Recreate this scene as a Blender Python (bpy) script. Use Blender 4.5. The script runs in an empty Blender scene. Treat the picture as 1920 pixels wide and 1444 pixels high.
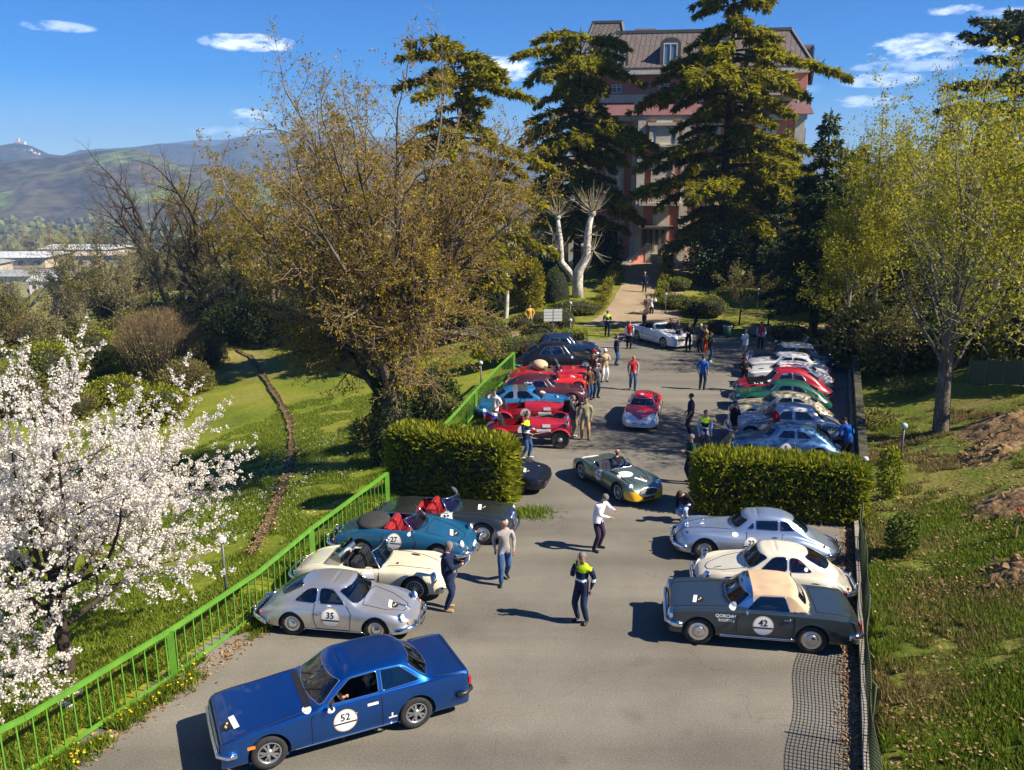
import bpy, bmesh, math, random
import numpy as np
from mathutils import Vector, Matrix
from mathutils.bvhtree import BVHTree
SC = bpy.context.scene
COL = SC.collection
PI = math.pi
# ------------------------------------------------------------------ camera
CAM_H, PITCH, FPX = 10.0, math.atan((722 - 340) / 1600.0), 1600.0
cam_d = bpy.data.cameras.new('camera')
cam = bpy.data.objects.new('camera', cam_d)
COL.objects.link(cam)
cam.location = (0, 0, CAM_H)
cam.rotation_euler = (PI / 2 - PITCH, 0, 0)
cam_d.sensor_fit = 'HORIZONTAL'
cam_d.sensor_width = 36.0
cam_d.lens = 36.0 * FPX / 1920.0
cam_d.clip_start, cam_d.clip_end = 0.1, 30000
SC.camera = cam
# ------------------------------------------------------------------ sky, sun, exposure
SUN_ELEV = math.radians(41.0)
SUN_DIR = Vector((0.958 * math.cos(SUN_ELEV), -0.285 * math.cos(SUN_ELEV), math.sin(SUN_ELEV))).normalized()  # towards the sun
world = bpy.data.worlds.new('World')
SC.world = world
world.use_nodes = True
wn, wl = world.node_tree.nodes, world.node_tree.links
wn.clear()
w_out = wn.new('ShaderNodeOutputWorld')
w_bg = wn.new('ShaderNodeBackground')
w_bg.inputs['Strength'].default_value = 0.08
w_sky = wn.new('ShaderNodeTexSky')
w_sky.sky_type = 'NISHITA'
w_sky.sun_disc = False
w_sky.sun_elevation = SUN_ELEV
w_sky.sun_rotation = math.atan2(SUN_DIR.x, SUN_DIR.y)
w_sky.altitude = 2200
w_sky.air_density = 1.0
w_sky.dust_density = 0.9
w_sky.ozone_density = 4.0
w_hs = wn.new('ShaderNodeHueSaturation')
w_hs.inputs['Saturation'].default_value = 1.68
w_hs.inputs['Value'].default_value = 0.60
w_hs.inputs['Hue'].default_value = 0.515
wl.new(w_sky.outputs[0], w_hs.inputs['Color'])
# small fair-weather clouds: a noise pattern over the whole dome, flattened towards the horizon
w_tc = wn.new('ShaderNodeTexCoord')
def wmath(op, a, b=None):
 n = wn.new('ShaderNodeMath')
 n.operation = op
 for k, v in enumerate((a, b)):
  if v is None:
   continue
  if isinstance(v, (int, float)):
   n.inputs[k].default_value = v
  else:
   wl.new(v, n.inputs[k])
 return n.outputs[0]
w_noise = wn.new('ShaderNodeTexNoise')
w_noise.inputs['Scale'].default_value = 1.0
w_noise.inputs['Detail'].default_value = 7
w_noise.inputs['Roughness'].default_value = 0.62
w_map = wn.new('ShaderNodeMapping')
w_map.inputs['Scale'].default_value = (46, 46, 130)
wl.new(w_tc.outputs['Generated'], w_map.inputs[0])
wl.new(w_map.outputs[0], w_noise.inputs[0])
def sky_dir(px, py):
 """the direction of the sky at a pixel of the photograph"""
 x, y = (px - 960) / FPX, (py - 722) / FPX
 c, s = math.cos(PITCH), math.sin(PITCH)
 return Vector((x, c - y * s, -s - y * c)).normalized()
def cloud(px, py, hw, hh, amount):
 """a puff of cloud in a direction, with its angular half width and half height"""
 d = sky_dir(px, py)
 right = d.cross(Vector((0, 0, 1))).normalized()
 up = right.cross(d)
 outs = []
 for v, k in ((right, FPX / hw), (up, FPX / hh)):
  n = wn.new('ShaderNodeVectorMath')
  n.operation = 'DOT_PRODUCT'
  wl.new(w_tc.outputs['Generated'], n.inputs[0])
  n.inputs[1].default_value = v
  q = wmath('MULTIPLY', n.outputs['Value'], k)
  outs.append(wmath('MULTIPLY', q, q))
 n = wn.new('ShaderNodeVectorMath')
 n.operation = 'DOT_PRODUCT'
 wl.new(w_tc.outputs['Generated'], n.inputs[0])
 n.inputs[1].default_value = d
 front = wmath('GREATER_THAN', n.outputs['Value'], 0.0)
 e = wmath('SUBTRACT', 1.0, wmath('SQRT', wmath('ADD', outs[0], outs[1])))
 e = wmath('MULTIPLY', wmath('MAXIMUM', e, 0.0), front)
 nz = wmath('MULTIPLY', wmath('SUBTRACT', w_noise.outputs['Fac'], 0.44), 4.6)
 m = wmath('MULTIPLY', wmath('ADD', e, nz), wmath('MINIMUM', wmath('MULTIPLY', e, 4.0), 1.0))
 m = wmath('MINIMUM', wmath('MAXIMUM', wmath('MULTIPLY', wmath('SUBTRACT', m, 0.16), 0.85), 0.0), 1.0)
 return wmath('MULTIPLY', m, amount * 0.82)
cl = None
for c in ((465, 80, 88, 17, 0.7), (108, 50, 62, 10, 0.4), (945, 128, 62, 26, 0.8), (472, 216, 45, 13, 0.6), (1730, 88, 95, 24, 0.62),
   (1720, 122, 120, 12, 0.35), (1650, 150, 75, 15, 0.5), (1900, 84, 60, 18, 0.4), (1630, 190, 70, 12, 0.5), (1790, 18, 45, 10, 0.5),
   (1900, 25, 60, 12, 0.3), (1838, 14, 16, 8, 0.4), (440, 245, 90, 10, 0.3), (1340, 170, 200, 20, 0.3),
   (-300, 120, 200, 34, 0.7), (2300, 140, 220, 40, 0.7), (2700, 60, 260, 40, 0.6), (-800, 60, 240, 36, 0.7)):
 o = cloud(*c)
 cl = o if cl is None else wmath('MAXIMUM', cl, o)
w_mix = wn.new('ShaderNodeMixRGB')
w_mix.inputs[2].default_value = (10.5, 10.6, 11.6, 1)
wl.new(cl, w_mix.inputs[0])
wl.new(w_hs.outputs[0], w_mix.inputs[1])
wl.new(w_mix.outputs[0], w_bg.inputs['Color'])
wl.new(w_bg.outputs[0], w_out.inputs['Surface'])
sun_d = bpy.data.lights.new('sun', 'SUN')
sun_d.energy = 3.7
sun_d.angle = math.radians(0.5)
sun_d.color = (1.0, 0.90, 0.74)
sun = bpy.data.objects.new('sun', sun_d)
COL.objects.link(sun)
sun.location = (20, -10, 40)
sun.rotation_euler = SUN_DIR.to_track_quat('Z', 'Y').to_euler()
SC.view_settings.view_transform = 'Standard'
SC.view_settings.look = 'None'
SC.view_settings.exposure = 1.55
SC.view_settings.gamma = 1.0
SC.view_settings.use_curve_mapping = False
SC.cycles.max_bounces = 8
SC.cycles.diffuse_bounces = 4
SC.cycles.glossy_bounces = 2
SC.cycles.transmission_bounces = 4
SC.cycles.transparent_max_bounces = 12
SC.cycles.caustics_reflective = False
SC.cycles.caustics_refractive = False
# ------------------------------------------------------------------ helpers: objects
def tag(o, label=None, cat=None, group=None, kind=None):
 if label: o['label'] = label
 if cat: o['category'] = cat
 if group: o['group'] = group
 if kind: o['kind'] = kind
 return o
def empty(name, loc=(0, 0, 0), rz=0.0):
 o = bpy.data.objects.new(name, None)
 o.empty_display_size = 0.2
 COL.objects.link(o)
 o.location = loc
 o.rotation_euler = (0, 0, rz)
 return o
def link_mesh(name, me, parent=None):
 o = bpy.data.objects.new(name, me)
 COL.objects.link(o)
 if parent is not None: o.parent = parent
 return o
def mesh_np(name, V, F, mats, parent=None, mi=None, smooth=False):
 """V (n,3) array, F (m,k) array with k = 3 or 4, or a list of face lists"""
 me = bpy.data.meshes.new(name)
 V = np.asarray(V, np.float32)
 if isinstance(F, np.ndarray):
  k = F.shape[1]
  me.vertices.add(len(V))
  me.vertices.foreach_set('co', V.ravel())
  me.loops.add(F.size)
  me.loops.foreach_set('vertex_index', F.astype(np.int32).ravel())
  me.polygons.add(len(F))
  me.polygons.foreach_set('loop_start', np.arange(0, F.size, k, dtype=np.int32))
  try:
   me.polygons.foreach_set('loop_total', np.full(len(F), k, np.int32))
  except Exception:
   pass
 else:
  me.from_pydata(V.tolist(), [], [list(f) for f in F])
 if not isinstance(mats, (list, tuple)): mats = [mats]
 for m in mats: me.materials.append(m)
 n = len(me.polygons)
 if mi is not None: me.polygons.foreach_set('material_index', np.asarray(mi, np.int32))
 if smooth is True: me.polygons.foreach_set('use_smooth', np.ones(n, bool))
 elif smooth is not False: me.polygons.foreach_set('use_smooth', np.asarray(smooth, bool))
 me.update(calc_edges=True)
 me.validate()
 return link_mesh(name, me, parent)
class MB:
 """collects simple shapes into one mesh"""
 def __init__(s):
  s.v, s.f, s.m, s.s = [], [], [], []
 def add(s, verts, faces, m=0, smooth=False):
  b = len(s.v)
  s.v.extend([tuple(v) for v in verts])
  for f in faces:
   s.f.append([b + i for i in f]); s.m.append(m); s.s.append(smooth)
  return s
 def box(s, c, d, m=0, rz=0.0, rot=None, taper=1.0):
  x, y, z = d[0] / 2, d[1] / 2, d[2] / 2
  t = taper
  P = [(-x, -y, -z), (x, -y, -z), (x, y, -z), (-x, y, -z), (-x * t, -y * t, z), (x * t, -y * t, z), (x * t, y * t, z), (-x * t, y * t, z)]
  R = rot if rot is not None else Matrix.Rotation(rz, 3, 'Z')
  P = [R @ Vector(p) + Vector(c) for p in P]
  return s.add(P, [(0, 3, 2, 1), (4, 5, 6, 7), (0, 1, 5, 4), (1, 2, 6, 5), (2, 3, 7, 6), (3, 0, 4, 7)], m)
 def bar(s, a, b, w, h=None, m=0):
  a, b = Vector(a), Vector(b)
  d = b - a
  h = h or w
  q = d.to_track_quat('X', 'Z').to_matrix()
  return s.box((a + b) / 2, (d.length, w, h), m, rot=q)
 def tube(s, pts, r, n=8, m=0, cap=True, smooth=True):
  pts = [Vector(p) for p in pts]
  rs = r if isinstance(r, (list, tuple)) else [r] * len(pts)
  rings, N = [], len(pts)
  up = None
  for i, p in enumerate(pts):
   t = (pts[min(i + 1, N - 1)] - pts[max(i - 1, 0)])
   if t.length < 1e-9: t = Vector((0, 0, 1))
   t.normalize()
   if up is None:
    up = t.orthogonal().normalized()
   else:
    up = (up - t * up.dot(t))
    up = up.normalized() if up.length > 1e-6 else t.orthogonal().normalized()
   sd = t.cross(up)
   rings.append([p + (up * math.cos(2 * PI * k / n) + sd * math.sin(2 * PI * k / n)) * rs[i] for k in range(n)])
  V = [v for g in rings for v in g]
  F = []
  for i in range(N - 1):
   for k in range(n):
    k2 = (k + 1) % n
    F.append((i * n + k, i * n + k2, (i + 1) * n + k2, (i + 1) * n + k))
  s.add(V, F, m, smooth)
  if cap:
   b = len(s.v) - len(V)
   s.f.append([b + k for k in range(n)][::-1]); s.m.append(m); s.s.append(False)
   s.f.append([b + (N - 1) * n + k for k in range(n)]); s.m.append(m); s.s.append(False)
  return s
 def lathe(s, prof, n=16, M=None, m=0, smooth=True):
  """prof: list of (r, z[, mat]) revolved about Z, then placed with matrix M"""
  M = M or Matrix.Identity(4)
  V, F = [], []
  for p in prof:
   for k in range(n):
    a = 2 * PI * k / n
    V.append(M @ Vector((p[0] * math.cos(a), p[0] * math.sin(a), p[1])))
  b = len(s.v)
  s.v.extend([tuple(v) for v in V])
  for i in range(len(prof) - 1):
   mm = prof[i][2] if len(prof[i]) > 2 else m
   for k in range(n):
    k2 = (k + 1) % n
    s.f.append([b + i * n + k, b + i * n + k2, b + (i + 1) * n + k2, b + (i + 1) * n + k]); s.m.append(mm); s.s.append(smooth)
  return s
 def sphere(s, c, r, n=10, k=6, m=0, sc=(1, 1, 1)):
  prof = [(max(1e-4, r * math.sin(PI * i / k)), -r * math.cos(PI * i / k)) for i in range(k + 1)]
  return s.lathe(prof, n, Matrix.Translation(c) @ Matrix.Diagonal((*sc, 1)), m)
 def build(s, name, mats, parent=None):
  me = bpy.data.meshes.new(name)
  me.from_pydata(s.v, [], s.f)
  for mt in (mats if isinstance(mats, (list, tuple)) else [mats]): me.materials.append(mt)
  me.polygons.foreach_set('material_index', s.m)
  me.polygons.foreach_set('use_smooth', s.s)
  me.update()
  return link_mesh(name, me, parent)
def copy_tree(o, parent=None):
 c = o.copy()
 COL.objects.link(c)
 c.parent = parent
 for ch in list(o.children): copy_tree(ch, c)
 return c
# ------------------------------------------------------------------ helpers: materials
def new_mat(name):
 m = bpy.data.materials.new(name)
 m.use_nodes = True
 return m, m.node_tree.nodes, m.node_tree.links, m.node_tree.nodes['Principled BSDF']
MATS = {}
def mat(name, col, rough=0.6, metal=0.0, spec=0.5, var=0.0, scale=8.0, col2=None, bump=0.0, bscale=40.0, coat=0.0, trans=0.0, detail=4, lo=0.35, hi=0.65):
 """a principled material whose colour drifts between two tones with noise in object space"""
 if name in MATS: return MATS[name]
 m, n, l, b = new_mat(name)
 b.inputs['Roughness'].default_value = rough
 b.inputs['Metallic'].default_value = metal
 b.inputs['Specular IOR Level'].default_value = spec
 if coat:
  b.inputs['Coat Weight'].default_value = coat
  b.inputs['Coat Roughness'].default_value = 0.04
 c1 = (*col, 1)
 b.inputs['Base Color'].default_value = c1
 tc = n.new('ShaderNodeTexCoord')
 if var or col2 is not None:
  if col2 is None: col2 = tuple(min(1, c * (1 + var)) for c in col)
  if var and col2 is not None: c1 = (*[c * (1 - var) for c in col], 1)
  nz = n.new('ShaderNodeTexNoise')
  nz.inputs['Scale'].default_value = scale
  nz.inputs['Detail'].default_value = detail
  nz.inputs['Roughness'].default_value = 0.62
  l.new(tc.outputs['Object'], nz.inputs['Vector'])
  rp = n.new('ShaderNodeValToRGB')
  rp.color_ramp.elements[0].position = lo
  rp.color_ramp.elements[1].position = hi
  rp.color_ramp.elements[0].color = c1
  rp.color_ramp.elements[1].color = (*col2, 1)
  l.new(nz.outputs['Fac'], rp.inputs[0])
  l.new(rp.outputs[0], b.inputs['Base Color'])
 if bump:
  nb = n.new('ShaderNodeTexNoise')
  nb.inputs['Scale'].default_value = bscale
  nb.inputs['Detail'].default_value = 3
  l.new(tc.outputs['Object'], nb.inputs['Vector'])
  bp = n.new('ShaderNodeBump')
  bp.inputs['Strength'].default_value = bump
  bp.inputs['Distance'].default_value = 0.02
  l.new(nb.outputs['Fac'], bp.inputs['Height'])
  l.new(bp.outputs[0], b.inputs['Normal'])
 if trans:
  add_translucency(m, trans)
 MATS[name] = m
 return m
def add_translucency(m, w):
 n, l = m.node_tree.nodes, m.node_tree.links
 b = n['Principled BSDF']
 out = [x for x in n if x.type == 'OUTPUT_MATERIAL'][0]
 t = n.new('ShaderNodeBsdfTranslucent')
 src = b.inputs['Base Color']
 if src.is_linked: l.new(src.links[0].from_socket, t.inputs['Color'])
 else: t.inputs['Color'].default_value = src.default_value
 mx = n.new('ShaderNodeMixShader')
 mx.inputs[0].default_value = w
 l.new(b.outputs[0], mx.inputs[1])
 l.new(t.outputs[0], mx.inputs[2])
 l.new(mx.outputs[0], out.inputs['Surface'])
def ramp_mat(name, stops, scale=1.0, rough=0.9, bump=0.0, bscale=30, detail=6, nrough=0.6, trans=0.0, scale2=None, mix2=None, coord='Object', stretch=None, spec=0.2):
 """noise through a ramp of several colours; optionally a second finer noise multiplied in"""
 if name in MATS: return MATS[name]
 m, n, l, b = new_mat(name)
 b.inputs['Roughness'].default_value = rough
 b.inputs['Specular IOR Level'].default_value = spec
 tc = n.new('ShaderNodeTexCoord')
 vec = tc.outputs[coord]
 if stretch:
  mp = n.new('ShaderNodeMapping')
  mp.inputs['Scale'].default_value = stretch
  l.new(vec, mp.inputs[0])
  vec = mp.outputs[0]
 nz = n.new('ShaderNodeTexNoise')
 nz.inputs['Scale'].default_value = scale
 nz.inputs['Detail'].default_value = detail
 nz.inputs['Roughness'].default_value = nrough
 l.new(vec, nz.inputs['Vector'])
 rp = n.new('ShaderNodeValToRGB')
 e = rp.color_ramp.elements
 e[0].position, e[0].color = stops[0][0], (*stops[0][1], 1)
 e[1].position, e[1].color = stops[-1][0], (*stops[-1][1], 1)
 for p, c in stops[1:-1]:
  x = e.new(p)
  x.color = (*c, 1)
 l.new(nz.outputs['Fac'], rp.inputs[0])
 colr = rp.outputs[0]
 if scale2:
  n2 = n.new('ShaderNodeTexNoise')
  n2.inputs['Scale'].default_value = scale2
  n2.inputs['Detail'].default_value = 3
  l.new(vec, n2.inputs['Vector'])
  r2 = n.new('ShaderNodeMapRange')
  r2.inputs['From Min'].default_value = 0.3
  r2.inputs['From Max'].default_value = 0.7
  r2.inputs['To Min'].default_value = mix2[0]
  r2.inputs['To Max'].default_value = mix2[1]
  l.new(n2.outputs['Fac'], r2.inputs[0])
  mx = n.new('ShaderNodeMixRGB')
  mx.blend_type = 'MULTIPLY'
  mx.inputs[0].default_value = 1
  l.new(colr, mx.inputs[1])
  l.new(r2.outputs[0], mx.inputs[2])
  colr = mx.outputs[0]
 l.new(colr, b.inputs['Base Color'])
 if bump:
  nb = n.new('ShaderNodeTexNoise')
  nb.inputs['Scale'].default_value = bscale
  nb.inputs['Detail'].default_value = 4
  l.new(tc.outputs[coord], nb.inputs['Vector'])
  bp = n.new('ShaderNodeBump')
  bp.inputs['Strength'].default_value = bump
  bp.inputs['Distance'].default_value = 0.05
  l.new(nb.outputs['Fac'], bp.inputs['Height'])
  l.new(bp.outputs[0], b.inputs['Normal'])
 if trans: add_translucency(m, trans)
 MATS[name] = m
 return m
def leaf_mat(name, stops, trans=0.3, rough=0.55):
 """leaves: each leaf its own tone (random per island), between several greens"""
 if name in MATS: return MATS[name]
 m, n, l, b = new_mat(name)
 b.inputs['Roughness'].default_value = rough
 b.inputs['Specular IOR Level'].default_value = 0.25
 g = n.new('ShaderNodeNewGeometry')
 rp = n.new('ShaderNodeValToRGB')
 e = rp.color_ramp.elements
 e[0].position, e[0].color = stops[0][0], (*stops[0][1], 1)
 e[1].position, e[1].color = stops[-1][0], (*stops[-1][1], 1)
 for p, c in stops[1:-1]:
  x = e.new(p)
  x.color = (*c, 1)
 l.new(g.outputs['Random Per Island'], rp.inputs[0])
 l.new(rp.outputs[0], b.inputs['Base Color'])
 if trans: add_translucency(m, trans)
 MATS[name] = m
 return m
def paint(name, col, flake=0.0, rough=0.35, metal=0.0):
 """car paint under clear lacquer, with a trace of dust"""
 if name in MATS: return MATS[name]
 m = mat(name, col, rough, metal, 0.5, var=0.06 + flake, scale=3.0, coat=1.0)
 return m
def glass_mat(name, tint=(0.55, 0.62, 0.62), refl=0.08):
 if name in MATS: return MATS[name]
 m, n, l, b = new_mat(name)
 out = [x for x in n if x.type == 'OUTPUT_MATERIAL'][0]
 n.remove(b)
 tr = n.new('ShaderNodeBsdfTransparent')
 tr.inputs[0].default_value = (*tint, 1)
 gl = n.new('ShaderNodeBsdfGlossy')
 gl.inputs['Roughness'].default_value = 0.02
 lw = n.new('ShaderNodeFresnel')
 lw.inputs[0].default_value = 1.52
 ad = n.new('ShaderNodeMath')
 ad.operation = 'MULTIPLY_ADD'
 ad.inputs[1].default_value = 1.3
 ad.inputs[2].default_value = refl
 l.new(lw.outputs[0], ad.inputs[0])
 mx = n.new('ShaderNodeMixShader')
 l.new(ad.outputs[0], mx.inputs[0])
 l.new(tr.outputs[0], mx.inputs[1])
 l.new(gl.outputs[0], mx.inputs[2])
 l.new(mx.outputs[0], out.inputs['Surface'])
 MATS[name] = m
 return m
# ------------------------------------------------------------------ the lie of the land
AX = Vector((0.351, 0.936))      # along the car park
NX = Vector((0.936, -0.351))     # across it, to the right
KERB_S, FENCE_S = 1.15, -12.75
def smooth01(t):
 t = np.clip(t, 0, 1)
 return t * t * (3 - 2 * t)
def st(x, y):
 return x * NX.x + y * NX.y, x * AX.x + y * AX.y
def xy(s, t):
 return s * NX.x + t * AX.x, s * NX.y + t * AX.y
def land(x, y):
 """height of the ground at x, y (numpy arrays or numbers)"""
 x = np.asarray(x, float); y = np.asarray(y, float)
 s, t = st(x, y)
 park = 2.0 * smooth01((y - 56) / 34.0)
 d = np.maximum(s - (KERB_S + 0.25), 0)
 bank = 0.25 * smooth01(d / 0.15) + 2.1 * smooth01(d / 9.0) + 0.02 * d
 bank = bank * smooth01((75 - t) / 20.0)
 fs = FENCE_S - 0.3 - 2.2 * smooth01((t - 30) / 14.0)
 e = np.maximum(fs - s, 0)
 left = -0.55 * smooth01(e / 2.0) - 0.17 * np.maximum(e - 0.8, 0)
 left = np.maximum(left, -6.0)
 fade = 1 - smooth01((t - 40) / 14.0) * smooth01((s + 30) / 10.0)
 left = left * fade
 brow = smooth01((y - 0.55 * x - 105) / 420.0) * 1.0
 brow2 = smooth01((-x - 34) / 160.0)
 drop = -52.0 * np.maximum(brow, brow2)
 return park + bank + left + drop
def ray_dir(px, py):
 x, y = (px - 960) / FPX, (py - 722) / FPX
 c, s = math.cos(PITCH), math.sin(PITCH)
 return Vector((x, c - y * s, -s - y * c))
def spot(px, py, z=None):
 """the point of the ground (or of the level z) that the photograph shows at a pixel"""
 v = ray_dir(px, py)
 if z is not None:
  t = (z - CAM_H) / v.z
  return Vector((v.x * t, v.y * t, z))
 t, step = 5.0, 0.25
 while t < 3000:
  if CAM_H + v.z * t <= float(land(v.x * t, v.y * t)): break
  t += step
  step = max(0.1, t * 0.004)
 p = v * t
 return Vector((p.x, p.y, float(land(p.x, p.y))))
def at_dist(px, py, Y):
 """the point on a pixel's line of sight at the distance Y"""
 v = ray_dir(px, py)
 k = Y / v.y
 return Vector((v.x * k, v.y * k, CAM_H + v.z * k))
# ------------------------------------------------------------------ ground, car park, path, valley, hills, haze
R0 = np.random.default_rng(7)
def noise2(x, y, seed=0, octv=4):
 """cheap smooth value noise, vectorised"""
 x = np.asarray(x, float); y = np.asarray(y, float)
 out = np.zeros(np.broadcast(x, y).shape)
 amp, tot = 1.0, 0.0
 for o in range(octv):
  xi, yi = np.floor(x).astype(np.int64), np.floor(y).astype(np.int64)
  fx, fy = x - xi, y - yi
  fx, fy = fx * fx * (3 - 2 * fx), fy * fy * (3 - 2 * fy)
  def h(a, b):
   n = (a * 374761393 + b * 668265263 + (seed + o * 17) * 144665) & 0x7fffffff
   n = (n ^ (n >> 13)) * 1274126177 & 0x7fffffff
   return ((n ^ (n >> 16)) & 0xffff) / 65535.0
  v = h(xi, yi) * (1 - fx) * (1 - fy) + h(xi + 1, yi) * fx * (1 - fy) + h(xi, yi + 1) * (1 - fx) * fy + h(xi + 1, yi + 1) * fx * fy
  out += v * amp; tot += amp
  amp *= 0.5; x = x * 2.03 + 11.3; y = y * 2.03 + 5.7
 return out / tot
M_ASPH = ramp_mat('asphalt', [(0.28, (0.122, 0.112, 0.092)), (0.5, (0.162, 0.149, 0.121)), (0.74, (0.214, 0.196, 0.157))], scale=0.22, rough=0.85,
     bump=0.22, bscale=60, scale2=26, mix2=(0.78, 1.18), detail=9, nrough=0.66)
def asphalt_wear(m):
 """pale wheel tracks along the drive, old cracks, oil spots and mended patches"""
 n, l = m.node_tree.nodes, m.node_tree.links
 b = n['Principled BSDF']
 src = b.inputs['Base Color'].links[0].from_socket
 tc = n.new('ShaderNodeTexCoord')
 def node(t, **kw):
  x = n.new(t)
  for k, v in kw.items(): setattr(x, k, v)
  return x
 def chain(tex_out, lo, hi, a, b_, col):
  r = node('ShaderNodeMapRange')
  for k, v in zip(('From Min', 'From Max', 'To Min', 'To Max'), (lo, hi, a, b_)): r.inputs[k].default_value = v
  l.new(tex_out, r.inputs[0])
  mx = node('ShaderNodeMixRGB', blend_type='MULTIPLY')
  mx.inputs[0].default_value = 1
  l.new(col, mx.inputs[1]); l.new(r.outputs[0], mx.inputs[2])
  return mx.outputs[0]
 mp = node('ShaderNodeMapping')
 mp.inputs['Rotation'].default_value = (0, 0, -math.atan2(AX.y, AX.x))
 mp.inputs['Scale'].default_value = (0.05, 0.62, 1)
 l.new(tc.outputs['Object'], mp.inputs[0])
 tr = node('ShaderNodeTexNoise'); tr.inputs['Scale'].default_value = 1.0; tr.inputs['Detail'].default_value = 4
 l.new(mp.outputs[0], tr.inputs['Vector'])
 col = chain(tr.outputs['Fac'], .36, .64, .84, 1.17, src)
 wob = node('ShaderNodeTexNoise'); wob.inputs['Scale'].default_value = 1.3; wob.inputs['Detail'].default_value = 5
 l.new(tc.outputs['Object'], wob.inputs['Vector'])
 ad = node('ShaderNodeMixRGB', blend_type='ADD'); ad.inputs[0].default_value = .9
 l.new(tc.outputs['Object'], ad.inputs[1]); l.new(wob.outputs['Color'], ad.inputs[2])
 vo = node('ShaderNodeTexVoronoi', feature='DISTANCE_TO_EDGE'); vo.inputs['Scale'].default_value = 0.21
 l.new(ad.outputs[0], vo.inputs['Vector'])
 col = chain(vo.outputs['Distance'], .0, .0030, .80, 1.0, col)
 sp = node('ShaderNodeTexVoronoi', feature='F1'); sp.inputs['Scale'].default_value = 0.55
 l.new(ad.outputs[0], sp.inputs['Vector'])
 col = chain(sp.outputs['Distance'], .05, .16, .86, 1.0, col)
 gr = node('ShaderNodeTexNoise'); gr.inputs['Scale'].default_value = 95; gr.inputs['Detail'].default_value = 2
 l.new(tc.outputs['Object'], gr.inputs['Vector'])
 col = chain(gr.outputs['Fac'], .38, .62, .86, 1.14, col)
 l.new(col, b.inputs['Base Color'])
asphalt_wear(M_ASPH)
M_LAWN = ramp_mat('lawn_green', [(0.30, (0.085, 0.120, 0.008)), (0.45, (0.150, 0.185, 0.011)), (0.58, (0.21, 0.22, 0.020)), (0.72, (0.27, 0.23, 0.06))],
     scale=0.20, rough=0.95, bump=0.6, bscale=9, scale2=5, mix2=(0.72, 1.2), detail=8)
M_BANK = ramp_mat('bank_soil', [(0.30, (0.055, 0.082, 0.009)), (0.48, (0.115, 0.145, 0.013)), (0.62, (0.18, 0.165, 0.032)), (0.76, (0.26, 0.18, 0.075))],
     scale=0.5, rough=0.95, bump=0.8, bscale=7, scale2=9, mix2=(0.65, 1.25), detail=8)
M_PARK = ramp_mat('park_grass', [(0.3, (0.10, 0.125, 0.014)), (0.52, (0.17, 0.175, 0.024)), (0.7, (0.27, 0.22, 0.085))],
     scale=0.16, rough=0.95, bump=0.5, bscale=6, scale2=3, mix2=(0.75, 1.2), detail=8)
M_PATH = ramp_mat('gravel', [(0.3, (0.25, 0.185, 0.115)), (0.7, (0.37, 0.285, 0.185))], scale=0.5, rough=0.95, bump=0.3, bscale=40, scale2=14, mix2=(0.82, 1.12), detail=8)
M_SOIL = ramp_mat('loose_soil', [(0.3, (0.13, 0.08, 0.038)), (0.5, (0.24, 0.15, 0.07)), (0.7, (0.35, 0.24, 0.12))], scale=1.6, rough=0.95, bump=0.9, bscale=8, scale2=11, mix2=(0.65, 1.2), detail=9)
M_CONC = ramp_mat('concrete', [(0.3, (0.22, 0.20, 0.165)), (0.7, (0.36, 0.33, 0.28))], scale=3, rough=0.9, bump=0.3, bscale=30, scale2=14, mix2=(0.75, 1.1))
def sheet(name, X, Y, Z, mask, m, smooth=True):
 """a grid of points (2-D arrays) as one mesh, keeping the quads where mask is true"""
 n, k = X.shape
 V = np.stack([X, Y, Z], -1).reshape(-1, 3)
 i, j = np.meshgrid(np.arange(n - 1), np.arange(k - 1), indexing='ij')
 a = i * k + j
 F = np.stack([a, a + k, a + k + 1, a + 1], -1)[mask]
 used = np.unique(F)
 idx = np.zeros(len(V), np.int64); idx[used] = np.arange(len(used))
 return mesh_np(name, V[used], idx[F].reshape(-1, 4), m, smooth=smooth)
xs = np.concatenate([np.arange(-62, -24, 1.2), np.arange(-24, 22, 0.55), np.arange(22, 64, 1.2)])
ys = np.concatenate([np.arange(4, 45, 0.55), np.arange(45, 132, 1.1)])
X, Y = np.meshgrid(xs, ys, indexing='ij')
Z = land(X, Y)
S_, T_ = st(X, Y)
rough = (noise2(X * 0.9, Y * 0.9, 3) - 0.5)
Z = Z + rough * np.where(S_ > KERB_S + 0.9, 0.22, 0.10) * (Y < 95) * np.clip(np.maximum(S_ - KERB_S - 0.5, (FENCE_S - 0.6) - S_), 0, 1)
in_lot = (S_ > FENCE_S - 0.2) & (S_ < KERB_S + 0.1) & (Y < 60)
Z = np.where(in_lot, -0.07, Z)
Xc, Yc = X[:-1, :-1] + 0.3, Y[:-1, :-1] + 0.3
Sc, Tc = st(Xc, Yc)
is_bank = (Sc > KERB_S) & (Tc < 60)
is_lawn = (Sc < FENCE_S + 3) & (Tc < 50)
tag(sheet('lawn', X, Y, Z, is_lawn, M_LAWN), kind='structure')
tag(sheet('bank', X, Y, Z, is_bank & ~is_lawn, M_BANK), kind='structure')
tag(sheet('park_lawn', X, Y, Z, ~is_bank & ~is_lawn, M_PARK), kind='structure')
def flat_poly(name, pts, m, z=0.0, follow=False, lift=0.0):
 me = bpy.data.meshes.new(name)
 bm = bmesh.new()
 vs = [bm.verts.new((p[0], p[1], z if not follow else float(land(p[0], p[1])) + lift)) for p in pts]
 bm.faces.new(vs)
 bmesh.ops.triangulate(bm, faces=bm.faces[:])
 bm.to_mesh(me); bm.free()
 me.materials.append(m)
 return link_mesh(name, me)
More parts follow.
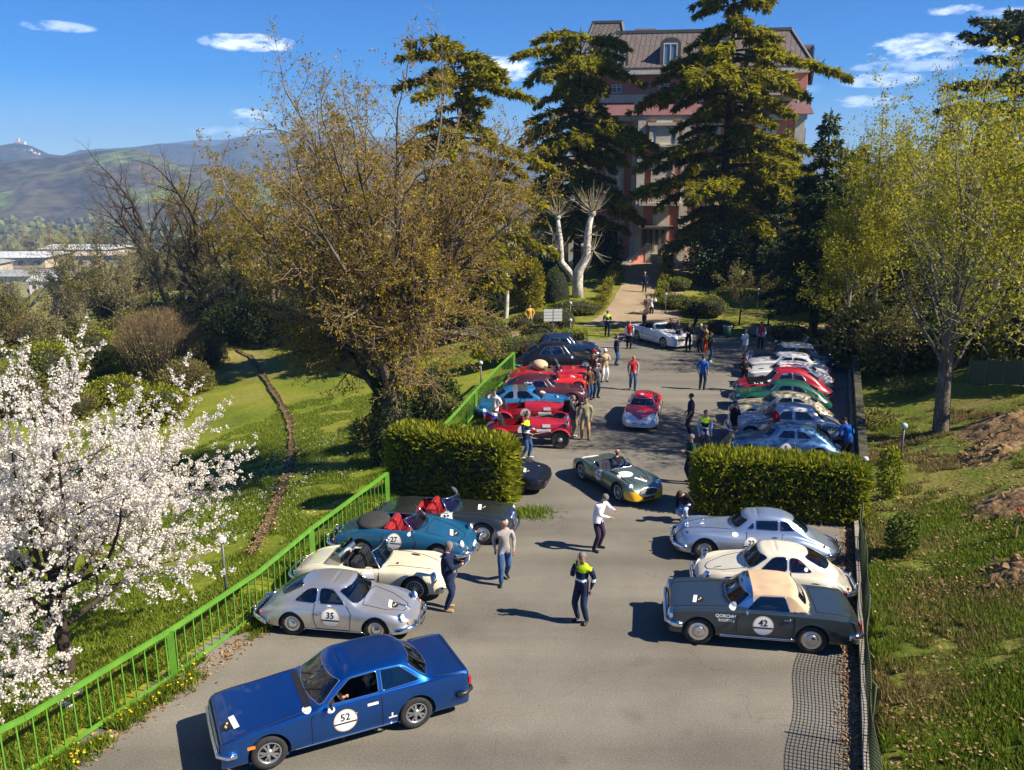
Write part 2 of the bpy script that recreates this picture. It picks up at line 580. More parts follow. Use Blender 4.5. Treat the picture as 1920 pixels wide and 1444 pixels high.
lot = [xy(KERB_S - 0.02, 1.0), xy(KERB_S - 0.02, 50), (20.4, 53.6), (16.0, 55.3), (14.2, 57.2), (11.4, 60.2), (8.6, 61.5), (6.6, 60.4), (4.3, 57.5), (1.0, 58.0),
  (-4.0, 60.0), (-10, 63), (-16, 68), (-18, 66.5), (-10.5, 60.5), (-4.5, 57.3), (-0.2, 54.0), (2.0, 51.5), (0.9, 47.5), (0.0, 45.0)]
# ragged left edge beside the fence
ts = np.arange(44, 1, -0.7)
for t in ts:
 s0 = FENCE_S + 0.42 - 2.3 * float(smooth01((t - 29) / 8.0)) + 0.35 * (float(noise2(np.array([t * 0.8]), np.array([3.0]), 5)[0]) - 0.5)
 lot.append(xy(s0, t))
tag(flat_poly('car_park', lot, M_ASPH), kind='structure')
# path up to the villa, following the land
pc = [(8.2, 59.0, 3.2), (9.6, 63, 2.9), (11.0, 69, 2.7), (12.6, 76, 2.6), (14.0, 82, 3.0), (14.9, 86, 5.0), (15.3, 88.5, 8.0)]
V, F = [], []
pc2 = []
for i in range(len(pc) - 1):
 for k in range(6):
  f = k / 6
  pc2.append(tuple(pc[i][j] * (1 - f) + pc[i + 1][j] * f for j in range(3)))
pc2.append(pc[-1])
W_ = np.linspace(-1, 1, 7)
PX = np.array([[p[0] + w * p[2] + (0.3 * (float(noise2(np.array([p[1] * .7]), np.array([w * 3]), 9)[0]) - .5) if abs(w) == 1 else 0) for w in W_] for p in pc2])
PY = np.array([[p[1] - 0.12 * w * p[2] for w in W_] for p in pc2])
tag(sheet('gravel_path', PX, PY, land(PX, PY) + 0.05, np.ones((len(pc2) - 1, 6), bool), M_PATH), kind='structure')
# pale dirt track over the park on the right
PX = np.array([[16 + 0.0 * w + i * 3.0 for w in W_] for i in range(12)])
PY = np.array([[57.6 + 1.5 * w + 0.10 * i + 0.25 * math.sin(i) for w in W_] for i in range(12)])
tag(sheet('dirt_track', PX, PY, land(PX, PY) + 0.06, np.ones((11, 6), bool), M_PATH), kind='structure')
# kerb of the bank: low concrete kerb stones, each one a piece
kerb = empty('kerb', (*xy(KERB_S + 0.1, 25), 0.0), math.atan2(AX.y, AX.x))
tag(kerb, 'low weathered concrete kerb running along the foot of the grassy bank', 'kerb')
kmb = MB().box((0, 0, 0.06), (0.985, 0.12, 0.30))
k0 = kmb.build('kerb_stone', M_CONC, kerb)
for i in range(44):
 o = k0 if i == 0 else k0.copy()
 if i: COL.objects.link(o); o.parent = kerb
 o.location = (-18 + i * 1.0, R0.normal(0, 0.008), R0.normal(0, 0.01))
 o.rotation_euler = (0, 0, R0.normal(0, 0.006))
# lawn gully: a strip of bare earth and leaves down the left lawn
M_GULLY = ramp_mat('gully_earth', [(0.3, (0.04, 0.03, 0.012)), (0.5, (0.11, 0.085, 0.035)), (0.7, (0.21, 0.15, 0.075))], scale=3, rough=0.95, bump=0.9, bscale=12, scale2=16, mix2=(0.6, 1.2))
gp = [spot(*p) for p in ((475, 1040), (505, 985), (530, 920), (548, 850), (545, 795), (525, 755), (500, 715), (470, 670), (440, 655), (405, 668))]
GX, GY = [], []
for i in range(len(gp) - 1):
 for k in range(5):
  f = k / 5
  p = gp[i].lerp(gp[i + 1], f)
  d = (gp[i + 1] - gp[i]).normalized()
  wd = 0.02 + 0.26 * float(noise2(np.array([p.y * 1.3]), np.array([p.x]), 4)[0])
  GX.append([p.x + d.y * w * wd for w in (-1, -.5, 0, .5, 1)]); GY.append([p.y - d.x * w * wd for w in (-1, -.5, 0, .5, 1)])
GX, GY = np.array(GX), np.array(GY)
GZ = land(GX, GY) + 0.11 + np.array([0.03, 0.0, -0.03, 0.0, 0.03])[None, :]
tag(sheet('lawn_gully', GX, GY, GZ, np.ones((len(GX) - 1, 4), bool), M_GULLY), kind='structure')
# ------------------------------------------------------------------ the valley floor, far off
M_VALLEY = ramp_mat('valley_fields', [(0.30, (0.045, 0.045, 0.020)), (0.42, (0.10, 0.085, 0.040)), (0.52, (0.075, 0.10, 0.022)), (0.62, (0.15, 0.13, 0.055)), (0.72, (0.09, 0.11, 0.03))],
     scale=0.006, rough=1.0, detail=5, scale2=0.05, mix2=(0.6, 1.15), bump=0)
vx = np.concatenate([-np.geomspace(5200, 40, 60), np.linspace(-30, 30, 8), np.geomspace(40, 5200, 50)])
vy = np.concatenate([np.linspace(-300, 100, 12), np.geomspace(110, 5600, 80)])
X, Y = np.meshgrid(vx, vy, indexing='ij')
Z = land(X, Y) - 0.7
inner = (X[:-1, :-1] > -60) & (X[1:, 1:] < 62) & (Y[:-1, :-1] > 5) & (Y[1:, 1:] < 130)
Z = Z - 1.5 * ((X > -58) & (X < 60) & (Y > 6) & (Y < 128)) + np.clip((Y - 500) / 500, 0, 1) * 4 * (noise2(X / 130, Y / 130, 2) - 0.5)
tag(sheet('valley', X, Y, Z, ~inner, M_VALLEY), kind='structure')
def hill(ridge, D, depth, m, base=-56.0, seed=1, bumpy=8.0, back=600):
 """a range of hills from its skyline: (pixel x, pixel y) points at the distance D, sloping down towards us"""
 rx = np.array([p[0] for p in ridge], float); ry = np.array([p[1] for p in ridge], float)
 px = np.linspace(rx[0], rx[-1], 190)
 py = np.interp(px, rx, ry)
 q = [at_dist(a_, b_, D) for a_, b_ in zip(px, py)]
 Xr = np.array([v.x for v in q])
 Zr = np.array([v.z for v in q])
 f = np.concatenate([np.linspace(0, 1, 34), [1.3, 1.7]])
 Yg = D - depth * (1 - f)
 Yg = np.where(f > 1, D + back * (f - 1), Yg)
 X = np.repeat(Xr[:, None], len(f), 1) * (Yg[None, :] / D)
 Y = np.repeat(Yg[None, :], len(px), 0)
 prof = np.where(f <= 1, np.sin(np.clip(f, 0, 1) * PI / 2) ** 1.25, np.maximum(0, 1 - (f - 1) * 1.4))
 Z = base + (Zr[:, None] - base) * prof[None, :]
 w = np.sin(np.clip(f, 0, 1) * PI)[None, :]
 Z = Z + (noise2(X / (depth * .22), Y / (depth * .22), seed) - 0.5) * bumpy * 5 * w + (noise2(X / 22, Y / 22, seed + 4, 2) - 0.5) * bumpy * 0.8 * np.minimum(1, w + 0.5)
 return tag(sheet('hill', X, Y, Z, np.ones((len(px) - 1, len(f) - 1), bool), m), kind='structure')
M_HILLN = ramp_mat('hill_woods', [(0.32, (0.020, 0.021, 0.014)), (0.46, (0.058, 0.046, 0.034)), (0.54, (0.088, 0.072, 0.044)), (0.60, (0.10, 0.14, 0.035)), (0.66, (0.20, 0.18, 0.09)), (0.72, (0.055, 0.045, 0.03))],
     scale=0.0042, rough=1.0, detail=9, nrough=0.66, scale2=0.045, mix2=(0.35, 1.5))
M_HILLF = ramp_mat('hill_far_woods', [(0.35, (0.035, 0.034, 0.028)), (0.55, (0.07, 0.06, 0.04)), (0.63, (0.11, 0.13, 0.05)), (0.75, (0.22, 0.19, 0.11))],
     scale=0.0026, rough=1.0, detail=8, scale2=0.03, mix2=(0.45, 1.4))
hill([(-900, 314), (-200, 306), (0, 303), (122, 295), (160, 288), (210, 281), (262, 282), (289, 291), (335, 309), (396, 311), (457, 322), (600, 330), (800, 333), (1000, 336), (1400, 338), (2000, 336), (2700, 334)], 1850, 430, M_HILLN, seed=3)
hill([(-900, 290), (-300, 285), (-40, 276), (0, 273), (34, 269), (62, 275), (91, 289), (125, 293), (170, 300)], 2900, 500, M_HILLF, seed=9)
hill([(120, 292), (150, 283), (250, 276), (326, 270), (396, 275), (408, 273), (438, 259), (457, 257), (487, 266), (560, 270), (640, 262), (760, 275), (900, 283), (1010, 290), (1200, 300)], 3700, 900, M_HILLF, seed=5)
hill([(60, 300), (268, 274), (359, 264), (420, 262), (470, 255), (520, 246), (600, 244), (700, 256), (850, 268), (960, 272), (1100, 285), (1500, 290), (1900, 285), (2600, 270)], 5600, 900, M_HILLF, seed=8)
# the air between: one closed box of thin haze
hz = bpy.data.meshes.new('haze')
hb = MB().box((0, 2850, 165), (14000, 7300, 454))
hz_o = hb.build('haze', [], None)
M_HAZE, n_, l_, b_ = new_mat('haze_air')
n_.remove(b_)
pv = n_.new('ShaderNodeVolumePrincipled')
pv.inputs['Color'].default_value = (0.34, 0.60, 1.0, 1)
pv.inputs['Density'].default_value = 0.00019
pv.inputs['Anisotropy'].default_value = 0.0
l_.new(pv.outputs[0], [x for x in n_ if x.type == 'OUTPUT_MATERIAL'][0].inputs['Volume'])
hz_o.data.materials.append(M_HAZE)
tag(hz_o, 'thin blue haze in the air over the valley', kind='stuff')
# ------------------------------------------------------------------ trees and shrubs
def tubes(S, sides, caps=False):
 """S: (n, 8) rows x0 y0 z0 x1 y1 z1 r0 r1 -> verts, quads"""
 S = np.asarray(S, float)
 n = len(S)
 P0, P1, r0, r1 = S[:, 0:3], S[:, 3:6], S[:, 6:7], S[:, 7:8]
 d = P1 - P0
 d = d / np.maximum(np.linalg.norm(d, axis=1, keepdims=True), 1e-9)
 ref = np.where(np.abs(d[:, 2:3]) < 0.9, np.array([[0, 0, 1.0]]), np.array([[1.0, 0, 0]]))
 u = np.cross(d, ref); u /= np.maximum(np.linalg.norm(u, axis=1, keepdims=True), 1e-9)
 v = np.cross(d, u)
 V = np.zeros((n, 2 * sides, 3))
 for k in range(sides):
  a = 2 * PI * k / sides
  off = u * math.cos(a) + v * math.sin(a)
  V[:, k] = P0 + off * r0
  V[:, sides + k] = P1 + off * r1 + d * r1 * 0.3
 k = np.arange(sides); k2 = (k + 1) % sides
 f = np.stack([k, k2, sides + k2, sides + k], -1)
 F = (np.arange(n) * 2 * sides)[:, None, None] + f[None]
 return V.reshape(-1, 3), F.reshape(-1, 4)
def cards(rng, P, D, length, width, tilt=0.5, roll=None, flat=0.0):
 """leaf shaped quads at P pointing along D (+ random), lengths and widths arrays or numbers; flat -> lie level"""
 n = len(P)
 D = D + rng.normal(0, tilt, (n, 3))
 D /= np.maximum(np.linalg.norm(D, axis=1, keepdims=True), 1e-9)
 R = rng.normal(0, 1, (n, 3))
 if flat: R = R * (1 - flat) + np.array([0, 0, 3.0]) * flat
 W = np.cross(D, R); W /= np.maximum(np.linalg.norm(W, axis=1, keepdims=True), 1e-9)
 L = (np.asarray(length) * rng.uniform(0.65, 1.35, n))[:, None]
 w = (np.asarray(width) * rng.uniform(0.7, 1.3, n))[:, None]
 V = np.stack([P, P + D * L * 0.5 + W * w * 0.5, P + D * L, P + D * L * 0.5 - W * w * 0.5], 1)
 return V.reshape(-1, 3), np.arange(4 * n).reshape(n, 4)
def merge(parts):
 """[(V, F, material index)] -> V, F, mi"""
 Vs, Fs, ms, b = [], [], [], 0
 for V, F, m in parts:
  if len(F) == 0: continue
  Vs.append(V); Fs.append(F + b); ms.append(np.full(len(F), m)); b += len(V)
 return np.concatenate(Vs), np.concatenate(Fs), np.concatenate(ms)
def rnd_dir(rng):
 v = rng.normal(0, 1, 3)
 return v / np.linalg.norm(v)
RMIN = 0.004
def grow(rng, base, d0, L0, r0, cfg):
 """cfg: list of levels; each dict(n, seg, len, ang, gnarl, trop, taper, start). Returns segments per level and tip points"""
 segs = [[] for _ in cfg]
 tips = []
 nr = rng.normal
 def br(p, d, L, r, lev):
  c = cfg[lev]
  ns = c['seg']
  step = L / ns
  pts = [(p, d, r)]
  rt = r * c.get('taper', 0.35)
  for i in range(ns):
   d = d + nr(0, c['gnarl'], 3)
   d[2] += c['trop']
   d = d / math.sqrt(d[0] * d[0] + d[1] * d[1] + d[2] * d[2])
   p2 = p + d * step
   r2 = r + (rt - r) * (i + 1) / ns if i == 0 else pts[0][2] + (rt - pts[0][2]) * (i + 1) / ns
   segs[lev].append((p[0], p[1], p[2], p2[0], p2[1], p2[2], pts[-1][2], r2))
   p = p2
   pts.append((p, d, r2))
  if lev + 1 >= len(cfg):
   for q in pts[1:]: tips.append((q[0][0], q[0][1], q[0][2], q[1][0], q[1][1], q[1][2]))
   return
  c2 = cfg[lev + 1]
  n = c2['n'] if isinstance(c2['n'], int) else int(rng.integers(c2['n'][0], c2['n'][1] + 1))
  az = rng.uniform(0, 2 * PI)
  for k in range(n):
   f = c2.get('start', 0.3) + (1 - c2.get('start', 0.3)) * ((k + rng.uniform(0.2, 0.8)) / n)
   x = f * ns
   i = min(int(x), ns - 1); g = x - i
   q = pts[i][0] * (1 - g) + pts[i + 1][0] * g
   dd = pts[i + 1][1]
   rr = pts[i][2] * (1 - g) + pts[i + 1][2] * g
   az += 2.4 + nr(0, 0.5)
   a = math.radians(c2['ang']) * rng.uniform(0.75, 1.25)
   o = np.cross(dd, np.array([0.3, 0.2, 1.0])); o = o / max(1e-6, math.sqrt((o * o).sum()))
   o2 = np.cross(dd, o)
   nd = dd * math.cos(a) + (o * math.cos(az) + o2 * math.sin(az)) * math.sin(a)
   lf = c2['len'] * rng.uniform(*c2.get('lvar', (0.7, 1.25))) * (1 - c2.get('apical', 0.35) * (f - 0.3))
   br(q, nd, L * lf, max(rr * c2.get('rr', 0.62), RMIN), lev + 1)
  if c.get('cont', True):
   br(p, d, L * cfg[lev + 1]['len'] * 0.9, pts[-1][2], lev + 1)
 br(np.array(base, float), np.array(d0, float) / np.linalg.norm(d0), L0, r0, 0)
 return [np.array(s) if s else np.zeros((0, 8)) for s in segs], np.array(tips) if tips else np.zeros((0, 6))
BARK = ramp_mat('bark_grey', [(0.3, (0.065, 0.052, 0.038)), (0.7, (0.24, 0.20, 0.15))], scale=4, rough=0.95, bump=0.8, bscale=14, stretch=(1, 1, 0.35), scale2=18, mix2=(0.6, 1.2))
BARK_D = ramp_mat('bark_dark', [(0.3, (0.025, 0.02, 0.015)), (0.7, (0.085, 0.065, 0.045))], scale=4, rough=0.95, bump=0.8, bscale=14, stretch=(1, 1, 0.35))
BARK_W = ramp_mat('bark_white', [(0.3, (0.30, 0.27, 0.22)), (0.5, (0.52, 0.49, 0.43)), (0.7, (0.66, 0.63, 0.57))], scale=3.5, rough=0.9, bump=0.5, bscale=9, scale2=7, mix2=(0.75, 1.1))
BARK_P = ramp_mat('bark_pale', [(0.3, (0.16, 0.14, 0.11)), (0.7, (0.36, 0.32, 0.26))], scale=3, rough=0.9, bump=0.5, bscale=12)
TWIG = ramp_mat('twig_brown', [(0.3, (0.13, 0.085, 0.05)), (0.7, (0.34, 0.235, 0.135))], scale=2.5, rough=0.95)
TWIG_D = ramp_mat('twig_dark', [(0.3, (0.035, 0.026, 0.02)), (0.7, (0.11, 0.08, 0.055))], scale=2.5, rough=0.95)
TWIG_P = ramp_mat('twig_pale', [(0.3, (0.22, 0.185, 0.12)), (0.7, (0.42, 0.37, 0.26))], scale=2.5, rough=0.95)
L_BUD = leaf_mat('leaf_budding', [(0.0, (0.17, 0.085, 0.014)), (0.3, (0.32, 0.205, 0.014)), (0.7, (0.41, 0.325, 0.014)), (1.0, (0.28, 0.28, 0.014))], 0.45)
L_SPRING = leaf_mat('leaf_spring', [(0.0, (0.20, 0.21, 0.010)), (0.5, (0.36, 0.345, 0.014)), (1.0, (0.50, 0.43, 0.022))], 0.5)
L_CEDAR = leaf_mat('needle_cedar', [(0.0, (0.055, 0.072, 0.010)), (0.3, (0.17, 0.17, 0.010)), (0.65, (0.31, 0.285, 0.012)), (1.0, (0.42, 0.355, 0.016))], 0.6)
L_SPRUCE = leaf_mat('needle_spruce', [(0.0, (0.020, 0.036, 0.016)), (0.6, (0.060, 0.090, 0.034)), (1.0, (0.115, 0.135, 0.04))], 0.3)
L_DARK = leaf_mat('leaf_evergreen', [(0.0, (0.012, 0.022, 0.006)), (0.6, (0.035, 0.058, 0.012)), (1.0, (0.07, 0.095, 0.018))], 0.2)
L_HEDGE = leaf_mat('leaf_hedge', [(0.0, (0.05, 0.085, 0.006)), (0.35, (0.16, 0.20, 0.010)), (0.75, (0.30, 0.31, 0.014)), (1.0, (0.42, 0.37, 0.022))], 0.4)
L_YEL = leaf_mat('leaf_yellow', [(0.0, (0.10, 0.095, 0.008)), (0.6, (0.25, 0.23, 0.012)), (1.0, (0.38, 0.32, 0.016))], 0.4)
L_OLIVE = leaf_mat('leaf_olive', [(0.0, (0.055, 0.062, 0.014)), (0.5, (0.14, 0.135, 0.024)), (1.0, (0.25, 0.215, 0.05))], 0.3)
L_BEIGE = leaf_mat('leaf_beige', [(0.0, (0.12, 0.105, 0.035)), (0.5, (0.22, 0.20, 0.07)), (1.0, (0.36, 0.32, 0.17))], 0.35)
L_BLOSSOM = leaf_mat('blossom_white', [(0.0, (0.62, 0.53, 0.44)), (0.25, (0.82, 0.77, 0.69)), (1.0, (0.90, 0.86, 0.79))], 0.42)
L_BOX = leaf_mat('leaf_box', [(0.0, (0.025, 0.045, 0.006)), (0.5, (0.075, 0.115, 0.010)), (1.0, (0.15, 0.185, 0.014))], 0.25)
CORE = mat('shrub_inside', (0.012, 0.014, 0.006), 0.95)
def put_tree(name, label, segs, sides, leafparts, bark, twig, split=2, group=None, cat='tree', loc=(0, 0, 0)):
 """trunk = first 'split' levels, crown = the finer twigs and the leaves"""
 root = empty(name, tuple(loc))
 tag(root, label, cat, group)
 off = np.array(loc)
 pt = []
 for lv in range(min(split, len(segs))):
  if len(segs[lv]):
   V, F = tubes(segs[lv], sides[lv]); pt.append((V - off, F, 0))
 if pt:
  V, F, mi = merge(pt)
  mesh_np('trunk', V, F, bark, root, smooth=True)
 pc = []
 for lv in range(split, len(segs)):
  if len(segs[lv]):
   V, F = tubes(segs[lv], sides[lv]); pc.append((V - off, F, 0))
 mats = [twig]
 for V, F, m in leafparts:
  if m not in mats: mats.append(m)
  pc.append((V - off, F, mats.index(m)))
 if pc:
  V, F, mi = merge(pc)
  mesh_np('crown', V, F, mats, root, mi=mi)
 return root
def bare_cfg(l1=5, l2=6, l3=6, l4=5, gn=0.12, up=0.05):
 return [dict(seg=7, gnarl=0.05, trop=0.02, taper=0.45),
   dict(n=l1, seg=7, len=0.62, ang=42, gnarl=gn, trop=up, start=0.35, rr=0.62, taper=0.3),
   dict(n=l2, seg=6, len=0.50, ang=45, gnarl=gn * 1.2, trop=up, start=0.25, rr=0.6, taper=0.35),
   dict(n=l3, seg=4, len=0.45, ang=45, gnarl=gn * 1.3, trop=up * 0.5, start=0.2, rr=0.55, taper=0.4),
   dict(n=l4, seg=3, len=0.48, ang=42, gnarl=gn * 1.4, trop=up * 0.5, start=0.2, rr=0.6, taper=0.5)]
def tip_leaves(rng, tips, frac, per, spread, L, W, tilt=0.9, dropz=0.0):
 k = rng.random(len(tips)) < frac
 T = np.repeat(tips[k], per, 0)
 P = T[:, :3] + rng.normal(0, spread, (len(T), 3))
 D = T[:, 3:] * 0.5 + np.array([0, 0, -dropz])
 return cards(rng, P, D, L, W, tilt)
# ------------------------------------------------------------------ cedars and other conifers
def plates(rng, base, H, z0, zr, n, droop, tiers, card_n, L=0.42, W=0.10, trunk_r=0.4, bent=None, rise=0.12, cone=1.0, fringe=0.75, prof=None, lean=(0, 0)):
 """a conifer of flat tiers: branches leave the trunk in all directions and carry level sprays of needles.
 zr(f) gives the branch length at the height fraction f"""
 base = np.array(base, float)
 segs_t, segs_b, P, D = [], [], [], []
 def axis(z):
  f = z / H
  o = np.array([lean[0] * f, lean[1] * f, z])
  if bent and f > bent[0]:
   g = (f - bent[0]) / (1 - bent[0])
   o = o + np.array(bent[1]) * g * g
  return base + o
 N = 14
 for i in range(N):
  a, b = axis(H * i / N), axis(H * (i + 1) / N)
  segs_t.append((*a, *b, trunk_r * (1 - 0.93 * i / N), trunk_r * (1 - 0.93 * (i + 1) / N)))
 az = rng.uniform(0, 6)
 hs = np.sort(rng.uniform(z0, 0.985, tiers))
 for f in hs:
  L_b = zr(f) * rng.uniform(0.50, 1.22)
  if L_b < 0.25: continue
  az += 2.39996 + rng.normal(0, 0.35)
  up = rise + 0.55 * max(0, f - 0.75) * 2 * cone
  p = axis(H * f)
  d = np.array([math.cos(az), math.sin(az), up])
  ns = 6
  pts = [p]
  for i in range(ns):
   d = d + np.array([rng.normal(0, 0.07), rng.normal(0, 0.07), -droop / ns])
   d /= np.linalg.norm(d)
   pts.append(pts[-1] + d * L_b / ns)
  rb = min(trunk_r * 0.42, 0.02 + 0.017 * L_b) * (1 if f < .8 else .6)
  for i in range(ns):
   segs_b.append((*pts[i], *pts[i + 1], rb * (1 - 0.85 * i / ns), rb * (1 - 0.85 * (i + 1) / ns)))
  m = int(card_n * L_b * (0.75 + 0.25 * L_b / 3))
  if m < 4: m = 4
  nt = max(5, int(L_b * 6.0))
  for k in range(nt):
   g = rng.uniform(0.18, 1.0)
   x = g * ns; i = min(int(x), ns - 1); h = x - i
   q = pts[i] * (1 - h) + pts[i + 1] * h
   dd = pts[i + 1] - pts[i]; dd = dd / np.linalg.norm(dd)
   side = np.array([-dd[1], dd[0], 0.0]); side /= max(1e-6, np.linalg.norm(side))
   sg = rng.choice([-1, 1])
   wl = (0.12 + 0.34 * L_b * (1.08 - g)) * rng.uniform(0.6, 1.2) * (0.55 if g < 0.3 else 1)
   td = dd * 0.75 + side * sg * 0.85 + np.array([0, 0, rng.normal(-0.02, 0.08)])
   td /= np.linalg.norm(td)
   c = max(3, int(m / nt))
   u = rng.uniform(0, 1, c) ** 0.8
   sag = np.stack([np.zeros(c), np.zeros(c), -0.16 * wl * u * u], -1)
   pp = q + td[None] * (u * wl)[:, None] + sag + rng.normal(0, 0.035, (c, 3))
   P.append(pp)
   D.append(np.repeat(td[None], c, 0) * 0.8 + np.array([0, 0, -fringe]) * rng.uniform(0, 1, (c, 1)))
 P, D = np.concatenate(P), np.concatenate(D)
 V, F = cards(rng, P, D, L, W, 0.34, flat=0.32)
 return [np.array(segs_t), np.array(segs_b)], (V, F)
def conifer(name, label, base, H, rmax, rng, kind='cedar', leaf=None, tiers=90, card_n=120, L=0.45, W=0.11, z0=0.12, bent=None, group=None, trunk_r=0.4, rise=0.1, lean=(0, 0), droop=0.45, top=0.35):
 if kind == 'cedar':
  zr = lambda f: rmax * (1.0 if f < 0.55 else 1 - (1 - top) * ((f - 0.55) / 0.45) ** 1.2) * (0.75 + 0.25 * math.sin(f * 23.0))
 elif kind == 'flat':
  zr = lambda f: rmax * (0.55 + 0.45 * math.sin(min(1, (f - z0) / (1 - z0) * 1.15) * PI))
 else:
  zr = lambda f: rmax * (1 - f) ** 0.85 * (0.85 + 0.15 * math.sin(f * 40))
 segs, lv = plates(rng, base, H, z0, zr, 0, droop, tiers, card_n, L, W, trunk_r, bent, rise, lean=lean)
 return put_tree(name, label, segs, [9, 5], [(lv[0], lv[1], leaf or L_CEDAR)], BARK_D, BARK_D, split=2, group=group, loc=base)
# ------------------------------------------------------------------ shrubs and hedges
def ellipsoid_points(rng, n, r, shell=0.75):
 v = rng.normal(0, 1, (n, 3)); v /= np.linalg.norm(v, axis=1, keepdims=True)
 q = rng.uniform(shell ** 3, 1, n) ** (1 / 3)
 return v * q[:, None] * np.array(r)[None], v
def shrub(name, label, base, r, n, leaf, rng, L=0.10, W=0.05, shell=0.8, core=0.82, lumps=0, up=0.3, group=None, cat='shrub', flat_bottom=True, tilt=0.7, shape='ball', twigs=0, twigm=None):
 """a bush: many leaves through the outer part of a lumpy volume, and a dark inside"""
 root = empty(name, tuple(base))
 tag(root, label, cat, group)
 rx, ry, rz = r
 P, N = ellipsoid_points(rng, n, (1, 1, 1), shell)
 if shape == 'cone':
  z = rng.uniform(-1, 1, n) ; a = rng.uniform(0, 2 * PI, n)
  w = (1 - ((z + 1) / 2) ** 2.4) ** 0.5
  q = rng.uniform(shell, 1, n)
  P = np.stack([np.cos(a) * w * q, np.sin(a) * w * q, z], -1); N = np.stack([np.cos(a), np.sin(a), 0.5 * np.ones(n)], -1)
 if shape == 'box':
  P = rng.uniform(-1, 1, (n, 3)); k = rng.integers(0, 5, n)
  ax = np.array([0, 0, 1, 1, 2])[k]; sg = np.array([-1, 1, -1, 1, 1])[k]
  dep = 1 - np.abs(rng.normal(0, 0.06, n))
  P[np.arange(n), ax] = sg * dep
  N = np.zeros((n, 3)); N[np.arange(n), ax] = sg
  pr = np.abs(P) ** 6
  P = P / np.maximum(1, pr.sum(1) ** (1 / 6) * 0.97)[:, None]
 if lumps:
  nv = noise2((N[:, 0] + 2) * lumps + N[:, 2] * 2, (N[:, 1] + 2) * lumps + 7, int(rng.integers(99)), 3) - 0.5
  P = P * (1 + 0.7 * nv)[:, None]
 if flat_bottom: P[:, 2] = np.where(P[:, 2] < -0.9, -0.9 + 0.3 * rng.random(n), P[:, 2])
 P = P * np.array([[rx, ry, rz]]) + np.array([0, 0, rz * 0.92])
 V, F = cards(rng, P, N * 0.7 + np.array([0, 0, up]), L, W, tilt)
 parts = [(V, F, 0)]
 mats = [leaf]
 if twigs:
  a = rng.uniform(0, 2 * PI, twigs); f = rng.uniform(0.2, 1, twigs)
  e = np.stack([np.cos(a) * f * rx, np.sin(a) * f * ry, rz * (1.1 + 0.8 * np.sqrt(np.maximum(0, 1 - f * f)) * rng.uniform(.7, 1.1, twigs))], -1)
  b = e * np.array([[0.25, 0.25, 0.0]])
  m_ = b * 0.5 + e * 0.5 + np.array([0, 0, 0.1]) + rng.normal(0, 0.08, (twigs, 3))
  V, F = tubes(np.concatenate([np.concatenate([b, m_, np.full((twigs, 1), .014), np.full((twigs, 1), .010)], 1), np.concatenate([m_, e, np.full((twigs, 1), .010), np.full((twigs, 1), .004)], 1)]), 3)
  mats.append(twigm or TWIG); parts.append((V, F, len(mats) - 1))
 V, F, mi = merge(parts)
 mesh_np('foliage', V, F, mats, root, mi=mi)
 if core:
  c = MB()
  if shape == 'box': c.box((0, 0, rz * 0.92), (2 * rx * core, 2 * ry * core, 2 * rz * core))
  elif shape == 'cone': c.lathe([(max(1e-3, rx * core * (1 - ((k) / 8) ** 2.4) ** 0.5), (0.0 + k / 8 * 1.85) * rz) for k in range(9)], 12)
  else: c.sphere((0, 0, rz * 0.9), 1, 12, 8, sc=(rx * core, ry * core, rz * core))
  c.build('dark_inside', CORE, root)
 return root
# ------------------------------------------------------------------ the villa
def slate_mat():
 m, n, l, b = new_mat('roof_slates')
 b.inputs['Roughness'].default_value = 0.55
 tc = n.new('ShaderNodeTexCoord'); mp = n.new('ShaderNodeMapping')
 sp_ = n.new('ShaderNodeSeparateXYZ'); cb = n.new('ShaderNodeCombineXYZ')
 l.new(tc.outputs['Object'], sp_.inputs[0])
 ad = n.new('ShaderNodeMath'); ad.operation = 'ADD'
 l.new(sp_.outputs['X'], ad.inputs[0]); l.new(sp_.outputs['Y'], ad.inputs[1])
 l.new(ad.outputs[0], cb.inputs['X']); l.new(sp_.outputs['Z'], cb.inputs['Y'])
 mp.inputs['Rotation'].default_value = (0, 0, PI / 4)
 l.new(cb.outputs[0], mp.inputs[0])
 bk = n.new('ShaderNodeTexBrick')
 bk.offset = 0.0
 bk.inputs['Scale'].default_value = 1.0
 bk.inputs['Brick Width'].default_value = 0.36; bk.inputs['Row Height'].default_value = 0.36
 bk.inputs['Mortar Size'].default_value = 0.035; bk.inputs['Bias'].default_value = 0.0
 bk.inputs['Color1'].default_value = (0.135, 0.108, 0.098, 1); bk.inputs['Color2'].default_value = (0.175, 0.14, 0.125, 1); bk.inputs['Mortar'].default_value = (0.06, 0.048, 0.045, 1)
 l.new(mp.outputs[0], bk.inputs['Vector'])
 l.new(bk.outputs['Color'], b.inputs['Base Color'])
 bp = n.new('ShaderNodeBump'); bp.inputs['Strength'].default_value = 0.4; bp.inputs['Distance'].default_value = 0.03
 l.new(bk.outputs['Fac'], bp.inputs['Height']); bp.invert = True
 l.new(bp.outputs[0], b.inputs['Normal'])
 return m
M_SLATE = slate_mat()
M_PINK = ramp_mat('pink_brick', [(0.3, (0.54, 0.20, 0.16)), (0.7, (0.66, 0.29, 0.235))], scale=0.5, rough=0.9, scale2=9, mix2=(0.85, 1.1), bump=0.2, bscale=8)
M_STONE = ramp_mat('pale_stone', [(0.3, (0.60, 0.56, 0.48)), (0.7, (0.74, 0.70, 0.62))], scale=0.6, rough=0.9, scale2=6, mix2=(0.82, 1.08), bump=0.2, bscale=8)
M_GSTONE = ramp_mat('grey_stone', [(0.3, (0.24, 0.23, 0.21)), (0.7, (0.36, 0.345, 0.31))], scale=0.8, rough=0.9)
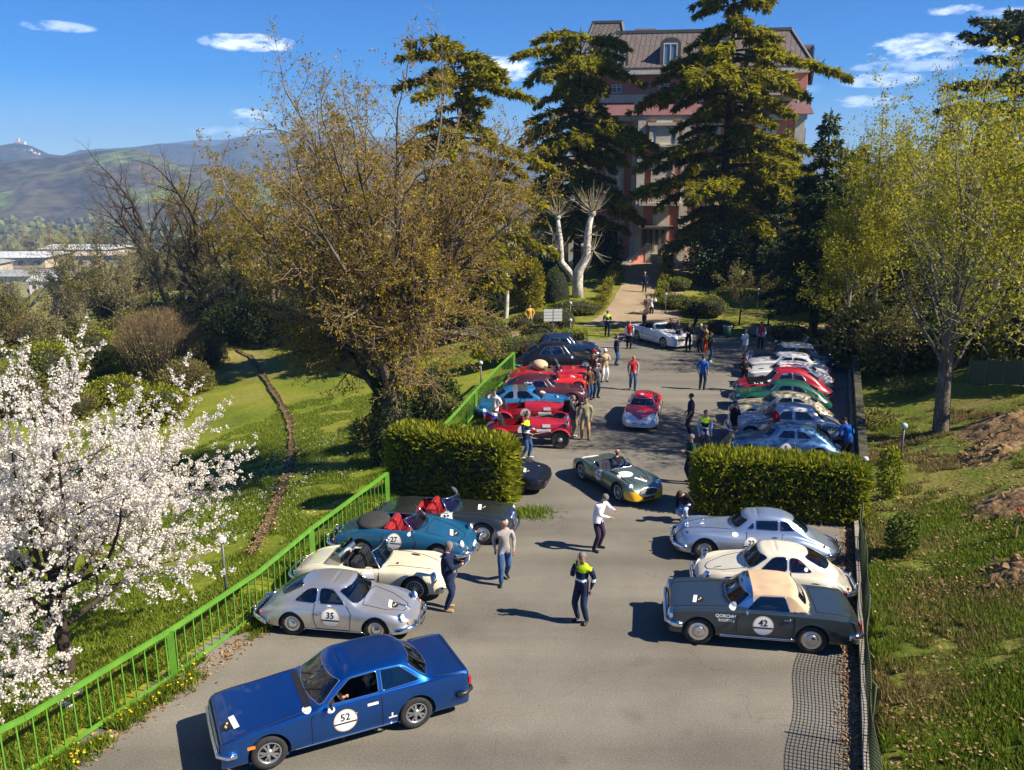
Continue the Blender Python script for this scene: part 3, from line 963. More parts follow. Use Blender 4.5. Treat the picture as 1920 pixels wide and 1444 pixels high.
M_PINKROOF = mat('pink_tiled_skirt', (0.20, 0.085, 0.09), 0.7, var=.12, scale=1.5)
M_WFRAME = mat('window_frame_white', (0.68, 0.70, 0.70), 0.5)
M_PANE = mat('villa_pane', (0.035, 0.045, 0.055), 0.06, 0.0, 0.9)
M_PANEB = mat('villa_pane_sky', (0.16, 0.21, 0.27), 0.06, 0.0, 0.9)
M_LEAD = mat('lead_trim', (0.10, 0.09, 0.085), 0.5, var=.2, scale=2)
M_DOOR = mat('ochre_door', (0.35, 0.18, 0.035), 0.5, var=.2, scale=3)
M_RAIL = mat('iron_railing', (0.05, 0.045, 0.04), 0.5)
vA = at_dist(1066, 480, 91.0); vA.z = float(land(vA.x, vA.y)) - .05
vB = at_dist(1489, 480, 88.2)
v_len = math.hypot(vB.x - vA.x, vB.y - vA.y)
v_rz = math.atan2(vB.y - vA.y, vB.x - vA.x)
villa = empty('villa', vA, v_rz)
tag(villa, 'pink brick villa with a slate mansard roof, standing behind the cedars', 'villa')
VZ0 = vA.z
def vz(py, Y=90.0): return at_dist(1170, py, Y).z - VZ0
def vx(px): return (at_dist(px, 300, 90.0 - 2.8 * (px - 1066) / 423).x - vA.x) / math.cos(v_rz)
D_ = 17.0
zE = vz(133)
side_dir = Vector((0.20, 1.0, 0)).normalized()    # the right flank runs back and a little outwards (local frame)
LX = v_len
back_r = Vector((LX, 0, 0)) + side_dir * D_
# walls, front face at local y = 0, going back along +y
w = MB()
w.add([(0, 0, 0), (LX, 0, 0), (back_r.x, back_r.y, 0), (0, D_, 0), (0, 0, zE), (LX, 0, zE), (back_r.x, back_r.y, zE), (0, D_, zE)], [(0, 1, 5, 4), (1, 2, 6, 5), (2, 3, 7, 6), (3, 0, 4, 7)], 0)
w.build('wall', M_PINK, villa)
cx0, cx1 = vx(1196), vx(1296)
cw = MB()
cw.box(((cx0 + cx1) / 2, -.35, vz(216) / 2), (cx1 - cx0, .7, vz(216)))
cw.build('centre_bay', M_PINK, villa)
for xa in (cx0 + .45, cx0 + 1.35 + .9, cx1 - .45, cx1 - 1.35 - .9):
 cw = MB(); cw.box((xa, -.68, vz(216) / 2), (.8, .34, vz(216))); cw.build('pilaster', M_STONE, villa)
for (x0, x1, y0, y1) in ((1226, 1268, 283, 366), (1226, 1268, 388, 424)):
 pass
for xa in (0.45, cx0 - .02, cx1 + .02, LX - .45):
 tr = MB(); tr.box((xa, -.12, (vz(192)) / 2), (.9, .30, vz(192))); tr.build('pilaster', M_STONE, villa)
pl_ = MB(); pl_.box((LX / 2, -.15, .45), (LX + .4, .36, .9)); pl_.build('plinth', M_GSTONE, villa)
def band(name, ya, yb, proud, m, x0=-.1, x1=None, base=0.0):
 za, zb = vz(ya), vz(yb)
 x1 = LX + .1 if x1 is None else x1
 b = MB(); b.box(((x0 + x1) / 2, -proud / 2 + base + .1, (za + zb) / 2), (x1 - x0, proud + .2, abs(zb - za)))
 b.build(name, m, villa)
band('string_course', 384, 375, .30, M_STONE); band('string_course', 281, 275, .35, M_STONE); band('cornice', 227, 217, .75, M_STONE); band('stone_band', 192, 177, .12, M_STONE); band('cornice', 141, 131, .8, M_STONE)
# the pink tiled skirt roof below the top storey
sk = MB(); za, zb = vz(217), vz(193)
sk.add([(-.7, -.95, za), (LX + .7, -.95, za), (LX + .2, -.14, zb), (-.2, -.14, zb), (-.7, .3, za), (LX + .7, .3, za)], [(0, 1, 2, 3), (0, 4, 5, 1)])
sk.build('skirt_roof', M_PINKROOF, villa)
def window(xc, wd, z0, z1, y=0.0, surround=True, sky=False, arch=False, mull=1, parent=None, rail=False):
 f = MB()
 d = .10
 if surround:
  f.box((xc - wd / 2 - .16, y - .10, (z0 + z1) / 2), (.32, .26, z1 - z0 + .3), 1); f.box((xc + wd / 2 + .16, y - .10, (z0 + z1) / 2), (.32, .26, z1 - z0 + .3), 1)
  f.box((xc, y - .14, z1 + .22), (wd + 1.0, .42, .30), 1); f.box((xc, y - .16, z0 - .12), (wd + .8, .44, .22), 1)
 for x in [xc - wd / 2 + .05, xc + wd / 2 - .05] + [xc - wd / 2 + wd * (i + 1) / (mull + 1) for i in range(mull)]:
  f.box((x, y - .06, (z0 + z1) / 2), (.09, .12, z1 - z0))
 for z in (z0 + .05, z1 - .05, z0 + (z1 - z0) * .68): f.box((xc, y - .055, z), (wd, .11, .08))
 o = f.build('window', [M_WFRAME, M_STONE], villa)
 p = MB(); p.box((xc, y - .02, (z0 + z1) / 2), (wd, .05, z1 - z0)); p.build('pane', M_PANEB if sky else M_PANE, o)
 return o
for px in (1104, 1155, 1335, 1385, 1440):
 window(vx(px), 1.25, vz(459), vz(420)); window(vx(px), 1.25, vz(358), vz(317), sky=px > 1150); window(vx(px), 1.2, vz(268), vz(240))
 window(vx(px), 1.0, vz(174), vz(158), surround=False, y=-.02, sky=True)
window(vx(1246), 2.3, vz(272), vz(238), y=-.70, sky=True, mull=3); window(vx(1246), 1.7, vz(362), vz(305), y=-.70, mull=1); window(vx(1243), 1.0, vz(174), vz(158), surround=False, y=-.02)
# balcony over the door
bx0, bx1 = vx(1203), vx(1282)
bl = MB(); bl.box(((bx0 + bx1) / 2, -1.2, vz(382)), (bx1 - bx0, 1.4, .3))
bo = bl.build('balcony', M_STONE, villa)
for i in range(17):
 x = bx0 + .15 + (bx1 - bx0 - .3) * i / 16
 b = MB(); b.lathe([(.07, 0), (.045, .12), (.085, .35), (.045, .62), (.07, .75)], 6, Matrix.Translation((x, -1.78, vz(382) + .15))); b.build('baluster', M_STONE, bo)
rl = MB(); rl.box(((bx0 + bx1) / 2, -1.78, vz(382) + .97), (bx1 - bx0, .26, .14)); rl.build('balcony_rail', M_STONE, bo)
# side balconies with iron rails and pink blinds, right wing
for (ya, yb, px0, px1) in ((182, 160, 1425, 1492), (276, 244, 1403, 1452)):
 x0, x1 = vx(px0), vx(px1)
 b = MB(); b.box(((x0 + x1) / 2, -.9, vz(ya)), (x1 - x0, 1.8, .16))
 o = b.build('balcony', M_STONE, villa)
 r = MB()
 for z in (.35, .68, 1.0): r.tube([(x0, -1.75, vz(ya) + z), (x1, -1.75, vz(ya) + z)], .03, 5)
 for i in range(10): r.tube([(x0 + (x1 - x0) * i / 9, -1.75, vz(ya)), (x0 + (x1 - x0) * i / 9, -1.75, vz(ya) + 1.0)], .02, 4)
 r.build('balcony_rail', M_RAIL, o)
# door, canopy, steps
dr = MB(); dr.box((vx(1234), -.74, vz(448) - .1), (vx(1257) - vx(1211), .12, vz(427) - vz(472)), 0)
for k in range(5): dr.box((vx(1211) + (vx(1257) - vx(1211)) * (k + .0) / 4, -.82, vz(448)), (.14, .10, vz(427) - vz(472)), 0)
dob = dr.build('door', M_DOOR, villa)
for k in range(4):
 p = MB(); p.box((vx(1211) + (vx(1257) - vx(1211)) * (k + .5) / 4, -.83, vz(444)), ((vx(1257) - vx(1211)) / 4 - .25, .06, (vz(427) - vz(472)) * .62)); p.build('pane', M_PANE, dob)
cn = MB(); cn.box((vx(1236), -1.9, vz(424)), (vx(1266) - vx(1199), 2.4, .22)); cn.build('canopy', M_LEAD, villa)
fl = vz(474)
sx0, sx1 = vx(1212), vx(1256)
lnd = MB(); lnd.box(((sx0 + sx1) / 2, -1.9, fl / 2), (sx1 - sx0 + 1.0, 2.4, fl)); lnd.build('landing', M_GSTONE, villa)
for k in range(6):
 for sg, xe in ((-1, sx0 - .5), (1, sx1 + .5)):
  s_ = MB(); s_.box((xe + sg * (.18 + .36 * k), -2.2, fl * (1 - (k + 1) / 7) / 2), (.36, 1.8, fl * (1 - (k + 1) / 7))); s_.build('step', M_STONE, villa)
for (xa, ya, xb, yb) in ((vx(1222), -3.2, vx(1179), -4.6), (vx(1246), -3.2, vx(1281), -4.6)):
 p = MB()
 n = 6
 for k in range(n):
  f0, f1 = k / n, (k + 1) / n
  a = Vector((xa + (xb - xa) * f0, ya + (yb - ya) * f0 ** 1.6, 0)); b = Vector((xa + (xb - xa) * f1, ya + (yb - ya) * f1 ** 1.6, 0))
  h0, h1 = fl + .95 - f0 * (fl * .75), fl + .95 - f1 * (fl * .75)
  V = [a, b, b + Vector((0, 0, h1)), a + Vector((0, 0, h0))]
  q = Vector((0, .35, 0))
  p.add(V + [v + q for v in V], [(0, 1, 2, 3), (7, 6, 5, 4), (0, 4, 5, 1), (3, 2, 6, 7)], 0)
  p.bar(V[3] + q * .5 + Vector((0, 0, .06)), V[2] + q * .5 + Vector((0, 0, .06)), .55, .14, 1)
 for (x, y, h) in ((xa, ya, fl + 1.15), (xb, yb, fl * .25 + 1.25)): p.box((x, y + .15, h / 2), (.55, .55, h), 1)
 p.build('stair_parapet', [M_PINK, M_STONE], villa)
# mansard roof with dormers; the left pavilion rises higher
zR = vz(62, 93.0)
ins = 2.6
rf = MB()
a, b_, c_, d_ = Vector((-.5, -.6, zE + .15)), Vector((LX + .5, -.6, zE + .15)), Vector((back_r.x + .5, back_r.y, zE + .15)), Vector((-.5, D_, zE + .15))
at_, bt, ct_, dt = Vector((vx(1150), ins, zR)), Vector((LX - 1.4, ins, zR)), Vector((back_r.x - 2.2, back_r.y - 2, zR)), Vector((vx(1150), D_ - 2, zR))
a2 = Vector((vx(1118) - .6, -.6, zE + .15))
rf.add([a2, b_, bt, at_], [(0, 1, 2, 3)]); rf.add([b_, c_, ct_, bt], [(0, 1, 2, 3)]); rf.add([c_, d_, dt, ct_], [(0, 1, 2, 3)]); rf.add([d_, a2, at_, dt], [(0, 1, 2, 3)]); rf.add([at_, bt, ct_, dt], [(0, 1, 2, 3)])
ro = rf.build('roof', M_SLATE, villa)
rdg = MB(); rdg.bar(at_ + Vector((0, 0, .05)), bt + Vector((0, 0, .05)), .35, .3); rdg.bar(a2, at_, .25, .22); rdg.bar(b_, bt, .25, .22); rdg.build('ridge', M_LEAD, ro)
gt = MB(); gt.bar(a2 + Vector((0, -.1, 0)), b_ + Vector((0, -.1, 0)), .22, .2); gt.build('gutter', M_LEAD, ro)
zT = vz(38, 96.0)
tw = MB()
tx0, tx1 = vx(1078), vx(1182)
P0 = [Vector((tx0 - .6, 3.5, zE)), Vector((tx1, 3.5, zE)), Vector((tx1, 12.5, zE)), Vector((tx0 - .6, 12.5, zE))]
P1 = [Vector((vx(1105), 6.5, zT)), Vector((vx(1161), 6.5, zT)), Vector((vx(1161), 10, zT)), Vector((vx(1105), 10, zT))]
tw.add(P0 + P1, [(0, 1, 5, 4), (1, 2, 6, 5), (2, 3, 7, 6), (3, 0, 4, 7), (4, 5, 6, 7)])
to = tw.build('pavilion_roof', M_SLATE, villa)
tg = MB()
for i in range(4): tg.bar(P0[i], P1[i], .22, .2); tg.bar(P1[i], P1[(i + 1) % 4], .3, .25)
tg.build('ridge', M_LEAD, to)
ch = MB(); ch.box((vx(1208), 7, zR + .5), (2.2, 1.0, 1.0)); ch.build('chimney', M_GSTONE, villa)
def dormer(xc, y, z0, wd, h, rz=0.0):
 f = MB()
 R = Matrix.Rotation(rz, 3, 'Z'); O = Vector((xc, y, z0))
 arc = [(-wd / 2, 0), (-wd / 2, h * .75)] + [(-wd / 2 * math.cos(t), h * .75 + h * .25 * math.sin(t)) for t in np.linspace(.2, PI - .2, 7)] + [(wd / 2, h * .75), (wd / 2, 0)]
 n = len(arc)
 V = [O + R @ Vector((x, -.05, z)) for x, z in arc] + [O + R @ Vector((x, 2.6, z)) for x, z in arc]
 f.add(V, [(k, k + 1, n + k + 1, n + k) for k in range(n - 1)] + [tuple(range(n))], 0)
 g = .16
 arc2 = [(x * 1.16, z + (.14 if z > h * .5 else 0)) for x, z in arc]
 V2 = [O + R @ Vector((x, -.16, z)) for x, z in arc2]; V3 = [O + R @ Vector((x * .86, -.16, z * .94)) for x, z in arc]
 f.add(V2 + V3, [(k, k + 1, n + k + 1, n + k) for k in range(n - 1)], 0)
 o = f.build('dormer', M_LEAD, villa)
 wn_ = MB()
 for x in (-wd * .36, 0, wd * .36): wn_.box(O + R @ Vector((x, -.12, h * .42)), (.10, .10, h * .80), 0, rot=R)
 for z in (.04, .82): wn_.box(O + R @ Vector((0, -.12, h * z)), (wd * .80, .10, .12), 0, rot=R)
 wn_.build('window_frame', M_WFRAME, o)
 p = MB(); p.box(O + R @ Vector((0, -.10, h * .45)), (wd * .72, .05, h * .86), rot=R); p.build('pane', M_PANEB, o)
dormer(vx(1156), -.15, vz(127), 1.75, vz(76) - vz(127)); dormer(vx(1347), -.15, vz(122), 1.75, vz(72) - vz(122)); dormer(vx(1431), -.15, vz(122), 1.75, vz(72) - vz(122)); dormer(vx(1252), -.15, vz(125), 1.75, vz(74) - vz(125))
dormer(vx(1106), 3.6, zE + .4, 1.6, 2.4)
for f in (.25, .5, .75):
 p = Vector((LX, 0, 0)) + side_dir * D_ * f
 dormer(p.x + .3, p.y, zE + .3, 1.7, 2.5, PI / 2 - .2)
# flank windows
for f in (.2, .5, .8):
 for (ya, yb) in ((459, 420), (358, 317), (268, 240)):
  p = Vector((LX, 0, 0)) + side_dir * D_ * f
  m_ = MB(); R = Matrix.Rotation(PI / 2 - .2, 3, 'Z')
  m_.box((p.x + .05, p.y, (vz(ya) + vz(yb)) / 2), (1.5, .16, vz(yb) - vz(ya) + .3), rot=R); o = m_.build('window', M_WFRAME, villa)
  q = MB(); q.box((p.x + .12, p.y, (vz(ya) + vz(yb)) / 2), (1.1, .14, vz(yb) - vz(ya)), rot=R); q.build('pane', M_PANE, o)
# ------------------------------------------------------------------ sheds, houses and woods of the valley
M_ROOFW = mat('sheet_roof_pale', (0.62, 0.62, 0.60), 0.5, var=.08, scale=.05); M_ROOFG = mat('sheet_roof_grey', (0.33, 0.34, 0.34), 0.6, var=.1, scale=.05); M_WALLB = mat('shed_wall_beige', (0.50, 0.40, 0.27), 0.8, var=.08, scale=.05)
M_TILE = mat('roof_tiles', (0.36, 0.14, 0.075), 0.85, var=.2, scale=.2); M_PLAST = mat('plaster_cream', (0.62, 0.52, 0.38), 0.85, var=.1, scale=.1); M_PLASTW = mat('plaster_white', (0.70, 0.67, 0.61), 0.85, var=.08, scale=.1); M_WIN = mat('far_window', (0.04, 0.045, 0.05), 0.3)
def gable(name, label, c, lx, ly, h, rh, rz, wall, roof, cat, group=None, wins=0):
 z = float(land(c[0], c[1])) - .8
 root = empty(name, (c[0], c[1], z), rz); tag(root, label, cat, group)
 w = MB(); w.box((0, 0, h / 2), (lx, ly, h)); w.build('wall', wall, root)
 r = MB(); e = .06 * ly
 r.add([(-lx / 2 - e, -ly / 2 - e, h), (lx / 2 + e, -ly / 2 - e, h), (lx / 2 + e, 0, h + rh), (-lx / 2 - e, 0, h + rh), (-lx / 2 - e, ly / 2 + e, h), (lx / 2 + e, ly / 2 + e, h)], [(0, 1, 2, 3), (3, 2, 5, 4), (0, 3, 4), (1, 5, 2), (0, 4, 5, 1)])
 r.build('roof', roof, root)
 for k in range(wins):
  x = -lx / 2 + lx * (k + .5) / wins
  m = MB(); m.box((x, -ly / 2 - .03, h * .55), (lx / wins * .35, .1, h * .28)); m.build('window', M_WIN, root)
 return root
sheds = [((20, 498), 95, 60, 9, 3, 0.1, M_WALLB, M_ROOFW, 'long pale-roofed factory shed at the left edge of the valley'), ((165, 487), 70, 45, 11, 3, -.1, M_WALLB, M_ROOFW, 'white-roofed factory shed beside the long shed'),
   ((225, 503), 75, 40, 12, 2, .15, M_WALLB, M_WALLB, 'beige flat factory block behind the leaning oak'), ((40, 535), 85, 40, 8, 3, .05, M_WALLB, M_ROOFG, 'grey-roofed shed in front of the long pale shed'),
   ((125, 545), 60, 36, 8, 2.5, .2, M_PLASTW, M_ROOFW, 'white shed low in the valley behind the brow trees'), ((275, 535), 80, 46, 9, 3, -.2, M_WALLB, M_ROOFG, 'grey-roofed shed between the two oaks'),
   ((365, 530), 66, 40, 9, 3, .1, M_WALLB, M_ROOFW, 'white-roofed shed right of the upright oak'), ((-70, 515), 80, 50, 9, 3, .1, M_WALLB, M_ROOFG, 'grey-roofed shed beyond the left edge'), ((440, 500), 60, 36, 9, 3, 0, M_WALLB, M_ROOFG, 'small grey-roofed shed seen through the budding trees'), ((560, 515), 70, 40, 9, 3, 0, M_WALLB, M_ROOFW, 'pale shed hidden behind the huge tree')]
for (p, lx, ly, h, rh, rz, wl, rf_, lab) in sheds:
 c = spot(*p)
 gable('factory_shed', lab, c, lx * c.y / 900, ly * c.y / 900, h, rh, rz, wl, rf_, 'shed', 'factory sheds in the valley', 6)
rng = np.random.default_rng(3)
hs = [(30, 372), (68, 376), (92, 379), (118, 380), (52, 381), (8, 378), (140, 383), (210, 378), (235, 376), (300, 383), (318, 386), (330, 379), (345, 388), (360, 382), (405, 372), (330, 368), (290, 376), (180, 386), (430, 384), (20, 386), (75, 388), (130, 390), (270, 388), (-40, 380), (470, 386), (560, 388)]
wall_c = [('white', M_PLASTW), ('cream', M_PLAST)]
hs.sort()
ORD = 'first second third fourth fifth sixth seventh eighth ninth tenth eleventh twelfth thirteenth'.split()
for i, (px, py) in enumerate(hs):
 c = spot(px, py + 6)
 k = i % 2
 gable('far_house', 'tiny %s red-roofed house below the hills, %s %s one counted from the left' % (wall_c[k][0], ORD[i // 2], wall_c[k][0]), c, rng.uniform(14, 30), rng.uniform(10, 16), rng.uniform(6, 11), rng.uniform(2, 4), rng.uniform(-.5, .5), wall_c[k][1], M_TILE, 'house', ('white' if k == 0 else 'cream') + ' houses below the hills', 4)
# village and castle of the far hill
for i, px in enumerate((22, 30, 38, 46, 54, 64, 72, 26, 58)):
 p = at_dist(px, (287, 284, 286, 285, 287, 288, 290, 289, 283)[i], 2760)
 root = empty('far_house', p); tag(root, 'tiny white house on the far castle hill, %s of its village from the left' % ORD[sorted((22, 30, 38, 46, 54, 64, 72, 26, 58)).index(px)], 'house', 'village on the castle hill')
 w = MB(); w.box((0, 0, 2), (8, 7, 6)); w.build('wall', M_PLASTW, root); r = MB(); r.add([(-4.5, -4, 5), (4.5, -4, 5), (4.5, 0, 7), (-4.5, 0, 7), (-4.5, 4, 5), (4.5, 4, 5)], [(0, 1, 2, 3), (3, 2, 5, 4), (0, 3, 4), (1, 5, 2)]); r.build('roof', M_TILE, root)
p = at_dist(38, 271, 2890); cs = empty('castle', p); tag(cs, 'small castle on top of the far hill at the left', 'castle')
m = MB(); m.box((0, 0, 3), (34, 14, 12)); m.build('wall', M_PLAST, cs); m = MB(); m.box((-6, 0, 10), (9, 9, 18)); m.build('tower', M_PLAST, cs)
# pale cliff and the motorway embankment
M_CLIFF = mat('pale_cliff', (0.55, 0.47, 0.33), 0.95, col2=(0.36, 0.31, 0.20), scale=.05)
pts = [(0, 374, 372), (25, 376, 369), (45, 376, 364), (62, 377, 363), (78, 377, 367), (90, 378, 371), (105, 379, 376)]
V, F = [], []
for (px, yb, yt) in pts:
 a, b = at_dist(px, yb + 2, 1700), at_dist(px, yt - 2, 1745)
 V += [a, b]
for i in range(len(pts) - 1): F.append((2 * i, 2 * i + 2, 2 * i + 3, 2 * i + 1))
tag(mesh_np('cliff', np.array(V), F, M_CLIFF), kind='structure')
mb = MB(); pr = [spot(px, py) for px, py in ((-400, 412), (-100, 405), (60, 401), (160, 397), (235, 393), (330, 388), (520, 384))]
for a, b in zip(pr[:-1], pr[1:]): mb.bar(a + Vector((0, 0, 3)), b + Vector((0, 0, 3)), 16, 6)
tag(mb.build('motorway', M_CONC), kind='structure')
# woods and scrub of the valley: thousands of small crowns, one mass
rng = np.random.default_rng(17)
n = 7600
Yd = 150 * (2300 / 150) ** rng.random(n)
Xd = rng.uniform(-1.25, 0.75, n) * Yd
k = (noise2(Xd / 120 + 50, Yd / 170 + 9, 31) + 0.15 * rng.random(n)) > 0.52
k |= (Yd < 330) & (rng.random(n) < .6)
k &= ~((Yd > 480) & (Yd < 820) & (Xd < -150) & (rng.random(n) < .8))
Xd, Yd = Xd[k], Yd[k]
Zd = land(Xd, Yd) - 1.0
m = len(Xd)
V, F = [], []
base = np.array([(math.cos(a) * c, math.sin(a) * c, s) for s, c in ((-.4, .7), (.25, 1.0), (.8, .55)) for a in np.linspace(0, 2 * PI, 7)[:-1]] + [(0, 0, 1.15)])
fl = []
for r in range(2):
 for q in range(6): fl.append((r * 6 + q, r * 6 + (q + 1) % 6, (r + 1) * 6 + (q + 1) % 6, (r + 1) * 6 + q))
tf = [(12 + q, 12 + (q + 1) % 6, 18, 18) for q in range(6)]
sz = rng.uniform(2.5, 5.5, m) * (1 + Yd / 2500)
jit = rng.uniform(.7, 1.3, (m, 19, 1))
VV = np.stack([Xd, Yd, Zd + sz * .5], -1)[:, None, :] + base[None] * sz[:, None, None] * jit * np.array([1, 1, 1.1])
FF = (np.arange(m) * 19)[:, None, None] + np.array(fl)[None]
TT = (np.arange(m) * 19)[:, None, None] + np.array([t[:3] for t in tf])[None]
faces = FF.reshape(-1, 4).tolist() + TT.reshape(-1, 3).tolist()
L_FAR = leaf_mat('far_crowns', [(0, (0.055, 0.045, 0.022)), (.35, (0.085, 0.080, 0.025)), (.6, (0.12, 0.125, 0.03)), (.85, (0.17, 0.155, 0.05)), (1, (0.035, 0.05, 0.02))], 0)
tag(mesh_np('far_woods', VV.reshape(-1, 3), faces, L_FAR), 'scattered woods and scrub over the valley floor', kind='stuff')
# ------------------------------------------------------------------ the trees of the place
def foot(px, py, Y):
 p = at_dist(px, py, Y)
 return np.array([p.x, p.y, float(land(p.x, p.y)) - 0.1])
RMIN = 0.009
# the great budding chestnut beside the lawn
rng = np.random.default_rng(11)
b = np.array(spot(737, 868)) - np.array([0, 0, 0.25])
cfg = [dict(seg=6, gnarl=0.03, trop=0.02, taper=0.62, cont=False),
  dict(n=34, lvar=(.86, 1.1), seg=8, len=0.92, ang=36, gnarl=0.070, trop=0.060, start=0.30, rr=0.46, taper=0.22, apical=-0.25),
  dict(n=9, seg=6, len=0.33, ang=50, gnarl=0.15, trop=0.01, start=0.22, rr=0.55, taper=0.3, apical=0.5),
  dict(n=7, seg=4, len=0.46, ang=48, gnarl=0.19, trop=0.02, start=0.2, rr=0.5, taper=0.4),
  dict(n=5, seg=3, len=0.46, ang=48, gnarl=0.22, trop=0.06, start=0.15, rr=0.6, taper=0.6)]
segs, tips = grow(rng, b, (0.02, 0.03, 1), 7.2, 0.48, cfg)
low = [dict(c) for c in cfg]
low[1].update(n=11, len=0.52, ang=84, trop=-0.022, start=0.5, rr=0.34, gnarl=0.10, apical=0.0); low[2].update(len=0.42, n=8, trop=-0.02); low[3].update(n=6, trop=-0.01); low[4].update(n=4)
s2, t2 = grow(rng, b, (0.02, 0.03, 1), 7.2, 0.46, low)
segs = [segs[0]] + [np.concatenate([p_, q_]) for p_, q_ in zip(segs[1:], s2[1:])]
tips = np.concatenate([tips, t2])
lv = tip_leaves(rng, tips, 0.31, 3, 0.05, 0.095, 0.06, 1.0, 0.2)
V2, F2 = tubes(np.array([(*(b + np.array([0.3 * math.cos(a), 0.3 * math.sin(a), -0.2])), *(b + np.array([0.1 * math.cos(a), 0.1 * math.sin(a), 2.2])), 0.5, 0.32) for a in (0.3, 1.6, 2.9, 4.1, 5.3)]), 9)
put_tree('chestnut_tree', 'huge spreading tree with bursting bronze buds on the lawn beside the green fence', segs, [12, 7, 5, 4, 3], [(lv[0], lv[1], L_BUD)], BARK, TWIG, split=3, loc=b)
# ivy round its foot
tb = b
n = 5200
a = rng.uniform(0, 2 * PI, n); z = rng.uniform(0, 1, n) ** 1.5 * 5.0
P = np.stack([tb[0] + np.cos(a) * (0.46 + .30 * rng.random(n)) * (1.15 - z * 0.06), tb[1] + np.sin(a) * (0.46 + .30 * rng.random(n)) * (1.15 - z * 0.06), tb[2] + z], -1)
V, F = cards(rng, P, np.stack([np.cos(a), np.sin(a), -0.3 * np.ones(n)], -1), 0.13, 0.10, 0.6)
iv = mesh_np('ivy', V, F, L_DARK)
tag(iv, 'dark ivy climbing round the trunk of the huge budding tree', 'ivy')
RMIN = 0.006
# the second budding tree behind it, lower and further left
for (px, py, Y, H, seed, lab) in ((520, 640, 42, 8.0, 21, 'low budding tree with golden leaf tips behind the huge tree, on its valley side'),
         (455, 610, 52, 7.5, 22, 'thin yellowish budding tree between the bare oaks and the huge tree')):
 rng = np.random.default_rng(seed)
 b = np.array(spot(px, py))
 c2 = [dict(c) for c in cfg]
 c2[1]['n'] = 9; c2[2]['n'] = 6; c2[3]['n'] = 5; c2[4]['n'] = 4
 segs, tips = grow(rng, b, (-0.08, 0, 1), H, 0.28, c2)
 lv = tip_leaves(rng, tips, 0.6, 4, 0.09, 0.17, 0.10, 1.0, 0.2)
 put_tree('budding_tree', lab, segs, [8, 5, 4, 3, 3], [(lv[0], lv[1], L_BUD)], BARK, TWIG, split=3, loc=b, group='budding trees round the huge tree')
# two bare oaks at the edge of the valley
for (px, py, Y, H, dr, seed, lab) in ((322, 588, 0, 10.2, (-0.24, 0.0, 1), 31, 'bare dark oak leaning out over the valley, forked low into two stems'),
          (386, 618, 0, 9.6, (-0.02, 0.0, 1), 33, 'upright bare dark oak standing beside the leaning one')):
 rng = np.random.default_rng(seed)
 b = np.array(spot(px, py)) - np.array([0, 0, .2])
 cf = bare_cfg(8, 7, 6, 4, 0.13, 0.05)
 cf[0]['gnarl'] = 0.05; cf[1]['len'] = 0.72; cf[1]['ang'] = 36; cf[1]['start'] = 0.22
 segs, tips = grow(rng, b, dr, H, 0.46, cf)
 put_tree('bare_oak', lab, segs, [9, 6, 4, 3, 3], [], BARK_D, TWIG_D, split=3, loc=b, group='bare oaks over the valley')
# thin pale bare trees and brush along the brow
rng = np.random.default_rng(41)
brow = [(40, 560, 60, 5.5), (110, 585, 54, 5.0), (165, 575, 66, 5.5), (230, 590, 58, 5.0), (285, 560, 70, 5.2), (20, 610, 48, 4.4), (75, 640, 44, 3.8), (150, 650, 46, 3.8), (345, 560, 74, 5.6),
  (425, 560, 78, 5.0), (-40, 600, 52, 5.0), (-110, 640, 46, 4.5), (130, 540, 80, 5.5), (60, 530, 84, 5.6), (500, 560, 84, 5.6), (570, 560, 90, 5.6), (200, 540, 92, 5.8)]
kinds = ['grey-twigged bush tree without leaves', 'pale straw-coloured budding sapling', 'olive haze of young twigs on a slim tree']
whereb = ['at the valley brow, far left', 'in front of the factory roofs', 'over the factory roofs', 'left of the leaning oak', 'behind the leaning oak', 'low at the left edge', 'above the cherry blossom', 'behind the cherry tips',
   'between the two oaks', 'right of the upright oak', 'outside the left edge', 'further outside the left edge', 'farther down the brow', 'far down the brow at the left', 'behind the yellowish budding tree', 'far behind the huge tree', 'far behind the leaning oak']
for i, (px, py, Y, H) in enumerate(brow):
 b = np.array(spot(px, py + 55)); H *= b[1] / 80
 cf = bare_cfg(9, 6, 5, 3, 0.15, 0.08)
 cf[1]['len'] = 0.55
 segs, tips = grow(rng, b, (rng.normal(0, .12), 0, 1), H, 0.14, cf)
 k = i % 3
 lv = tip_leaves(rng, tips, 0.42, 2, 0.12, 0.16, 0.08, 1.0)
 put_tree('brow_tree', kinds[k] + ' ' + whereb[i], segs, [5, 4, 3, 3, 3], [(lv[0], lv[1], (L_BEIGE, L_BEIGE, L_OLIVE)[k])], BARK_P, (TWIG, TWIG_P, TWIG)[k], split=2, loc=b, group='slim trees along the valley brow')
RMIN = 0.004
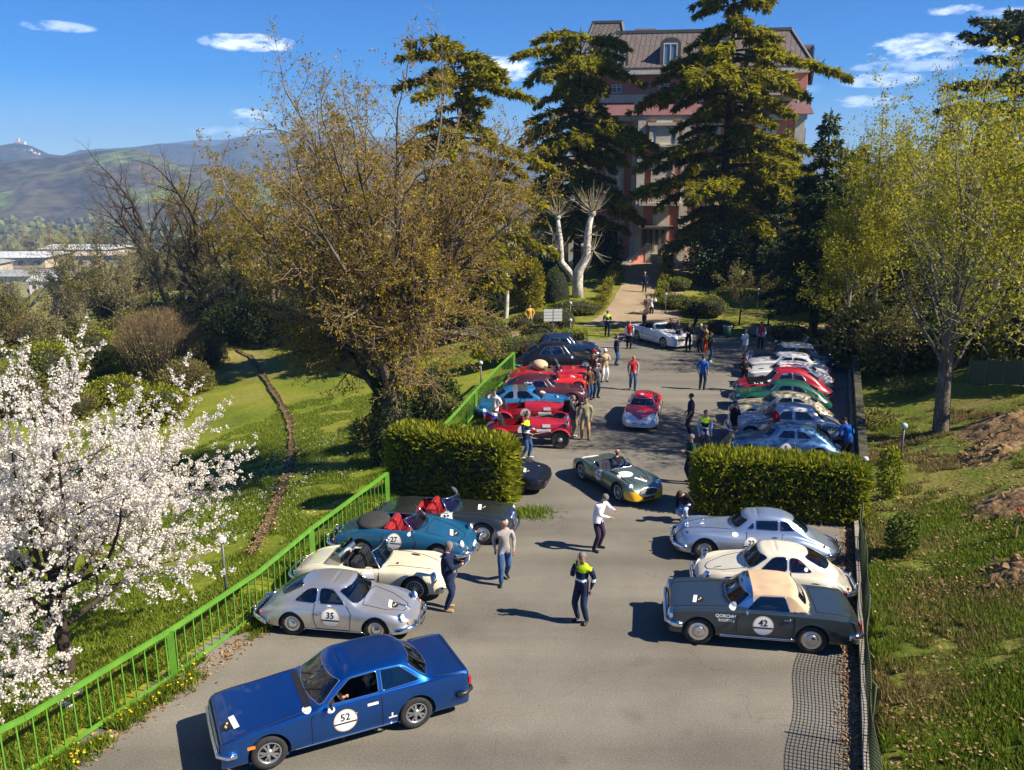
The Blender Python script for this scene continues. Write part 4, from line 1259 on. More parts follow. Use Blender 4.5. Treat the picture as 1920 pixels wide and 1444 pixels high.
# bushes of the brow
bl = [((305, 722), (3.7, 3.0, 3.3), 3400, L_OLIVE, 'big rounded bush of brown twigs at the end of the left lawn', 2200),
  ((300, 618), (4.2, 3.0, 1.9), 4200, L_DARK, 'dark thicket at the foot of the leaning oak', 200),
  ((365, 622), (3.8, 3.0, 1.7), 4200, L_OLIVE, 'olive thicket between the oak trunks, behind the brown bush', 500),
  ((440, 628), (4.0, 3.0, 3.2), 4200, L_DARK, 'dark thicket at the far end of the left lawn', 200),
  ((505, 622), (4.0, 3.0, 3.4), 4200, L_DARK, 'dark thicket beside the budding tree with golden tips', 200),
  ((575, 616), (4.2, 3.0, 3.6), 4200, L_DARK, 'dark thicket left behind the huge tree', 200),
  ((650, 608), (4.4, 3.0, 3.4), 4200, L_OLIVE, 'olive thicket straight behind the huge tree', 400),
  ((175, 700), (3.2, 2.6, 2.3), 5200, L_HEDGE, 'yellow-green bramble thicket behind the cherry blossom', 60),
  ((95, 730), (3.4, 2.6, 2.2), 5200, L_HEDGE, 'low yellow-green thicket at the left below the grey twigs', 60),
  ((352, 742), (2.0, 1.7, 1.5), 3600, L_OLIVE, 'brown-green twiggy bush at the right foot of the big brown bush', 600), ((300, 795), (2.2, 1.8, 1.4), 3400, L_HEDGE, 'green bramble clump at the lawn edge behind the cherry tips', 100), ((260, 700), (2.4, 2.0, 2.0), 3600, L_HEDGE, 'yellow-green thicket close left of the big brown bush', 200), ((395, 690), (1.6, 1.4, 1.5), 3000, L_OLIVE, 'small twiggy bush right of the big brown bush', 500),
  ((716, 838), (1.2, 1.0, .9), 2600, L_OLIVE, 'low scrub at the foot of the huge tree, lawn side', 200), ((800, 790), (1.6, 1.2, 1.4), 3000, L_DARK, 'dark shrub at the foot of the huge tree, railing side', 60),
  ((225, 760), (2.2, 1.8, 1.3), 3200, L_HEDGE, 'low yellow-green thicket between the brown bush and the cherry', 60), ((20, 780), (2.6, 2.0, 1.8), 3200, L_OLIVE, 'olive thicket at the left edge behind the cherry blossom', 200), ((130, 790), (2.2, 1.8, 1.3), 2800, L_OLIVE, 'low olive thicket right behind the cherry', 200),
  ((215, 610), (1.8, 1.8, 1.9), 3200, L_DARK, 'dark ivy-covered stump bush between the brown bush and the brow', 40),
  ((420, 640), (2.0, 2.0, 1.9), 3600, L_DARK, 'dark evergreen bush at the foot of the upright oak', 40),
  ((500, 650), (2.3, 2.0, 2.1), 3600, L_DARK, 'dark evergreen thicket under the low budding tree', 60),
  ((575, 610), (2.4, 2.2, 2.2), 3600, L_DARK, 'dark evergreen thicket left of the huge trunk', 60),
  ((60, 660), (2.4, 2.2, 2.0), 2400, L_OLIVE, 'olive twiggy bush at the left edge above the blossom', 400),
  ((-40, 690), (2.6, 2.4, 2.2), 2000, L_OLIVE, 'olive twiggy bush cut off by the left edge', 300),
  ((130, 610), (2.2, 2.2, 2.0), 2400, L_BEIGE, 'pale beige twiggy bush in front of the factory roofs', 400),
  ((455, 645), (2.4, 2.0, 2.4), 4200, L_DARK, 'dark bush right of the upright oak trunk', 80), ((540, 640), (2.6, 2.2, 2.3), 4200, L_DARK, 'dark bush at the top end of the lawn gully', 80), ((625, 625), (2.6, 2.2, 2.2), 4000, L_OLIVE, 'olive bush close behind the huge trunk', 200),
  ((240, 660), (2.3, 2.1, 2.0), 3600, L_OLIVE, 'olive twiggy bush left of the big brown bush', 400), ((20, 640), (2.6, 2.2, 2.4), 3600, L_BEIGE, 'pale beige bush at the left edge over the thicket', 400), ((190, 590), (2.4, 2.2, 2.6), 3600, L_BEIGE, 'tall pale bush before the factory roofs', 400),
  ((-160, 690), (3.4, 3.0, 3.0), 3600, L_OLIVE, 'olive twiggy bush outside the left edge, nearer', 300), ((-300, 680), (3.6, 3.0, 3.2), 3600, L_HEDGE, 'green bush well outside the left edge', 200), ((-460, 690), (3.6, 3.0, 3.2), 3200, L_OLIVE, 'olive bush farthest outside the left edge', 200),
  ((355, 600), (1.9, 1.9, 1.8), 2600, L_OLIVE, 'olive bush between the feet of the two oaks', 300)]
for (p, r, n, lf, lab, tw) in bl:
 s = spot(*p)
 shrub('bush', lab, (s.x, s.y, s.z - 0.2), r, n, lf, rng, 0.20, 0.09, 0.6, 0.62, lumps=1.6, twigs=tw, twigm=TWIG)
# the blossoming cherry beside the fence
rng = np.random.default_rng(52)
b = np.array(spot(132, 1262)) - np.array([0, 0, 0.2])
cf = [dict(seg=5, gnarl=0.06, trop=0.0, taper=0.65),
  dict(n=13, seg=8, len=1.55, ang=60, gnarl=0.11, trop=0.045, start=0.40, rr=0.55, taper=0.25, apical=0.1),
  dict(n=10, seg=6, len=0.50, ang=42, gnarl=0.12, trop=0.02, start=0.2, rr=0.5, taper=0.3, apical=0.4),
  dict(n=7, seg=5, len=0.50, ang=42, gnarl=0.13, trop=0.02, start=0.15, rr=0.5, taper=0.4)]
segs, tips = grow(rng, b, (-0.05, 0.05, 1), 2.65, 0.17, cf)
k = rng.random(len(tips)) < 0.98
ce = tips[k][:, :3] + rng.normal(0, 0.03, (k.sum(), 3))
extra = tips[rng.random(len(tips)) < 0.75]
ce = np.concatenate([ce, extra[:, :3] - extra[:, 3:] * rng.uniform(0.05, 0.16, (len(extra), 1)) + rng.normal(0, 0.04, (len(extra), 3))])
pet = 12
C = np.repeat(ce, pet, 0)
o = rng.normal(0, 1, (len(C), 3)); o /= np.linalg.norm(o, axis=1, keepdims=True)
V, F = cards(rng, C + o * 0.028, o, 0.043, 0.046, 0.7)
put_tree('cherry_tree', 'cherry tree in full white blossom on the lawn outside the green fence', segs, [9, 6, 4, 3], [(V, F, L_BLOSSOM)], BARK_D, TWIG_D, split=2, loc=b)
# the yellow-green tree on the bank, right
rng = np.random.default_rng(63)
b = np.array(spot(1763, 812)) - np.array([0, 0, 0.2])
cf = [dict(seg=8, gnarl=0.02, trop=0.03, taper=0.30),
  dict(n=21, seg=7, len=0.62, ang=46, gnarl=0.10, trop=0.075, start=0.22, rr=0.36, taper=0.25, apical=0.45),
  dict(n=8, seg=5, len=0.46, ang=42, gnarl=0.14, trop=0.06, start=0.18, rr=0.5, taper=0.3),
  dict(n=6, seg=4, len=0.46, ang=42, gnarl=0.17, trop=0.03, start=0.15, rr=0.5, taper=0.5)]
segs, tips = grow(rng, b, (-0.02, 0.0, 1), 8.6, 0.30, cf)
# crown thinned on its far side to let sunlight onto the red coupe
kt = (tips[:, 1] - b[1] < .5) | (rng.random(len(tips)) < .12)
tips = tips[kt]
for q_ in (2, 3):
 ks = (segs[q_][:, 1] - b[1] < .5) | (np.sin(np.arange(len(segs[q_])) // (5 if q_ == 2 else 4) * 12.9898) * 43758.5453 % 1 < .12)
 segs[q_] = segs[q_][ks]
lv = tip_leaves(rng, tips, 0.8, 3, 0.15, 0.095, 0.062, 1.0)
put_tree('spring_tree', 'tree in fresh yellow-green leaf on the grassy bank, pale twigs showing', segs, [12, 6, 4, 3], [(lv[0], lv[1], L_SPRING)], BARK, TWIG_P, split=2, loc=b)
# more of the same kind behind and beside it
for (px, py, Y, H, r, seed, lab, lf, tw) in ((1960, 640, 30, 8.0, .24, 64, 'yellow-green tree cut off by the right edge, beside the tree on the bank', L_SPRING, TWIG_P),
           (1640, 600, 52, 9.0, .22, 65, 'slim pale-barked tree with sparse yellow leaves behind the tree on the bank', L_SPRING, TWIG_P),
           (1700, 600, 62, 9.5, .22, 66, 'tall slim tree with bare top twigs behind the tree on the bank', L_BEIGE, TWIG_P),
           (1860, 600, 50, 8.5, .25, 67, 'bushy yellow-green tree at the right behind the tree on the bank', L_SPRING, TWIG_P),
           (1585, 610, 50, 6.0, .16, 68, 'low yellow-green tree between the spruce and the slim pale tree', L_SPRING, TWIG_P),
           (1800, 600, 44, 7.4, .2, 69, 'yellow-green tree showing right behind the stem of the tree on the bank', L_SPRING, TWIG_P)):
 rng = np.random.default_rng(seed)
 b = foot(px, py, Y)
 c2 = [dict(c) for c in cf]; c2[1]['n'] = 18; c2[2]['n'] = 6; c2[3]['n'] = 5
 segs, tips = grow(rng, b, (0, 0, 1), H, r, c2)
 lv = tip_leaves(rng, tips, 0.8, 4, 0.14, 0.16, 0.10, 1.0)
 put_tree('spring_tree', lab, segs, [7, 4, 3, 3], [(lv[0], lv[1], lf)], BARK_P, tw, split=2, loc=b, group='trees on the bank')
# cedars before the villa
rng = np.random.default_rng(71)
b = foot(1350, 500, 78)
conifer('cedar_tree', 'tallest cedar, in front of the villa, right of its entrance', b, 29.5, 9.6, rng, tiers=128, card_n=165, L=0.58, W=0.14, z0=0.13, trunk_r=0.5, rise=0.22, droop=0.72, top=0.45)
rng = np.random.default_rng(72)
b = foot(1082, 480, 81)
conifer('cedar_tree', 'flat-topped cedar in front of the villa, left of its entrance', b, 22.0, 7.4, rng, tiers=98, card_n=150, L=0.58, W=0.14, z0=0.16, trunk_r=0.42, rise=0.14, droop=0.72, top=0.85)
rng = np.random.default_rng(73)
b = foot(872, 520, 62)
conifer('cedar_tree', 'cedar with a bent leaning tip, standing behind the huge budding tree', b, 20.6, 7.6, rng, tiers=84, card_n=135, L=0.56, W=0.14, z0=0.2, bent=(0.80, (-2.4, 0, 0.2)), trunk_r=0.4, rise=0.05, droop=0.55, top=0.42)
rng = np.random.default_rng(74)
b = foot(1524, 622, 56)
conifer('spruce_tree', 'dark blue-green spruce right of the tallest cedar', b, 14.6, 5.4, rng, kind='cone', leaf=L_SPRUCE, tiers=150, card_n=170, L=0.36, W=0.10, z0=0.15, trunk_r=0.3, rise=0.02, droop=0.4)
rng = np.random.default_rng(75)
b = foot(1872, 420, 84)
conifer('cedar_tree', 'open layered cedar at the upper right, bare stem below its flat top', b, 22.8, 7.5, rng, kind='flat', tiers=46, card_n=160, L=0.55, W=0.15, z0=0.58, trunk_r=0.4, rise=0.1, droop=0.25, leaf=L_SPRUCE)
rng = np.random.default_rng(76)
b = foot(1765, 420, 80)
conifer('fir_tree', 'slender dark fir with a pointed tip at the upper right', b, 17.6, 3.4, rng, kind='cone', leaf=L_CEDAR, tiers=130, card_n=130, L=0.45, W=0.13, z0=0.1, trunk_r=0.25)
rng = np.random.default_rng(77)
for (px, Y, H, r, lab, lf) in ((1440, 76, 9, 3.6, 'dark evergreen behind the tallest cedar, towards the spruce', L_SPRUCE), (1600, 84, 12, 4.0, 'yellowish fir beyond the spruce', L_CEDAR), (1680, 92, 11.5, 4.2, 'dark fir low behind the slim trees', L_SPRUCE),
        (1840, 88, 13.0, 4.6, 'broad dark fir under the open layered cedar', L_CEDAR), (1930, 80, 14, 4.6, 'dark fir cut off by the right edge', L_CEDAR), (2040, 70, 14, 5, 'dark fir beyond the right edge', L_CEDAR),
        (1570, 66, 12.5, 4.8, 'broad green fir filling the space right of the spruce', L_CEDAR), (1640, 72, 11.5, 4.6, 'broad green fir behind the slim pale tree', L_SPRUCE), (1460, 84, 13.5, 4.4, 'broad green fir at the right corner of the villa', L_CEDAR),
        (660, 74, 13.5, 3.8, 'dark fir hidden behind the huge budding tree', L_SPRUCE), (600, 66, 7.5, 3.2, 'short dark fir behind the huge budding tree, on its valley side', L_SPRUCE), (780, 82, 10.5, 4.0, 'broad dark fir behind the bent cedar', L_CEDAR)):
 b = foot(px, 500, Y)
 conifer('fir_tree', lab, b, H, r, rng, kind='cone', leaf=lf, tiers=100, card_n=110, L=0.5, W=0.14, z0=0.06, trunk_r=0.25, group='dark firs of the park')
# two pollarded planes, really one forked trunk, with bursts of twigs
rng = np.random.default_rng(81)
b = foot(1083, 568, 70)
S = lambda px, py: np.array(at_dist(px, py, 70))
pl = empty('pollarded_tree', tuple(b)); tag(pl, 'white-barked pollarded tree forking into two stems with bursts of bare twigs', 'tree')
mbt = MB()
stem1 = [b - np.array([0, 0, .2]), S(1083, 530), S(1085, 508), S(1101, 480), S(1101, 455), S(1104, 425), S(1110, 400)]
stem2 = [S(1084, 545), S(1072, 515), S(1052, 492), S(1050, 450), S(1047, 425), S(1046, 408)]
mbt.tube([p - b for p in stem1], [.52, .44, .42, .34, .31, .27, .20], 10)
mbt.tube([p - b for p in stem2], [.30, .28, .28, .24, .20, .13], 10)
mbt.tube([S(1050, 462) - b, S(1040, 448) - b, S(1037, 440) - b], [.14, .12, .12], 8)
mbt.sphere(stem1[-1] - b, .33); mbt.sphere(stem2[-1] - b, .24)
mbt.build('trunk', BARK_W, pl)
sg = []
for (c, n, Lm, up) in ((stem1[-1], 60, 2.6, 1.0), (stem2[-1], 45, 2.0, 1.0), (S(1037, 440), 22, 1.5, .3), (S(1112, 470), 20, 2.0, .2), (S(1050, 470), 16, 1.6, .2), (S(1108, 440), 14, 1.6, .3)):
 for i in range(n):
  d = rnd_dir(rng) + np.array([0, 0, up]); d /= np.linalg.norm(d)
  p = np.array(c) - b; L = Lm * rng.uniform(0.5, 1.1)
  for k in range(4):
   q = p + d * L / 4
   sg.append((*p, *q, .035 * (1 - k / 5), .035 * (1 - (k + 1) / 5)))
   d = d + rng.normal(0, .07, 3) + np.array([0, 0, .06]); d /= np.linalg.norm(d); p = q
V, F = tubes(np.array(sg), 3)
mesh_np('crown', V, F, TWIG_P, pl)
# bare shrubs-trees seen left of it
for (px, py, Y, H, seed, bk, tw, lab) in ((948, 585, 64, 6.4, 82, BARK_W, TWIG, 'slim pale trunk with bare twigs left of the yellow-green laurel'), (985, 480, 78, 6.0, 83, BARK_P, TWIG, 'slim bare grey tree behind the yellow-green laurel'),
          (1690, 690, 40, 3.0, 84, BARK_D, TWIG_D, 'small bare tree in the shade behind the tree on the bank'), (1385, 615, 60, 2.6, 85, BARK_D, TWIG, 'small thorny bare tree on the grass behind the green bin'),
          (1440, 608, 60, 2.2, 87, BARK_D, TWIG_D, 'small dark bare sapling right of the thorny one'), (905, 640, 50, 2.4, 86, BARK_D, TWIG, 'small bare shrub tree by the left side road')):
 rng = np.random.default_rng(seed)
 b = foot(px, py, Y)
 segs, tips = grow(rng, b, (0, 0, 1), H, 0.2 if H > 4 else 0.07, bare_cfg(8, 5, 4, 3, .14, .06))
 lv = tip_leaves(rng, tips, 0.25, 2, .1, .12, .07)
 put_tree('bare_tree', lab, segs, [7, 4, 3, 3, 3], [(lv[0], lv[1], L_OLIVE)], bk, tw, split=2, loc=b, group='small bare trees of the park')
b = foot(985, 520, 66)
rng = np.random.default_rng(88)
shrub('laurel_tree', 'yellow-green laurel bush tree in full sun left of the pollarded tree', (b[0], b[1], b[2]), (1.5, 1.4, 2.2), 4600, L_YEL, rng, 0.22, 0.12, .65, .7, lumps=1.5, cat='tree')
# dark evergreen masses by the entrance
rng = np.random.default_rng(91)
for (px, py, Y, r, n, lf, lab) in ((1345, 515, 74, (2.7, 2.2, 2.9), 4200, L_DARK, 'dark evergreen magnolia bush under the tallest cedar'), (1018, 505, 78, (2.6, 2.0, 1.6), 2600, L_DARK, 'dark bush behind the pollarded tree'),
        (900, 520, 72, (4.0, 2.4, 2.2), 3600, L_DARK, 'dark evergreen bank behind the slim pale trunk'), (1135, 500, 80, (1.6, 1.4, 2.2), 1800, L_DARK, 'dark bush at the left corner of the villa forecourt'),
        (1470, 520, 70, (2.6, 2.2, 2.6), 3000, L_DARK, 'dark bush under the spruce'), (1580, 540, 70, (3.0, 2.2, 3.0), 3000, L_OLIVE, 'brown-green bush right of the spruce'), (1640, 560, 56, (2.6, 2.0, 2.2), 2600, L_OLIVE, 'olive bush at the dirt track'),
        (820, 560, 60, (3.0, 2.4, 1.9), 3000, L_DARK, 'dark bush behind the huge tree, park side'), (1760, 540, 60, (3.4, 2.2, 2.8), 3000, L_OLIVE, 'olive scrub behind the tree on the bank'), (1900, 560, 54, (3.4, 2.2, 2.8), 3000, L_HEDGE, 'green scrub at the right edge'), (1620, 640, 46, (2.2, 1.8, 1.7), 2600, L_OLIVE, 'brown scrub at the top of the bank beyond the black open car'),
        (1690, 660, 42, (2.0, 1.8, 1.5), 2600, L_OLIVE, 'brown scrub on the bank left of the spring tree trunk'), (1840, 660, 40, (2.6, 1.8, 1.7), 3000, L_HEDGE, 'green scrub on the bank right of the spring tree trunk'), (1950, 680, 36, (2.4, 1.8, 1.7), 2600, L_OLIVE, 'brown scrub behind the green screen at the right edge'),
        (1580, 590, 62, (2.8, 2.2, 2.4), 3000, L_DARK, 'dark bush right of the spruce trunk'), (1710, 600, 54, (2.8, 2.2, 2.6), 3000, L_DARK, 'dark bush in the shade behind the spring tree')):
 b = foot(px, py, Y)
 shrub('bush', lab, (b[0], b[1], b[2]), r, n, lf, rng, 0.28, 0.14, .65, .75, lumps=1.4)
# clipped shrubs of the forecourt
cl = [((1042, 570), 'cone', (1.20, 1.20, 1.45), 4200, L_BOX, 'dark clipped cone of box beside the white-barked tree', .09, .05),
  ((1272, 546), 'ball', (1.15, 0.9, 0.62), 2200, L_HEDGE, 'small rounded clipped bush right of the path, topmost of the group'),
  ((1262, 580), 'ball', (1.25, 1.0, 0.62), 2200, L_HEDGE, 'rounded clipped bush right of the path beside the white convertible'),
  ((1300, 592), 'ball', (1.3, 1.0, 0.72), 2200, L_HEDGE, 'rounded clipped bush, middle of the three in front'),
  ((1330, 595), 'ball', (1.35, 1.1, 0.85), 2600, L_HEDGE, 'largest rounded clipped bush right of the path, towards the green bin'),
  ((1078, 590), 'ball', (2.3, 1.1, 0.55), 3600, L_HEDGE, 'low spreading juniper below the white-barked tree'),
  ((1052, 617), 'ball', (1.0, 0.9, 0.75), 1800, L_OLIVE, 'grey-green round shrub behind the sign board'),
  ((930, 648), 'ball', (0.95, 0.9, 0.80), 2000, L_OLIVE, 'round shrub by the left side road'),
  ((1010, 640), 'ball', (1.3, 0.8, 0.6), 2000, L_OLIVE, 'loose shrub at the foot of the sign board'),
  ((1068, 652), 'box', (0.95, 0.7, 0.55), 2200, L_HEDGE, 'clipped box bush behind the dark blue saloon'),
  ((975, 618), 'ball', (0.9, 0.8, 0.5), 1400, L_OLIVE, 'flat shrub behind the man in the yellow jacket'),
  ((1000, 606), 'ball', (1.2, 0.8, 0.45), 1400, L_OLIVE, 'flat brownish shrub on the lawn left of the cone'),
  ((1480, 640), 'ball', (1.4, 0.9, 0.6), 1500, L_OLIVE, 'low scrub behind the white-roofed saloon'),
  ((1350, 625), 'ball', (0.9, 0.7, 0.5), 1200, L_OLIVE, 'low scrub behind the green bin')]
for c in cl:
 s = spot(*c[0])
 L, W = (c[6], c[7]) if len(c) > 7 else (0.11, 0.06)
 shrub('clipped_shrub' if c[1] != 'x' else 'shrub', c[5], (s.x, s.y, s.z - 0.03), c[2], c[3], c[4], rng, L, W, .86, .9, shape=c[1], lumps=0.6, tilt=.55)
# yellow edging shrubs along both sides of the path
for i, (px, py) in enumerate(((1128, 578), (1134, 562), (1140, 548), (1147, 534), (1153, 520), (1243, 556), (1246, 542), (1248, 528), (1252, 514), (1237, 572))):
 s = spot(px, py)
 side = 'left' if i < 5 else 'right'
 o = ('nearest to the car park', 'second', 'third', 'fourth', 'last before the villa')[i if i < 5 else (i - 5 if i < 9 else 4)]
 lab = 'yellow edging bush along the ' + ('pollard' if i < 5 else 'clipped bush') + ' side of the path, ' + ('nearest to the car park', 'second from the car park', 'third from the car park', 'fourth from the car park', 'last before the villa')[(i if i < 5 else (4 if i == 8 else (0 if i == 9 else i - 4)))]
 shrub('edging_bush', lab, (s.x, s.y, s.z), (0.55, 0.75, 0.65), 700, (L_YEL, L_HEDGE)[i % 2 if i > 1 else 0], rng, .14, .07, .6, .6, lumps=1.2, group='yellow bushes edging the path')
# hedges
def hedge(name, label, p0, p1, width, height, n, leaf, seed, L=.27, W=.060, zb=0.0, round_=True):
 rng = np.random.default_rng(seed)
 p0, p1 = Vector(p0), Vector(p1)
 d = p1 - p0; ln = d.length; az = math.atan2(d.y, d.x)
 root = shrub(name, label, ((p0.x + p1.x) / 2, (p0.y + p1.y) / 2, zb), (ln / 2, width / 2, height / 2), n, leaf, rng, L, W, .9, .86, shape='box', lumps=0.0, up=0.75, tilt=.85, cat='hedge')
 root.rotation_euler = (0, 0, az)
 me = root.children[0].data
 v = np.zeros(len(me.vertices) * 3, np.float32); me.vertices.foreach_get('co', v); v = v.reshape(-1, 3)
 bump = (noise2(v[:, 0] * 1.7 + 9, v[:, 1] * 1.7 + 4, seed, 3) - 0.5)
 v[:, 2] += bump * 0.62 * np.clip(v[:, 2] / height, 0, 1)
 v[:, 1] += (noise2(v[:, 0] * 1.3, v[:, 2] * 1.3, seed + 3, 3) - 0.5) * 0.55 * np.sign(v[:, 1])
 v[:, 0] += (noise2(v[:, 1] * 1.3, v[:, 2] * 1.3, seed + 5, 3) - 0.5) * 0.45 * np.sign(v[:, 0])
 me.vertices.foreach_set('co', v.ravel()); me.update()
 return root
hedge('bamboo_hedge', 'clipped yellow-green bamboo hedge on the left, between the dark green roadster and the wedge car', (-3.9, 27.3), (0.0, 25.5), 1.15, 2.15, 15000, L_HEDGE, 101)
hedge('bamboo_hedge', 'clipped bamboo hedge on the right, behind the silver-blue coupe', (5.75, 25.3), (10.55, 24.25), 1.15, 1.85, 16000, L_HEDGE, 102)
hedge('low_hedge', 'low clipped green hedge behind the top of the green fence', (-2.2, 48.2), (3.4, 51.3), 1.5, 1.0, 5200, L_HEDGE, 103, .11, .06)
# ------------------------------------------------------------------ the green fence
M_FENCE = mat('green_fence_paint', (0.100, 0.265, 0.024), 0.5, var=0.14, scale=2.5, spec=.4)
BAL = None
def green_fence(label, pts, posts, spacing=0.25, H=1.13):
 global BAL
 p0 = Vector((pts[0][0], pts[0][1], 0))
 root = empty('fence', p0); tag(root, label, 'fence')
 P = [Vector((p[0], p[1], 0)) - p0 for p in pts]
 top, bot = MB(), MB()
 for a, b in zip(P[:-1], P[1:]):
  top.bar(a + Vector((0, 0, H)), b + Vector((0, 0, H)), .07, .09); bot.bar(a + Vector((0, 0, .14)), b + Vector((0, 0, .14)), .05, .07)
 top.build('top_rail', M_FENCE, root); bot.build('bottom_rail', M_FENCE, root)
 if BAL is None:
  m = MB(); m.box((0, 0, (H + .14) / 2), (.024, .024, H - .14)); o = m.build('baluster', M_FENCE, root); BAL = o.data; bpy.data.objects.remove(o)
 for a, b in zip(P[:-1], P[1:]):
  d = b - a; n = int(d.length / spacing); rz = math.atan2(d.y, d.x)
  for k in range(n):
   o = link_mesh('baluster', BAL, root); o.location = a + d * ((k + .5) / n); o.rotation_euler = (random.gauss(0, .006), random.gauss(0, .006), rz)
 for q in posts:
  v = Vector((q[0], q[1], 0)) - p0
  m = MB(); m.box((v.x, v.y, (H - .06) / 2), (.13, .13, H + .1), 0, rz=.38); m.build('post', M_FENCE, root)
  f = MB(); f.box((v.x, v.y, .04), (.42, .34, .12), 0, rz=.4); f.build('footing', M_CONC, root)
 return root
g = lambda px, py: tuple(spot(px, py, 0.1))[:2]
n_pts = [(-10.3, 10.0), g(60, 1446), g(327, 1268), g(490, 1149), g(587, 1060), g(727, 946)]
green_fence('bright green railing along the left edge of the car park, in front of the cherry', n_pts, [n_pts[2], n_pts[4], n_pts[5], n_pts[0]])
b_pts = [g(815, 868), g(860, 815), g(892, 775), g(930, 731), g(963, 697)]
green_fence('bright green railing behind the red racers, beyond the left hedge', b_pts, [b_pts[0], b_pts[2], b_pts[4]])
# ------------------------------------------------------------------ netting fence along the bank and its shadow
M_NET = mat('dark_green_net', (0.060, 0.078, 0.032), 0.8)
nt = empty('net_fence', (0, 0, 0)); tag(nt, 'dark plastic net fence standing on the kerb of the bank, throwing a gridded shadow', 'fence')
segs = []
Hn = 1.15
s_n = KERB_S + .14
t0, t1 = 7.0, 24.5
rngn = np.random.default_rng(5)
sag = lambda t: 0.03 * math.sin(t * 2.1) + 0.05 * math.sin(t * .7)
for k in range(19):
 z = .10 + k * .058
 tt = np.arange(t0, t1 + .01, .5)
 for a, b in zip(tt[:-1], tt[1:]):
  xa, xb = xy(s_n + sag(a) * z, a), xy(s_n + sag(b) * z, b)
  segs.append((xa[0], xa[1], z + .02 * math.sin(a * 1.9), xb[0], xb[1], z + .02 * math.sin(b * 1.9),   .0072, .0072))
for t in np.arange(t0, t1, .10):
 xa, xb = xy(s_n, t), xy(s_n + sag(t) * Hn, t)
 segs.append((xa[0], xa[1], .1, xb[0], xb[1], Hn + .02 * math.sin(t * 1.9), .0125, .0125))
V, F = tubes(np.array(segs), 3)
tag(mesh_np('netting', V, F, M_NET, nt), kind='stuff')
for t in (8.0, 11.5, 15.0, 18.6, 22.2, 24.5):
 m = MB(); q = xy(s_n + .03, t); m.tube([(q[0], q[1], 0), (q[0], q[1], Hn + .12)], .024, 8); m.build('post', M_NET, nt)
# low wall under the far end of the bank, shade painted into its colour
dw = empty('low_wall', (*xy(KERB_S + .35, 42), 0), math.atan2(AX.y, AX.x)); tag(dw, 'low wall painted dark as shade at the foot of the bank behind the right row of cars', 'wall')
M_WALLSHADE = ramp_mat('wall_painted_shade', [(.3, (.035, .035, .022)), (.7, (.10, .095, .06))], scale=2, rough=.95, bump=.5, bscale=10)
for k in range(20):
 m = MB(); m.box((-11.5 + k * 1.2, 0, .40), (1.19, .30, 1.0 + .06 * random.random())); m.build('wall_block', M_WALLSHADE, dw)
# ------------------------------------------------------------------ lamps with globes, sign, bin, bollard, stakes
M_GLOBE = mat('lamp_globe', (0.50, 0.51, 0.53), 0.2, coat=.6); M_POLE = mat('lamp_pole', (0.10, 0.10, 0.10), 0.5)
lamps = [((1069, 612), 1.5, 'globe lamp beside the juniper at the foot of the path'), ((1069, 650), 1.5, 'globe lamp behind the clipped box bush'), ((1247, 590), 1.4, 'globe lamp left of the three clipped bushes'), ((1419, 586), 1.6, 'globe lamp in the shade of the spruce'),
   ((902, 738), 1.5, 'globe lamp just behind the far green railing'), ((788, 858), 1.2, 'globe lamp behind the left hedge, by the huge tree'), ((425, 1118), 1.4, 'globe lamp on the lawn by the near green railing'), ((1151, 492), 1.6, 'globe lamp before the left corner of the villa steps'),
   ((1688, 868), 1.2, 'globe lamp on the bank below the spring tree'), ((1616, 925), 1.0, 'small globe lamp at the end of the right hedge'), ((838, 622), 1.4, 'globe lamp near the left side road')]
lp0 = None
for (p, h, lab) in lamps:
 q = spot(*p)
 root = empty('lamp_post', q); tag(root, lab, 'lamp', 'globe lamps of the park')
 m = MB(); m.tube([(0, 0, -.1), (0, 0, h)], .035, 8); m.lathe([(.09, 0), (.09, .05), (.04, .10)], 10); m.build('pole', M_POLE, root)
 m = MB(); m.sphere((0, 0, h + .12), .115, 14, 9); m.build('globe', M_GLOBE, root)
q = spot(1036, 642)
sg = empty('sign_board', q, math.radians(8)); tag(sg, 'grey board of direction signs on a pole by the left row', 'sign')
m = MB(); m.tube([(0, 0, -.1), (0, 0, 2.15)], .045, 8); m.build('pole', M_POLE, sg)
M_SIGN = mat('sign_pale', (0.55, 0.55, 0.52), .5)
for k in range(4):
 for sgn in (-1, 1):
  m = MB(); m.box((sgn * .31, -.06, 1.45 + k * .20), (.56, .03, .17)); m.build('sign_panel', M_SIGN, sg)
q = spot(1363, 634)
bn = empty('litter_bin', q); tag(bn, 'green litter bin with a pale rim at the edge of the grass', 'bin')
M_BIN = mat('bin_green', (0.01, 0.12, 0.06), .5)
m = MB(); m.lathe([(.001, 0), (.22, 0), (.28, .75), (.25, .75), (.2, .05)], 14); m.build('bin_body', M_BIN, bn)
m = MB(); m.lathe([(.29, .74), (.30, .80), (.25, .80)], 14); m.build('rim', M_SIGN, bn)
q = spot(1214, 642)
bo = empty('barrier_post', q); tag(bo, 'red and white barrier post on a round foot by the white convertible', 'post')
m = MB(); m.lathe([(.001, 0), (.2, 0), (.2, .06), (.05, .09)], 14, None, 2)
for k in range(5): m.lathe([(.045, .09 + k * .18), (.045, .27 + k * .18)], 10, None, k % 2)
m.build('pole', [P_RED_ := mat('post_red', (.5, .02, .02), .5), WHITE_ := mat('post_white', (.72, .72, .7), .5), M_POLE], bo)
q = spot(1909, 1012)
stt = empty('survey_stake', q); tag(stt, 'pair of wooden stakes with a red-tipped crossbar beside the soil heap', 'stake')
M_WOOD = mat('raw_wood', (0.42, 0.25, 0.10), .8, var=.2, scale=6)
for x in (-.07, .16):
 m = MB(); m.bar((x, 0, -.1), (x, 0, .62), .05, .05); m.build('stake', M_WOOD, stt)
